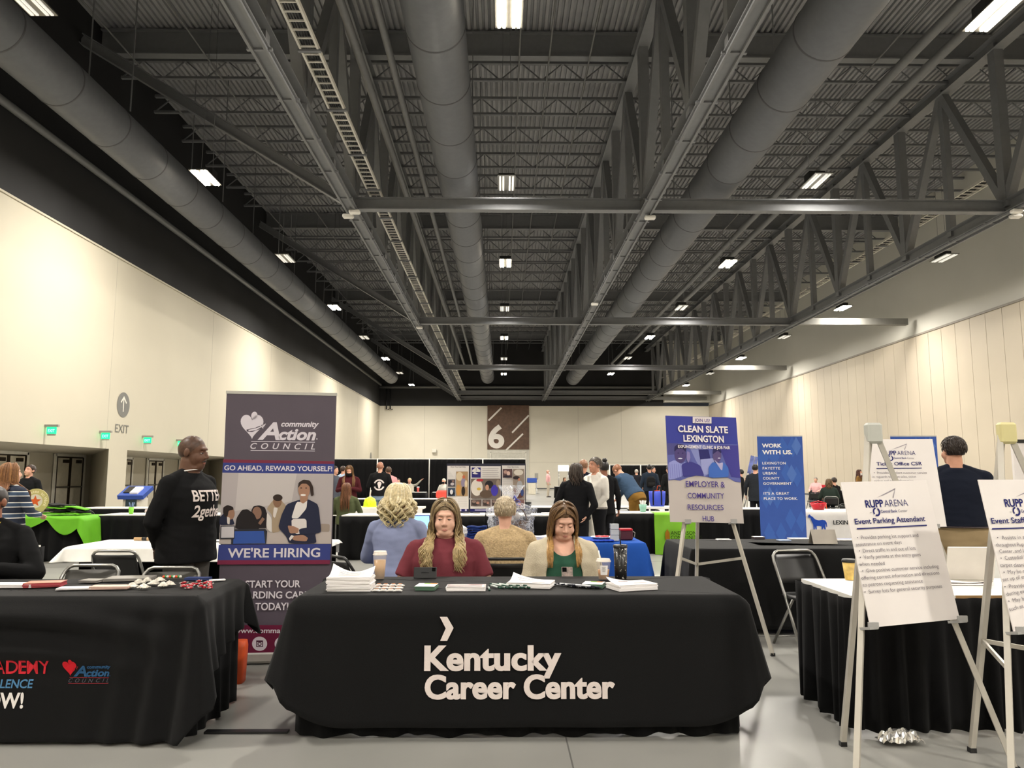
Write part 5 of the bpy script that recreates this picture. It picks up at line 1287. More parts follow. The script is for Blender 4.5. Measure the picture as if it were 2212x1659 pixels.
paper_stack(1370, 1276, .25, .17, .032, rad(20), 'white handout stack at the right end of the Kentucky table by the tumbler', (0, 0, .0, .03), marks=[('6b4a44', .2, .62, .45, .68), ('c79a84', .5, .3, .85, .4), (GR, .2, .85, .7, .88)], seed=4, front=True)
paper_stack(919, 1276, .115, .13, .022, rad(-6), 'small stack of white leaflets with green and orange swoosh before the phone', edge=mat('green card', '4c6b57'), marks=[('7fae3c', .3, .8, .62, .97), ('e08a3a', .62, .8, .97, .97), (GR, .1, .45, .8, .5)], seed=5, name='leaflet_stack', cat='leaflet stack', front=True)
paper_stack(1285, 1271, .12, .12, .022, rad(-16), 'stack of green edged cards with green and orange corner by the right coffee cup', edge=mat('green card', '4c6b57'), marks=[('7fae3c', .3, .72, .62, .92), ('e08a3a', .62, .72, .9, .92), (GR, .15, .4, .8, .44)], seed=6, name='leaflet_stack', cat='leaflet stack', front=True)
paper_stack(1007, 1277, .225, .12, .022, 0, 'stack of glossy magazines in front of the woman in maroon', m=mat('glossy cover', 'cfc4c2', rough=.25), edge=PAPER, marks=[('8b3b42', .55, .72, .95, .8), ('6d5a5a', .6, .55, .9, .6), (GR, .05, .3, .9, .36), (GR, .05, .12, .9, .18)], seed=7, name='magazine_stack', cat='magazine stack', front=True)
# snack packets
PK = mat('shiny white wrapper', 'd8d2cd', rough=.25); pk0 = None; k = 0
for r_ in range(3):
    for c_ in range(4):
        p = onto(818+c_*15.5-r_*2.5, 1267+r_*5.6)
        if pk0 is None:
            pk0 = thing('snack_packet', 'x', 'snack packet')
            MB().grid(lambda i, j: ((i-.5)*.042, (j-.5)*.03, .006+.010*math.sin(PI*i)*math.sin(PI*j)), 8, 6).build('wrapper', PK, pk0, solid=.006)
            mb = MB(); mb.box((-.022, 0, .006), (.006, .03, .003)); mb.build('crimp', PK, pk0); mb = MB(); mb.box((.022, 0, .006), (.006, .03, .003)); mb.build('crimp', PK, pk0)
            mb = MB(); mb.box((.002, -.006, .0178), (.02, .006, .002)); mb.build('print', ink('c98a5c'), pk0); o = pk0
        else: o = copy_tree(pk0)
        o.location = p; o.rotation_euler = (0, 0, random.Random(k).uniform(-.25, .25)); k += 1
        o['label'] = 'small white wrapped snack packet in rows on the Kentucky table'; o['group'] = 'white snack packets'
def pens(spots, hexc, tip, label, group, z0=.766):
    first = None; rr = random.Random(len(spots)); bm_ = mat('pen '+hexc, hexc, rough=.25); tm_ = mat('pen '+tip, tip, rough=.25)
    for i, (u, v, a) in enumerate(spots):
        if first is None:
            first = thing('pen', label, 'pen', group=group); MB().tube([(0, -.045, 0), (0, .04, 0)], .0055, 8).build('barrel', bm_, first); MB().tube([(0, .04, 0), (0, .06, 0), (0, .068, 0)], [.0055, .004, .001], 8).build('tip', tm_, first); MB().tube([(0, -.07, 0), (0, -.045, 0)], .0058, 8).build('cap', tm_, first); o = first
        else: o = copy_tree(first)
        p = onto(u, v); o.location = (p.x, p.y, z0+.006*(i % 3)); o.rotation_euler = (0, 0, rad(a))
pens([(1056, 1272, 5)]+[(1068+5.2*i, 1270-1.2*(i % 3), 30+14*math.sin(i*2.1)) for i in range(13)], 'c3ccc6', '24463a', 'dark green and silver pen in the pile left of the middle handouts', 'green pens')
pens([(1212+4.6*i, 1265+1.1*(i % 3)+.35*i, 55+20*math.sin(i*1.7)) for i in range(14)], 'c9cbd0', '20232e', 'black and white pen in the pile right of the middle handouts', 'black pens')
# drinks
def iced_cup(u, v, h_, r_, level, hexc, desc, straw=False, label_=False):
    p = onto(u, v); t = thing('iced_coffee_cup', desc, 'cup', p)
    CLR = mat('clear cup plastic', 'f2ede6', rough=.08, alpha=.2, var=0)
    MB().lathe([(.0, .002), (r_*.68, .002), (r_*.70, .006), (r_*.98, h_*.86), (r_*1.0, h_*.87)], n=32).build('cup_wall', CLR, t)
    MB().lathe([(.0, .004), (r_*.67, .004), (r_*(.68+.28*level*.9), h_*level), (0, h_*level)], n=28).build('coffee', mat('coffee '+hexc, hexc, rough=.35, var=.08, vscale=20), t)
    MB().lathe([(r_*1.04, h_*.855), (r_*1.06, h_*.89), (r_*.98, h_*.90), (r_*.93, h_*.97), (r_*.86, h_*1.0), (0, h_*1.0)], n=32).build('lid', mat('frosted lid plastic', 'e6ddd0', rough=.3, alpha=.75, var=0), t)
    if straw: MB().tube([(-.012, 0, h_*.5), (-.03, 0, h_*1.38)], .0045, 8).build('straw', mat('white straw', 'dfdbd4'), t)
    if label_:
        lb = MB().grid(lambda i, j: (r_*(.86+.12*j)*1.02*math.sin((i-.55)*1.1), -r_*(.86+.12*j)*1.02*math.cos((i-.55)*1.1), h_*(.25+.45*j)), 8, 4).build('paper_label', PAPER, t)
        mb = MB()
        for k in range(4): mb.box((-.004, -r_*.985, h_*(.62-.06*k)), (.024-.005*(k % 2), .001, .0025))
        mb.build('print', ink('8d8a88'), lb)
    return t
iced_cup(820, 1251, .178, .044, .68, 'c49c6e', 'tall clear cup of iced coffee with lid beside the paper stack')
iced_cup(1304, 1252, .132, .046, .48, 'b57c38', 'clear iced coffee cup with straw and white order label by the tumbler', True, True)
p = onto(1341, 1250); t = thing('tumbler', 'tall black tumbler with white speckles and straw on the Kentucky table', 'tumbler', p)
TM = bpy.data.materials.new('speckled black'); TM.use_nodes = True; nt = TM.node_tree; b_ = nt.nodes['Principled BSDF']; b_.inputs['Roughness'].default_value = .3
tc = nt.nodes.new('ShaderNodeTexCoord'); nz = nt.nodes.new('ShaderNodeTexNoise'); nz.inputs['Scale'].default_value = 75; nt.links.new(tc.outputs['Object'], nz.inputs['Vector'])
rp = nt.nodes.new('ShaderNodeValToRGB'); rp.color_ramp.elements[0].position = .63; rp.color_ramp.elements[0].color = (*rgb('161515'), 1); rp.color_ramp.elements[1].position = .66; rp.color_ramp.elements[1].color = (*rgb('c9c3bb'), 1)
nt.links.new(nz.outputs['Fac'], rp.inputs['Fac']); nt.links.new(rp.outputs['Color'], b_.inputs['Base Color'])
MB().lathe([(0, 0), (.036, 0), (.038, .004), (.044, .2), (0, .2)], n=32).build('body', TM, t); MB().lathe([(.046, .198), (.047, .212), (.04, .216), (0, .216)], n=32).build('lid', PLASTIC_BLACK, t)
MB().tube([(.002, 0, .2), (-.001, 0, .30)], .004, 8).build('straw', PLASTIC_BLACK, t)
# phones
p = onto(918, 1250); t = thing('smartphone', 'black smartphone propped on its side facing the woman in maroon', 'phone', p)
M_ = Matrix.Rotation(rad(-18), 4, 'X')
mb = MB(); mb.M = M_ @ Matrix.Translation((0, 0, .037)); mb.box((0, 0, 0), (.148, .009, .073), bev=.003); mb.build('case', PLASTIC_BLACK, t)
mb = MB(); mb.M = M_ @ Matrix.Translation((0, 0, .037)); mb.box((.055, -.006, .02), (.022, .003, .022)); mb.build('camera', mat('black glass', '0c0c0d', rough=.05), t)
mb = MB(); mb.bar((0, .004, .04), (0, .045, .003), .05, .003); mb.build('stand', PLASTIC_BLACK, t)
hp = skS; gx = pg.location.x
t = thing('smartphone', 'phone in a marbled brown and white case held by the woman in the cardigan', 'phone', (gx+.005, pg.location.y-.315, .735))
MARB = mat('marbled case', '8d7b72', rough=.35, var=.5, vscale=40)
mb = MB(); mb.M = Matrix.Rotation(rad(-22), 4, 'X'); mb.box((0, 0, .0), (.076, .010, .15), bev=.003); mb.build('case', MARB, t)
mb = MB(); mb.M = Matrix.Rotation(rad(-22), 4, 'X'); mb.box((-.018, -.006, .055), (.03, .003, .03)); mb.build('camera', mat('black glass', '0c0c0d', rough=.05), t)
# ------------------------------------------------------------------ left table things
PINK = mat('salmon cover', 'c98a74', rough=.4); FOLD = mat('grey folder', '8b8782', rough=.35)
paper_stack(24, 1267, .30, .12, .016, 0, 'white papers at the left edge of the academy table', z=.766, seed=11, marks=lines_[:3])
paper_stack(98, 1266, .20, .12, .024, rad(12), 'salmon covered booklets stacked on the academy table', m=PINK, edge=mat('red edge', 'a8434a'), z=.766, seed=12, name='booklet_stack', cat='booklet stack')
paper_stack(165, 1272, .19, .09, .008, rad(8), 'white leaflets lying flat right of the salmon booklets', z=.766, seed=13, marks=lines_[:2], name='leaflet_stack', cat='leaflet stack')
paper_stack(240, 1271, .22, .09, .014, rad(4), 'white and pink leaflets nearest the candy on the academy table', z=.766, m=mat('pale pink paper', 'd8b8aa'), seed=14, name='leaflet_stack', cat='leaflet stack')
paper_stack(200, 1256, .12, .1, .010, rad(-6), 'small grey notebook near the rear edge of the academy table', m=FOLD, z=.766, seed=15, name='notebook', cat='notebook')
paper_stack(282, 1252, .27, .16, .014, rad(8), 'large grey folder with a shiny cover on the academy table', m=FOLD, z=.766, seed=16, name='folder', cat='folder')
paper_stack(428, 1252, .15, .07, .012, rad(0), 'navy blue folder behind the red peppermints', m=mat('navy folder', '2c3a6b', rough=.4), z=.766, seed=17, name='folder', cat='folder')
paper_stack(470, 1254, .09, .05, .004, rad(30), 'narrow white paper strips at the right corner of the academy table', z=.766, seed=18, name='paper_strip', cat='paper')
RW = mat('red foil', 'a8202c', rough=.25); rr = random.Random(5); c0 = None
for i in range(26):
    u, v = 394+rr.uniform(0, 62), 1260+rr.uniform(0, 12)
    if c0 is None:
        c0 = thing('peppermint', 'red and white wrapped peppermint in the heap at the right of the academy table', 'candy', group='red peppermints')
        MB().lathe([(0, 0), (.011, .001), (.013, .006), (.011, .011), (0, .012)], n=14).build('candy', RW, c0); MB().lathe([(.006, .0122), (.0, .0128)], n=14).build('white_top', PK, c0)
        for sg_ in (-1, 1): MB().tube([(sg_*.012, 0, .006), (sg_*.022, 0, .007)], [.002, .008], 8, flat=.3).build('wrapper_twist', mat('clear wrap', 'd5cdca', rough=.15), c0)
        o = c0
    else: o = copy_tree(c0)
    p = onto(u, v, .766); o.location = (p.x, p.y, .764+.011*(i % 2)); o.rotation_euler = (0, 0, rr.uniform(0, 6))
t = thing('bead_string', 'string of orange, green and white beads on the academy table', 'beads', onto(372, 1250, .766))
for i in range(9): MB().ell((-.055+.0135*i, .004*math.sin(i*2), .012), (.009, .009, .009), 10, 8).build('bead', mat('bead '+('ORANGE', 'GREEN', 'WHITE')[i % 3].lower(), ('d9552a', '2f9a4a', 'd8d5cf')[i % 3], rough=.3), t)
rr = random.Random(8)
for i, (u, v) in enumerate(((285, 1270), (300, 1262), (318, 1258), (332, 1264), (345, 1257), (352, 1268), (310, 1272), (366, 1266))):
    o = MB().grid(lambda a, b: ((a-.5)*.06, (b-.5)*.05, .008+.022*math.sin(PI*a)*math.sin(PI*b)+.006*noise.noise(Vector((a*7, b*7, i)))), 10, 8).build('candy_bag', mat('clear candy wrap', 'cfc9bd', rough=.1, var=.4, vscale=30, spec=.8), solid=.004)
    o.location = onto(u, v, .766); o.rotation_euler = (0, 0, i); tag(o, 'small clear wrapped candy bag in the pile left of the red peppermints', 'candy bag', 'clear candy bags')
chair(at(145, 1243, Y=5.3).x, 5.42, 0, 'folding chair showing only its back rim behind the grey notebook', CHROME, mat('grey vinyl seat', '4a4844'))
chair(at(348, 1240, Y=5.3).x, 5.28, 0, 'folding chair with its back rim behind the grey folder', CHROME, mat('grey vinyl seat', '4a4844'))
chair(at(272, 1200, Y=6.9).x, 6.9, PI, 'black folding chair with chrome frame before the white draped table', CHROME)
chair(at(1756, 1200, Y=6.3).x, 6.45, rad(8), 'folding chair with grey tube frame before the plain black table at right', CHROME)
t = thing('tote_bag', 'orange paper bag standing on the floor behind the academy table', 'bag', (-1.90, 5.5, 0), rad(4))
OR = mat('orange bag', 'd9531f', rough=.5)
MB().rings([(0, 0, 0, .11, .07), (.14, 0, 0, .115, .075), (.24, 0, 0, .12, .07), (.28, 0, 0, .115, .05)], 20, 5).build('body', OR, t)
MB().tube([(-.05, -.04, .26), (-.045, -.05, .33), (.045, -.05, .33), (.05, -.04, .26)], .008, 6).build('handle', OR, t)
# ------------------------------------------------------------------ right front table
RX0, RX1, RY0, RY1 = 1.98, 4.42, 4.40, 5.12
WOODE = mat('bare wood edge', '9c7a4e', rough=.6)
rt = table(RX0, RX1, RY0, RY1, 'white topped table with a black skirt behind the front right easel', .745)
MB().box(((.3)/1, -(RY1-RY0)/2-.002, .735), (RX1-RX0-.6, .006, .02)).build('edge_band', WOODE, rt)
skirt([(RX0, RY1+.0), (RX0, RY0), (RX1, RY0), (RX1, RY1)], .735, .02, 'black shirred skirt around the front right table', amp=.03, wl=.13, seed=21, rows=10, per=10)
def paper_cup(u, v, z, desc):
    t = thing('paper_cup', desc, 'cup', onto(u, v, z))
    MB().lathe([(0, 0), (.03, 0), (.03, .003), (.043, .115), (0, .115)], n=28).build('body', mat('printed yellow cup', 'c9a95c', rough=.5, var=.35, vscale=18), t)
    MB().lathe([(.045, .112), (.047, .12), (.044, .126), (.04, .132), (0, .13)], n=28).build('lid', PLASTIC_BLACK, t)
    return t
paper_cup(1836, 1252, .748, 'yellow printed coffee cup with black lid on the front right table')
def laptop(p, rz, desc, w_=.33, d_=.23, open_=105, screen=None, back='c9c4bc'):
    t = thing('laptop', desc, 'laptop', p, rz); AL = mat('silver laptop '+back, back, rough=.4, metal=.3)
    MB().box((0, 0, .008), (w_, d_, .014), bev=.004).build('base', AL, t)
    MB().box((0, -.01, .0158), (w_*.86, d_*.5, .002)).build('keyboard', PLASTIC_BLACK, t)
    M_ = Matrix.Translation((0, d_/2, .014)) @ Matrix.Rotation(rad(90-open_), 4, 'X')
    mb = MB(); mb.M = M_; mb.box((0, .0, d_/2), (w_, .008, d_), bev=.004); mb.build('lid', AL, t)
    mb = MB(); mb.M = M_; mb.box((0, -.0048, d_/2), (w_*.94, .001, d_*.9)); mb.build('screen', screen or PLASTIC_BLACK, t)
    return t
LS = mat('lit cyan screen', '8fc4ee', emit=.9, var=.1, vscale=4)
laptop((at(2095, 1256, Z=.75).x, at(2095, 1256, Z=.75).y+.1, .747), PI-rad(4), 'silver laptop, lid back toward the camera, on the front right table', .30, .22)
paper_stack(2090, 1262, .26, .08, .008, 0, 'crumpled white paper below the laptop on the front right table', (.01, .02, 0, .02), z=.748, seed=22)
o = MB().grid(lambda i, j: ((i-.5)*.22, (j-.5)*.1+.02*noise.noise(Vector((i*5, j*5, 1))), .02+.05*abs(noise.noise(Vector((i*6, j*6, 3))))+.05*math.sin(PI*i)*math.sin(PI*j)), 22, 12, smooth=False).build('foil_wrap', mat('crumpled silver foil', 'd8d6d2', rough=.2, metal=.9), solid=.003)
o.location = (2.12, 4.22, 0); tag(o, 'crumpled silver foil on the floor under the front right table skirt', 'foil')
# ------------------------------------------------------------------ the plain black table at right
BX0, BX1, BY0, BY1 = 1.74, 4.18, 7.05, 8.12
table(BX0, BX1, BY0, BY1, 'table under the plain black cloth behind the Clean Slate easel', .75)
def f_plain(dr, fl=.05):
    def f(sd, q_, t_):
        r = .015*min(1, t_*12)
        if sd[0] == 'c': return r+fl*2.2*math.sin(q_*PI)*t_+.02*math.sin(q_*11)*t_, dr
        return r+fl*t_*.5+.018*math.sin(q_*23)*t_*t_, dr
    return f
drape(BX0, BX1, BY0, BY1, .754, f_plain(.70), 'tablecloth', 'plain black cloth on the table behind the Clean Slate easel', BLACK_CLOTH)
paper_stack(1563, 1166, .14, .1, .006, 0, 'blank white card on the plain black table', z=.762, seed=31, name='card', cat='card')
paper_stack(1638, 1164, .11, .1, .022, 0, 'dark box of white cards on the plain black table', z=.762, edge=mat('dark box', '3a2f33'), seed=32, name='card_box', cat='card box')
paper_stack(1693, 1168, .12, .1, .008, 0, 'pale blue flyers on the plain black table', z=.762, m=mat('pale blue paper', 'a9b8d8'), seed=33, name='flyer_stack', cat='flyer stack')
paper_stack(1725, 1164, .2, .12, .006, 0, 'white flyers fanned left of the grey tent sign', z=.762, seed=34, name='flyer_stack', cat='flyer stack')
paper_stack(1826, 1167, .2, .16, .010, 0, 'blue and white folders right of the grey tent sign', z=.762, seed=35, marks=[('3a57a0', .1, .5, .9, .8)], name='folder', cat='folder')
p = onto(1778, 1174); t = thing('tent_sign', 'blank grey tent sign on the plain black table', 'sign', p)
CARDG = mat('grey card', 'a9a196', rough=.6)
for sg_ in (-1, 1): MB().bar((0, sg_*.06, .0), (0, 0, .135), .24, .003, up=(0, 1, 0)).build('face', CARDG, t)
# ------------------------------------------------------------------ the blue table
UX0, UX1, UY0, UY1 = -1.0, 1.42, 7.70, 8.45
table(UX0, UX1, UY0, UY1, 'table under the royal blue cloth behind the seated women', .75)
BLUEC = cloth('royal blue cloth', '2450a4')
drape(UX0, UX1, UY0, UY1, .754, f_plain(.72, .08), 'tablecloth', 'royal blue cloth on the table behind the seated women', BLUEC)
laptop(Vector((at(903, 1158, Y=8.0).x, 8.0, .762)), rad(20), 'open laptop with bright cyan screen on the blue table', .34, .24, 105, LS, '3a4f8a')
NV = cloth('navy folded cotton', '1d2f66'); t0_ = None
for k in range(7):
    o = MB().grid(lambda i, j: ((i-.5)*.2, (j-.5)*.14, .011+.004*math.sin(i*9+k)+.003*noise.noise(Vector((i*6, j*6, k)))), 10, 6).build('folded_shirt', NV, solid=.016)
    p = at(1031, 1174, Y=7.85); o.location = (p.x+.006*math.sin(k*2), 7.85, .762+.022*k); o.rotation_euler = (0, 0, .06*math.sin(k*3)); tag(o, 'navy folded shirt in the pile on the blue table beside the knit cardigan', 'shirt', 'pile of navy shirts')
def crumple(nm, p, r, m, desc, cat, seed=0, **k):
    mb = MB(); mb.ell((0, 0, r[2]*.85), r, 18, 14)
    mb.v = [Vector((v.x, v.y, max(0, v.z)))*(1+.35*noise.noise(v*22+Vector((seed, 0, 0)))) for v in mb.v]; mb.v = [Vector((v.x, v.y, max(0, v.z))) for v in mb.v]; mb.sm = [False]*len(mb.f)
    o = mb.build(nm, m); o.location = p; return tag(o, desc, cat)
crumple('plastic_bag', (at(1008, 1165, Y=7.9).x, 7.9, .762), (.075, .06, .075), mat('white thin plastic', 'd3d1d0', rough=.3), 'crumpled white plastic bag beside the navy shirts', 'bag', 3)
paper_stack(1166, 1167, .22, .14, .035, rad(6), 'pile of white rope handled papers on the blue table left of the cardigan shoulder', (.01, .0, .02, .02), z=.762, seed=41)
paper_stack(1154, 1173, .08, .05, .022, 0, 'small dark red box on the blue table', m=mat('dark red card', '4a1a24'), z=.762, seed=42, name='box', cat='box')
t = thing('paper_plate', 'white paper plate of red wrapped sweets on the blue table', 'plate', onto(1300, 1163)); MB().lathe([(0, .002), (.08, .002), (.115, .018), (.118, .02)], n=28).build('plate', PAPER, t, solid=.003)
for i in range(7): o = MB().box((0, 0, 0), (.05, .03, .016), bev=.006).build('sweet', mat('pink red wrapper', 'c2464e', rough=.35)); o.location = onto(1300, 1163)+Vector((.05*math.cos(i*.9), .045*math.sin(i*.9), .022)); o.rotation_euler = (.1, 0, i); tag(o, 'red wrapped sweet on the paper plate', 'sweet', 'red sweets on the plate')
o = MB().grid(lambda i, j: ((i-.5)*.38, (j-.5)*.12, .006+.02*abs(noise.noise(Vector((i*9, j*4, 2))))), 30, 8).build('lanyard_pile', cloth('bright blue ribbon', '1f3fa8'), solid=.008); o.location = onto(1285, 1170); tag(o, 'tangle of bright blue ribbon lanyards on the blue table', 'lanyards', kind='stuff')
for k in range(3): o = MB().box((0, 0, .03), (.085, .07, .055), bev=.004).build('plastic_box', mat('clear plastic box', 'b9bcc0', rough=.1, spec=.7)); o.location = (onto(1330, 1170).x, 7.86, .762+.058*k); tag(o, 'clear plastic box in the stack beside the dark red caddy', 'box', 'clear plastic boxes')
t = thing('caddy', 'dark red box with bright red lid at the right end of the blue table', 'box', (onto(1352, 1166).x, 8.0, .762)); MB().box((0, 0, .05), (.13, .11, .1), bev=.01).build('body', mat('dark red card', '4a1a24'), t); MB().box((0, 0, .105), (.13, .12, .025), bev=.008).build('lid', mat('bright red plastic', 'b01f2a', rough=.3), t); MB().tube([(.065, 0, .09), (.095, 0, .07), (.09, 0, .03), (.065, 0, .02)], .006, 8).build('handle', CHROME, t)
# gift basket in cellophane
p = Vector((at(1105, 1165, Y=8.1).x, 8.1, .762)); t = thing('gift_basket', 'wicker gift basket wrapped in clear cellophane with blue bow', 'gift basket', p)
WK = mat('brown wicker', '5a4638', rough=.7, var=.35, vscale=40)
mb = MB()
for k in range(12): mb.lathe([(.13+.003*k+.006*(k % 2), .016*k), (.136+.003*k-.006*(k % 2)+.004, .016*k+.008), (.13+.003*k+.003, .016*k+.016)], n=36)
mb.build('basket', WK, t); MB().tube([(.16*math.cos(a), .02, .19+.16*math.sin(a)) for a in [PI*i/16 for i in range(17)]], .008, 8).build('basket_handle', WK, t)
mb = MB(); rr = random.Random(3)
for k in range(7): mb.ell((rr.uniform(-.08, .08), rr.uniform(-.06, .06), .20+rr.uniform(0, .05)), (.04, .035, .04), 12, 8)
mb.build('contents', mat('wrapped gifts', 'b5aea8', rough=.4, var=.3), t)
CEL = mat('clear cellophane', 'f1f3f6', rough=.05, alpha=.5, spec=1.0, var=0)
nt = CEL.node_tree; nz = nt.nodes.new('ShaderNodeTexNoise'); nz.inputs['Scale'].default_value = 16; nz.inputs['Distortion'].default_value = 1.5; tc = nt.nodes.new('ShaderNodeTexCoord'); nt.links.new(tc.outputs['Object'], nz.inputs['Vector'])
rp = nt.nodes.new('ShaderNodeValToRGB'); el = rp.color_ramp.elements; el[0].position = .44; el[0].color = (.1, .1, .1, 1); el[1].position = .5; el[1].color = (.5, .5, .5, 1); e_ = el.new(.56); e_.color = (.1, .1, .1, 1)
nt.links.new(nz.outputs['Fac'], rp.inputs['Fac']); nt.links.new(rp.outputs['Color'], nt.nodes['Principled BSDF'].inputs['Alpha'])
def cel(i, j):
    a = 2*PI*i; z = .56*j
    r = .19+.05*math.sin(j*PI*.9) if j < .55 else (.24*(1-(j-.55)/.17)+.03 if j < .70 else .03+.11*((j-.70)/.30))
    k = r*(1+.16*noise.noise(Vector((math.cos(a)*2.2, math.sin(a)*2.2, j*5)))+.10*math.sin(a*9+j*6))
    return (k*math.cos(a)*1.0, k*math.sin(a)*.8, max(0.003, z))
MB().grid(cel, 72, 30, closed=True, smooth=False).build('cellophane', CEL, t)
BOW = mat('blue satin ribbon', '1d2aa0', rough=.3)
for a in (20, 160, 60, -30, 205): MB().tube([(0, -.03, .39), (.07*math.cos(rad(a)), -.05, .39+.07*math.sin(rad(a))), (.1*math.cos(rad(a)), -.05, .37+.05*math.sin(rad(a))), (.02*math.cos(rad(a)), -.04, .385)], [.006, .02, .02, .006], 8, flat=.25).build('ribbon', BOW, t)
# ------------------------------------------------------------------ left middle distance
NX0, NX1, NY0, NY1 = -4.10, -1.72, 7.35, 8.12
table(NX0, NX1, NY0, NY1, 'table under the loose white plastic cover left of the banner', .75)
fq = f_plain(.13, .06)
drape(NX0, NX1, NY0, NY1, .754, lambda sd, q_, t_: (fq(sd, q_, t_)[0]*(.3 if sd in ('R', 'cR', 'cF') else 1), .03 if sd in ('R', 'cR', 'cF') else .13), 'tablecloth', 'loose white plastic cover on the table left of the banner', WHITE_TOP)
skirt([(NX0+.1, NY1-.05), (NX1, NY1-.05)], .70, .02, 'black cloth hanging behind the white covered table', seed=51)
skirt([(NX1-.02, NY1), (NX1-.02, NY0)], .70, .02, 'black cloth hanging at the banner end of the white covered table', seed=52)
skirt([(NX0+.04, NY1), (NX0+.04, NY0+.2)], .70, .02, 'black cloth hanging at the left end of the white covered table', seed=53)
o = MB().tube([(0, 0, 0), (.42, 0, 0)], .018, 10).build('wood_handle', mat('pale wood', 'b5946a')); o.location = (at(290, 1170, Y=7.95).x, 7.95, .78); tag(o, 'pale wooden rod with a black band lying on the white covered table', 'rod')
MB().tube([(.08, 0, 0), (.13, 0, 0)], .0185, 10).build('band', PLASTIC_BLACK, o)
table(-6.9, -4.5, 6.9, 7.6, 'white topped table behind the seated person at far left', .75); skirt([(-6.9, 6.9), (-4.5, 6.9), (-4.5, 7.6)], .74, .02, 'black skirt of the table behind the seated person at far left', seed=54, wl=.2)
GX0, GX1, GY0, GY1 = -9.45, -7.02, 12.9, 13.65
table(GX0, GX1, GY0, GY1, 'table under the lime green runner near the left wall', .735); skirt([(GX0, GY0+.05), (GX1-.05, GY0+.05), (GX1-.05, GY1)], .72, .01, 'black skirt under the lime green runner near the left wall', seed=55, wl=.22)
LIME = cloth('lime green satin', '63a828', rough=.6)
def swag(sd, q_, t_):
    r = .05*min(1, t_*10)
    if sd == 'F':
        x = (GX1-GX0)*(1-q_)
        d = .02+.27*max(0, math.sin(PI*(x+.14)/.66)) if x < .5 else .02+.17*min(1, (x-.5)/.3)**.7
        return r+.02*t_, d
    if sd == 'cF': return r+.04*t_, .19+.3*q_
    if sd == 'R': return r+.05*t_+.02*math.sin(q_*14)*t_, .52-.15*q_
    return r+.02*t_, .3
drape(GX0, GX1, GY0, GY1, .745, swag, 'table_runner', 'lime green cloth swagged over the table near the left wall', LIME, n=80)
p = Vector((at(82, 1113, Y=13.2).x, 13.1, .76)); t = thing('round_sign', 'round yellow ring sign with an orange star reading Best Places to Work', 'sign', p, rad(8))
YG = mat('pale yellow board', 'b0a468', rough=.5)
mb = MB(); n = 40; R_ = .21
mb.poly([(R_*math.cos(2*PI*k/n), .235+R_*math.sin(2*PI*k/n)) for k in range(n)], .02); mb.build('disc', YG, t)
mb = MB(); disc(mb, 0, .235, .115, y=-.012, n=36); mb.build('centre', ink('c9bfae'), t)
mb = MB(); shape(mb, [((.10 if k % 2 == 0 else .042)*math.cos(PI/2+k*PI/5), .235+(.10 if k % 2 == 0 else .042)*math.sin(PI/2+k*PI/5)) for k in range(10)], y=-.014); mb.build('star', ink('c4562a'), t)
mb = MB(); tx = 'Best Places to Work'
for i, ch in enumerate(tx):
    if ch == ' ': continue
    a = rad(205-i*230/(len(tx)-1)); vs_, fs = text_mesh(ch, .07, bold=.02); w2 = max(p_[0] for p_ in vs_)
    M_ = Matrix.Translation((.163*math.cos(a), -.0125, .235+.163*math.sin(a))) @ Matrix.Rotation(-(a-PI/2), 4, 'Y') @ Matrix.Translation((-w2/2, 0, -.022)); mb.add([M_ @ Vector(v) for v in vs_], fs)
mb.build('lettering', ink('ded3ae'), t); MB().box((0, .0, .015), (.2, .1, .03)).build('stand', PLASTIC_BLACK, t)
rr = random.Random(4)
for i in range(7):
    gm = LIME if i % 2 == 0 else BLACK_CLOTH; u, st_ = ((127, 0) if i < 4 else (160, 1))
    o = MB().grid(lambda a, b: ((a-.5)*.36, (b-.5)*.3, .02+.006*math.sin(a*5+i)+.012*noise.noise(Vector((a*3, b*3, i*2)))), 10, 8).build('tote_bag', gm, solid=.02)
    o.location = (at(u, 1110, Y=13.25).x, 13.25+.04*i*(.3), .768+.046*(i if i < 4 else i-4)); o.rotation_euler = (0, .03*i, rr.uniform(-.3, .3))
    tag(o, ('lime green' if gm is LIME else 'black')+' folded tote bag in the '+('left' if i < 4 else 'right')+' pile behind the star sign', 'tote bag', 'folded tote bags')
table(-7.0, -4.7, 13.45, 14.2, 'white topped table with pleated black skirt between the green table and the banner', .75); skirt([(-7.0, 14.2), (-7.0, 13.45), (-4.7, 13.45), (-4.7, 14.2)], .735, .01, 'pleated black skirt of the white table between green table and banner', seed=56, wl=.2)
t = thing('pen_cup', 'lime green cup of pens on the white table behind the standing man', 'cup', (at(283, 1110, Y=13.7).x, 13.7, .752)); MB().lathe([(0, 0), (.035, 0), (.045, .12), (.04, .12), (.03, .01)], n=20).build('cup', mat('lime plastic', '7ac43a', rough=.3), t)
for k in range(5): MB().tube([(0, 0, .04), (.05*math.cos(k*1.3), .03*math.sin(k*1.3), .2)], .006, 6).build('pen', mat('blue grey pen', '5a6f8f'), t)
crumple('candy_bowl', (at(330, 1108, Y=13.8).x, 13.8, .752), (.14, .1, .05), mat('mixed wrapped candy', 'a99a95', rough=.3, var=.5, vscale=40), 'heap of wrapped candy beside the lime pen cup', 'candy', 7)
table(-8.9, -6.6, 16.2, 16.95, 'far white topped table with purple stacked boxes near the left doors', .75); skirt([(-8.9, 16.2), (-6.6, 16.2), (-6.6, 16.95)], .735, .01, 'black skirt of the far white table near the left doors', seed=57, wl=.25)
chair(at(197, 1120, Y=14.6).x, 14.5, PI, 'black folding chair between the green table and the white table', BLACK_METAL)
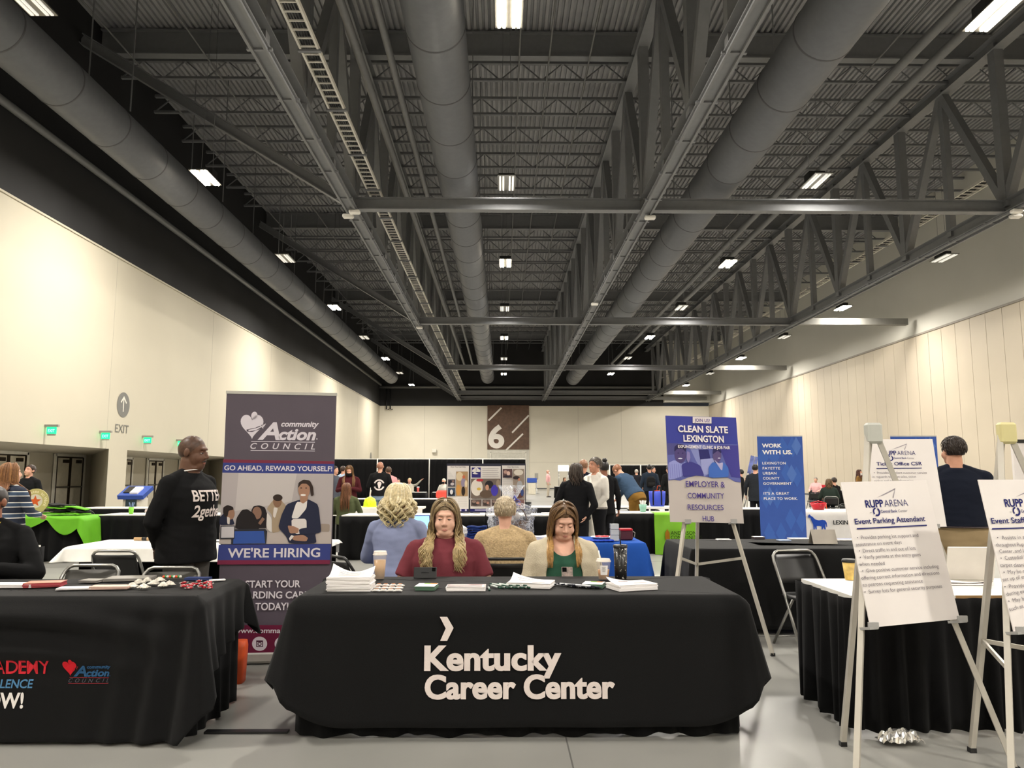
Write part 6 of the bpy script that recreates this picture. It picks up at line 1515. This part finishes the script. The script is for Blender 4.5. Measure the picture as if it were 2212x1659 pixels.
t = thing('recycling_bin', 'cream bin with a blue slanted top and dark front panel by the left doors', 'bin', (at(293, 1080, Y=22).x, 22, 0))
mb = MB(); mb.rings([(0, 0, 0, .27, .25), (.8, 0, 0, .27, .25)], 24, 6); mb.build('body', mat('cream plastic', 'c9c2b0'), t)
MB().bar((0, -.33, .82), (0, .28, 1.08), .72, .12).build('lid', mat('blue plastic', '2a4a9c', rough=.4), t)
MB().bar((.06, -.27, .91), (.06, .1, 1.07), .22, .1).build('paper_sign', PAPER, t); MB().bar((-.16, -.2, .92), (-.16, .15, 1.08), .2, .09).build('slot', PLASTIC_BLACK, t)
mb = MB(); mb.box((0, -.26, .5), (.3, .03, .55)); mb.build('front_panel', mat('dark teal panel', '22343a'), t)
# ------------------------------------------------------------------ middle booths
def booth(x0, x1, y0, desc, skirt_desc, d=.75, top=True, seed=60, sides=True, zt=.75):
    table(x0, x1, y0, y0+d, desc, zt)
    if skirt_desc: skirt([(x0, y0+d), (x0, y0), (x1, y0), (x1, y0+d)] if sides else [(x0, y0), (x1, y0)], zt-.015, .01, skirt_desc, seed=seed, wl=.2 if y0 < 18 else .3, per=8, rows=5)
booth(-2.75, -.30, 13.2, 'white topped table with black skirt left of the picture board', 'black skirt of the table left of the picture board', seed=61)
booth(-.26, 1.05, 13.2, 'white topped table carrying the right half of the picture board', 'black skirt of the table under the right half of the picture board', seed=62)
booth(1.95, 4.3, 14.0, 'white topped table carrying the lime green banner cloth', 'black skirt of the table with the lime green banner cloth', seed=63)
booth(-3.75, -1.70, 16.4, 'white table with the yellow hard hat on it', None)
MB_ = MB().box((-2.7, 16.38, .66), (2.0, .02, .16)); tag(MB_.build('table_cover', WHITE_TOP), 'white plastic cover hanging from the table with the yellow hard hat', 'table cover')
skirt([(-3.7, 16.6), (-1.72, 16.6)], .7, .01, 'black cloth behind the table with the yellow hard hat', seed=64)
booth(.55, 1.35, 16.6, 'white table corner showing behind the woman with the hand on hip', 'black skirt of the table behind the woman with the hand on hip', seed=65)
booth(-5.6, -3.2, 22.5, 'long white topped table behind the red sweater woman', 'black skirt of the long table behind the red sweater woman', seed=66)
booth(-3.15, -.75, 22.5, 'long white topped table right of the hooded sweatshirt man', 'black skirt of the long table right of the hooded sweatshirt man', seed=67)
booth(-5.6, -3.2, 31.8, 'far white table with the two laptops', 'black skirt of the far table with the two laptops', seed=68)
booth(-2.9, -1.6, 31.8, 'far white table at the left edge of the picture board', 'black skirt of the far table left of the picture board', seed=69)
booth(-8.3, -6.2, 31.8, 'far white table beyond the red sweater woman', 'black skirt of the far table beyond the red sweater woman', seed=70)
for u, lb in ((856, 'left'), (885, 'right')): laptop(Vector((at(u, 1060, Y=32.3).x, 32.4, .752)), PI, 'pale laptop with its back to the camera, '+lb+' of two on the far table', .36, .25, 105, None, 'b8b2a4')
t = thing('paper_cup', 'red and white paper cup on the far laptop table', 'cup', (at(903, 1060, Y=32.2).x, 32.2, .752)); MB().lathe([(0, 0), (.04, 0), (.055, .2), (0, .2)], n=16).build('body', mat('red cup', 'b0453f'), t); MB().lathe([(.06, .19), (.055, .22), (0, .22)], n=16).build('lid', PAPER, t)
o = MB().box((0, 0, .12), (.45, .3, .24), bev=.05).build('bag', mat('coral red', 'd24a3c', rough=.5)); o.location = (at(958, 1068, Y=22.8).x, 22.9, .752); tag(o, 'coral red bag on the long table beside the picture board', 'bag')
t = thing('hard_hat', 'bright yellow hard hat on a white table', 'hard hat', (at(799, 1091, Y=16.7).x, 16.7, .752)); HV = mat('hi vis yellow', 'c8e21a', rough=.35)
MB().lathe([(0, .21), (.06, .205), (.11, .17), (.135, .1), (.14, .02), (.14, 0)], n=28).build('shell', HV, t); MB().lathe([(.14, .01), (.17, 0), (.172, .008), (.14, .02)], n=28).build('brim', HV, t)
for k in (-1, 0, 1): MB().tube([(k*.035, -.13, .06), (k*.035, -.1, .175), (k*.035, 0, .212), (k*.035, .1, .175), (k*.035, .13, .06)], .008, 6).build('ridge', HV, t)
o = MB().box((0, 0, 0), (.62, .05, .62)).build('blue_cloth', BLUEC); o.location = (at(796, 1085, Y=18).x, 22.42, .44); tag(o, 'royal blue cloth panel hanging from the long table beside pale jeans', 'cloth')
t = thing('bottle', 'pale bottle standing left of the hooded sweatshirt man', 'bottle', (at(798, 1070, Y=22.7).x, 22.7, .752)); MB().lathe([(0, 0), (.07, 0), (.07, .22), (.04, .27), (.03, .3), (0, .3)], n=16).build('body', mat('cream bottle', 'cfc6b4'), t); MB().lathe([(.034, .29), (.034, .33), (0, .33)], n=12).build('cap', PAPER, t)
# tri fold picture board
TY = 13.55
PB = mat('dark purple board frame', '1c1b2e', rough=.5)
tb = thing('display_board', 'three panel picture board with How You Can Help and Our Services headings', 'display board', (at(1050, 1105, Y=TY).x, TY, .752))
fx = homog([(118, 150), (1520, 150), (1520, 1010), (118, 1010)], at(1136, 1050, Y=TY).x-at(964, 1050, Y=TY).x, at(1050, 998, Y=TY).z-at(1050, 1104, Y=TY).z)
Hh = at(1050, 998, Y=TY).z-.752
fz = lambda u, v: (fx(u, v)[0], fx(u, v)[1]+Hh/2+.0)
def pcs(nm, u0, u1):
    a, b = fz(u0, 150), fz(u1, 1010); o = MB().box(((a[0]+b[0])/2, .012, (a[1]+b[1])/2), (b[0]-a[0]-.006, .024, a[1]-b[1])).build(nm, PB, tb); return o
for nm, u0, u1 in (('side_panel', 118, 528), ('centre_panel', 528, 1086), ('side_panel', 1086, 1520)): pcs(nm, u0, u1)
pr = Print(fz, step=.001); rr = random.Random(2)
pr.col('d6d0cb').rc(132, 190, 512, 945); pr.rc(542, 198, 1074, 940); pr.rc(1096, 183, 1504, 945)
pr.col('231f5a').rc(132, 945, 500, 988); pr.rc(542, 948, 1074, 990); pr.rc(1096, 945, 1504, 988)
pr.col('c9c2d8').rc(258, 952, 285, 984); pr.rc(355, 952, 385, 984); pr.rc(450, 950, 480, 982); pr.rc(622, 958, 980, 972)
pr.col('55545c').tx('How You Can Help', 190, 222, 458, 222, 26); pr.tx('Our Services', 1195, 222, 1390, 222, 26)
pr.col('35306e').rc(562, 220, 722, 398); pr.col('d6d0cb').sh([(566, 270), (642, 214), (720, 270), (700, 285), (585, 285)]); pr.rc(570, 285, 715, 300); pr.sh([(575, 320), (620, 300), (680, 335), (640, 340), (590, 335)]); pr.col('35306e').ln(642, 230, 642, 285, 5)
for k in range(5): pr.col('a8a2a0').ln(750, 240+k*34, 1040-20*(k % 2), 238+k*34, 7)
def pic(u0, v0, u1, v1, base, blobs):
    pr.col(base).rc(u0, v0, u1, v1)
    for c, a, b, ra, rb in blobs: pr.col(c).el(u0+(u1-u0)*a, v0+(v1-v0)*b, (u1-u0)*ra, (v1-v0)*rb)
pic(290, 292, 496, 722, 'a98a66', [('cbb898', .3, .2, .3, .18), ('c08a48', .2, .75, .2, .22), ('8a7f92', .62, .45, .2, .2), ('2f2622', .62, .8, .16, .19), ('b9674a', .65, .22, .12, .07), ('d8c3a0', .85, .5, .12, .15)])
pic(146, 430, 276, 555, '4f4a50', [('2c2830', .3, .4, .25, .3), ('b8aeb0', .6, .65, .25, .2), ('8a6f66', .7, .25, .15, .15)])
pic(146, 578, 276, 722, '3a4658', [('201f24', .5, .7, .4, .25), ('d5d2d4', .5, .5, .2, .3)])
pic(552, 416, 1070, 762, '6d6058', [('cfc6bc', .2, .45, .2, .42), ('2a262a', .62, .3, .14, .2), ('5a4a3e', .52, .78, .22, .2), ('41389a', .8, .6, .12, .28), ('a8323a', .3, .08, .12, .07), ('c9a84e', .27, .52, .07, .07), ('b98a74', .55, .45, .06, .14), ('8a7a6a', .92, .25, .07, .2)])
for a, b in ((552, 738), (756, 900), (916, 1070)): pic(a, 782, b, 898, '5a4c48', [('38302f', .4, .6, .3, .3), ('a5796a', .65, .5, .15, .2), ('7d6a62', .3, .3, .2, .2)])
pic(1110, 246, 1276, 402, '5a4444', [('a8867c', .3, .35, .2, .2), ('c9a89c', .6, .5, .18, .25), ('2f2a33', .5, .85, .4, .14)])
pic(1290, 246, 1486, 762, '8a7c70', [('c9c0b4', .5, .12, .42, .1), ('31292a', .3, .3, .3, .06), ('9a9a9c', .6, .55, .25, .16), ('5a3a34', .5, .9, .42, .09), ('3a4a7a', .82, .8, .14, .12), ('b87a62', .55, .36, .1, .05), ('6a4438', .2, .75, .15, .1)])
pic(1110, 782, 1280, 940, '6a5650', [('a5796a', .5, .5, .25, .25)]); pic(1300, 782, 1486, 930, '7a5a58', [('c08a84', .5, .6, .2, .25), ('4a3a3c', .3, .3, .2, .2)])
pr.col('a8a2a0')
for k in range(6): pr.ln(150, 300+k*17, 190+k*12, 300+k*17, 4)
for k in range(9): pr.ln(146, 775+k*18, 300, 775+k*18, 4); pr.ln(330, 770+k*18, 490, 770+k*18, 4)
for k in range(8): pr.ln(1110, 425+k*15, 1270, 425+k*15, 4)
pr.build('print', tb)
t = thing('tall_cup', 'black travel mug standing right of the picture board', 'mug', (at(1141, 1106, Y=13.4).x, 13.4, .752)); MB().lathe([(0, 0), (.05, 0), (.055, .2), (0, .2)], n=20).build('body', mat('dark grey mug', '2b2d30', rough=.3), t); MB().lathe([(.057, .19), (.057, .215), (0, .22)], n=20).build('lid', PLASTIC_BLACK, t)
for i, u in enumerate((1008, 1030, 1055)): paper_stack(u, 1109, .12, .1, .012, 0, 'small grey card stack in the row under the picture board', z=.752, m=FOLD, seed=80+i, name='card_stack', cat='card stack', group='grey cards under the picture board')
paper_stack(1185, 1109, .25, .16, .012, 0, 'white flyers on the table right of the picture board', z=.752, seed=84, name='flyer_stack', cat='flyer stack')
# lime green cloth with logo
gx0, gx1 = at(1412, 1110, Y=13.95).x, at(1502, 1110, Y=13.95).x
def gfn(i, j):
    x = gx0+(gx1-gx0)*i
    if j < .25: k = j/.25; return (x, 14.4-(.43)*k, .757)
    k = (j-.25)/.75; return (x, 13.90-.02*k+.012*math.sin(i*15+k*3)*k+.01*math.sin(k*7+i*4), .757-.745*k)
gc = tag(MB().grid(gfn, 40, 30).build('banner_cloth', mat('lime green vinyl', '72b01c', rough=.45), solid=.003), 'lime green banner cloth reading Anderson Communities hanging over a table', 'banner cloth')
mb = MB(); W_ = gx1-gx0
for body, z, sz in (('ANDERSON', .37, .09), ('COMMUNITIES', .29, .09)):
    letter(mb, body, gx0+.28, z, sz, width=(.46 if body[0] == 'A' else .56), y=13.845)
mb.build('lettering', ink('1d2412'), gc)
mb = MB(); mb.add([(gx0+.18+x, 13.845, .28+z) for x, z in ((0, 0), (.08, 0), (.08, .12), (.04, .19), (0, .12))], [(0, 1, 2, 3, 4)]); mb.build('tower_logo', ink('9a6a1c'), gc)
t = thing('ice_cream_cup', 'clear cup with green and white napkins on the Anderson table', 'cup', (at(1389, 1106, Y=14.2).x, 14.2, .757)); MB().lathe([(0, 0), (.05, 0), (.075, .14), (.07, .14), (.045, .01)], n=18).build('cup', mat('pale teal plastic', '7fae9c', rough=.2), t)
for k in range(5): MB().bar((.03*math.cos(k*1.26), .03*math.sin(k*1.26), .08), (.06*math.cos(k*1.26), .05*math.sin(k*1.26), .21), .05, .004).build('napkin', PAPER, t)
booth(2.0, 4.4, 16.6, 'grey white table under the bending man', None, seed=71)
chair(at(1335, 1110, Y=15.3).x, 15.3, PI, 'folding chair behind the Anderson table, left of the bending man', BLACK_METAL)
t = thing('tote_bag', 'large blue tote bag with black straps on the table right of the bending man', 'bag', (at(1420, 1093, Y=17.0).x, 17.0, .752), rad(-10))
MB().rings([(0, 0, 0, .15, .1), (.1, 0, 0, .17, .12), (.29, 0, 0, .185, .1), (.33, 0, 0, .18, .06)], 24, 4).build('body', mat('blue nylon', '2a3fae', rough=.5), t)
for x in (-.09, .09): MB().tube([(x, -.125, .03), (x, -.115, .3), (x*.8, -.08, .42), (x*.6, -.02, .44)], .014, 6, flat=.4).build('strap', BLACK_CLOTH, t)
t = thing('shopping_bag', 'bright orange bag hanging beside the man with the backpack', 'bag', (at(1425, 1055, Y=26.2).x, 26.3, .62)); MB().rings([(0, 0, 0, .16, .06), (.3, 0, 0, .17, .06)], 16, 5).build('body', OR, t); MB().tube([(-.08, 0, .3), (-.05, 0, .46), (.05, 0, .46), (.08, 0, .3)], .012, 6).build('handle', OR, t)
t = thing('shoulder_bag', 'white cloth bag hanging between the woman in black and the man in white', 'bag', (at(1267, 1120, Y=11.3).x, 11.25, .42)); MB().grid(lambda i, j: ((i-.5)*.26*(1-.75*j)+.02*j, .02*math.sin(i*6), .5*j*(1-.1*abs(i-.5))), 10, 10).build('body', cloth('white canvas', 'c4c0b6'), t, solid=.03); MB().tube([(0, 0, .46), (.01, 0, .75), (.03, -.02, 1.0)], .02, 6, flat=.3).build('strap', cloth('white canvas', 'c4c0b6'), t)
# pipe and drape
def pipe_drape(x0, x1, y, h_, desc, seed, poles):
    skirt([(x0, y), (x1, y)], h_, .05, desc, amp=.06, wl=.3, seed=seed, name='drape_curtain', cat='curtain', per=6, rows=6)
    for k, x in enumerate(poles):
        t = thing('drape_pole', 'thin white upright pole of the '+('left' if y < 60 else 'right')+' black curtain', 'pole', (x, y-.16, 0), 0, 'curtain poles'); MB().tube([(0, 0, 0), (0, 0, h_+.06)], .035 if y < 60 else .06, 8).build('pole', mat('white pole', 'cfccc4', rough=.4), t); MB().lathe([(0, 0), (.22, 0), (.22, .01), (0, .012)], n=20).build('base', STEEL, t)
    tag(MB().tube([(x0, y, h_+.02), (x1, y, h_+.02)], .035, 8).build('drape_rail', mat('white pole', 'cfccc4')), 'top rail of the black curtain, '+('left' if y < 60 else 'right')+' one', 'rail')
pipe_drape(-12.9, 1.45, 47.8, 2.44, 'long black pipe and drape curtain at the far left middle', 5, [at(u, 1000, Y=47.8).x for u in (816, 928, 1043)])
pipe_drape(at(1318, 1000, Y=74).x, at(1560, 1000, Y=74).x, 74, 2.44, 'far black pipe and drape curtain behind the man with the backpack', 6, [at(u, 1000, Y=74).x for u in (1316, 1383)])
t = thing('sanitizer_stand', 'grey hand sanitizer stand by the far wall', 'stand', (at(1159, 1050, Y=62).x, 62, 0)); MB().lathe([(0, 0), (.25, 0), (.25, .02), (.04, .04), (.04, 1.2), (0, 1.2)], n=16).build('post', CHROME, t); MB().box((0, 0, 1.4), (.28, .18, .55), bev=.05).build('dispenser', mat('grey plastic', '8f8c84'), t)
t = thing('recycling_bin', 'far cream bin with a blue top beside the sanitizer stand', 'bin', (at(1149, 1050, Y=59).x, 59, 0)); MB().box((0, 0, .45), (.55, .5, .9), bev=.03).build('body', mat('cream plastic', 'c9c2b0'), t); MB().box((0, 0, 1.08), (.75, .6, .36), bev=.03).build('lid', mat('blue plastic', '2a4a9c'), t)
t = thing('screen', 'bright white lit screen on a stand near the far wall', 'screen', (at(1217, 1010, Y=58).x, 58, 0)); MB().box((0, 0, 2.0), (.8, .08, .45)).build('panel', mat('lit white screen', 'f2f1ec', emit=1.6), t); MB().tube([(-.35, 0, 0), (-.35, 0, 1.8)], .03, 8).build('post', CHROME, t); MB().tube([(.35, 0, 0), (.35, 0, 1.8)], .03, 8).build('post', CHROME, t)
booth(3.45, 4.9, 49.5, 'far small table by the man in pink', 'black skirt of the far table by the man in pink', seed=72)
# ------------------------------------------------------------------ right middle distance
booth(4.5, 6.2, 15.7, 'white covered table left of the blue WORK WITH US banner', 'black skirt of the table left of the WORK WITH US banner', seed=73)
HX0, HX1, HY = 5.75, 8.2, 14.75
table(HX0, HX1, HY, HY+.75, 'table under the white Lexington horse cloth', .75)
hc = drape(HX0, HX1, HY, HY+.75, .754, f_plain(.62, .03), 'tablecloth', 'white cloth with a blue horse and LEXINGTON lettering at right', mat('white satin cloth', 'd8d4cf', rough=.5))
fl = lambda u, v: (at(1570+u/6.703, 960+v/6.706, Y=HY-.05).x, at(1570+u/6.703, 960+v/6.706, Y=HY-.05).z)
pr = Print(fl); pr.col('2348a6')
pr.sh([(1180, 1022), (1196, 1012), (1208, 1030), (1240, 1048), (1275, 1085), (1330, 1100), (1380, 1090), (1420, 1100), (1442, 1130), (1452, 1190), (1440, 1200), (1434, 1160), (1428, 1150), (1424, 1190), (1432, 1230), (1426, 1290), (1414, 1290), (1412, 1235), (1396, 1195), (1384, 1240), (1376, 1290), (1364, 1290), (1372, 1230), (1370, 1185), (1320, 1180), (1298, 1180), (1300, 1230), (1300, 1290), (1288, 1290), (1284, 1230), (1272, 1185), (1268, 1240), (1270, 1290), (1258, 1290), (1254, 1230), (1248, 1160), (1225, 1110), (1205, 1062), (1180, 1062), (1172, 1046)])
pr.col('15161c').tx('LEXINGTON', 1540, 1160, 1990, 1160, 62, bold=.02)
for i, p in enumerate(pr.mb.v): pr.mb.v[i] = Vector((p.x, HY-.058+p.y, p.z))
pr.build('lettering', hc)
t = thing('bowl', 'red plastic bowl on the white horse cloth', 'bowl', (at(1766, 1104, Y=HY+.3).x, HY+.25, .762)); MB().lathe([(0, 0), (.1, 0), (.105, .01), (.16, .13), (.155, .13), (.095, .015)], n=28).build('bowl', mat('red plastic', 'b5202c', rough=.3), t)
MB().tube([(-.15, 0, .13), (0, 0, .17), (.15, 0, .13)], .01, 6).build('handle', mat('red plastic', 'b5202c'), t)
booth(15.0, 17.2, 36.5, 'far black skirted table by the right wall with a red box', 'black skirt of the far table by the right wall', seed=74)
o = MB().box((0, 0, .12), (.4, .3, .24), bev=.03).build('box', mat('red plastic', 'b5202c')); o.location = (at(1776, 1052, Y=36.8).x, 36.8, .752); tag(o, 'red box on the far table by the right wall', 'box')
chair(at(1792, 1080, Y=24).x, 23.9, rad(160), 'folding chair with grey frame under the person in the green jacket', CHROME)
chair(at(1757, 1080, Y=30).x, 30, rad(180), 'empty black folding chair before the far right table', BLACK_METAL)
t = thing('shopping_bag', 'bright orange bag on the floor left of the green jacket person', 'bag', (at(1780, 1085, Y=23.2).x, 23.2, .0)); MB().rings([(0, 0, 0, .17, .08), (.38, 0, 0, .18, .08)], 16, 5).build('body', OR, t); MB().tube([(-.08, 0, .38), (-.05, 0, .6), (.05, 0, .6), (.08, 0, .38)], .014, 6).build('handle', OR, t)
booth(9.6, 11.2, 38, 'far table behind the Clean Slate poster edge', 'black skirt of the far table behind the Clean Slate poster', seed=75)
chair(at(1690, 1080, Y=16).x+2, 17.6, PI, 'black folding chair behind the white horse cloth table', BLACK_METAL)
t = thing('whiteboard', 'dark framed white display board at the right edge of the photo', 'display board', (at(2206, 1000, Y=9).x+.5, 9, 0)); MB().box((0, 0, 1.35), (1.2, .04, .95)).build('panel', BOARD, t); MB().box((0, -.005, 1.83), (1.24, .05, .04)).build('frame', PLASTIC_BLACK, t)
for x in (-.5, .5): MB().tube([(x, 0, 0), (x, 0, .9)], .02, 8).build('leg', STEEL, t)
# tall far teardrop flag and easel between poster and banner
t = thing('feather_flag', 'blue and white leaning flag at the Clean Slate poster\'s right edge', 'flag', (at(1604, 1060, Y=30).x, 30, 0), 0); M_ = Matrix.Rotation(rad(14), 4, 'Y'); mb = MB(); mb.M = M_; mb.tube([(0, 0, 0), (0, 0, 2.3)], .02, 6); mb.build('pole', CHROME, t); mb = MB(); mb.M = M_; mb.box((-.02, 0, 1.75), (.3, .02, 1.0)); mb.build('cloth', mat('blue white flag', '6a76b4', var=.5, vscale=3), t)
t = thing('floor_easel', 'far silver easel standing between the poster and the WORK WITH US banner', 'easel', (at(1618, 1085, Y=22).x, 22, 0)); 
for x, y in ((-.35, -.2), (.35, -.2), (0, .3)): MB().bar((0, 0, 1.5), (x, y, 0), .03, .03).build('leg', mat('easel aluminium', 'b9b4aa'), t)
bpy.data.scenes.remove(BENCH)
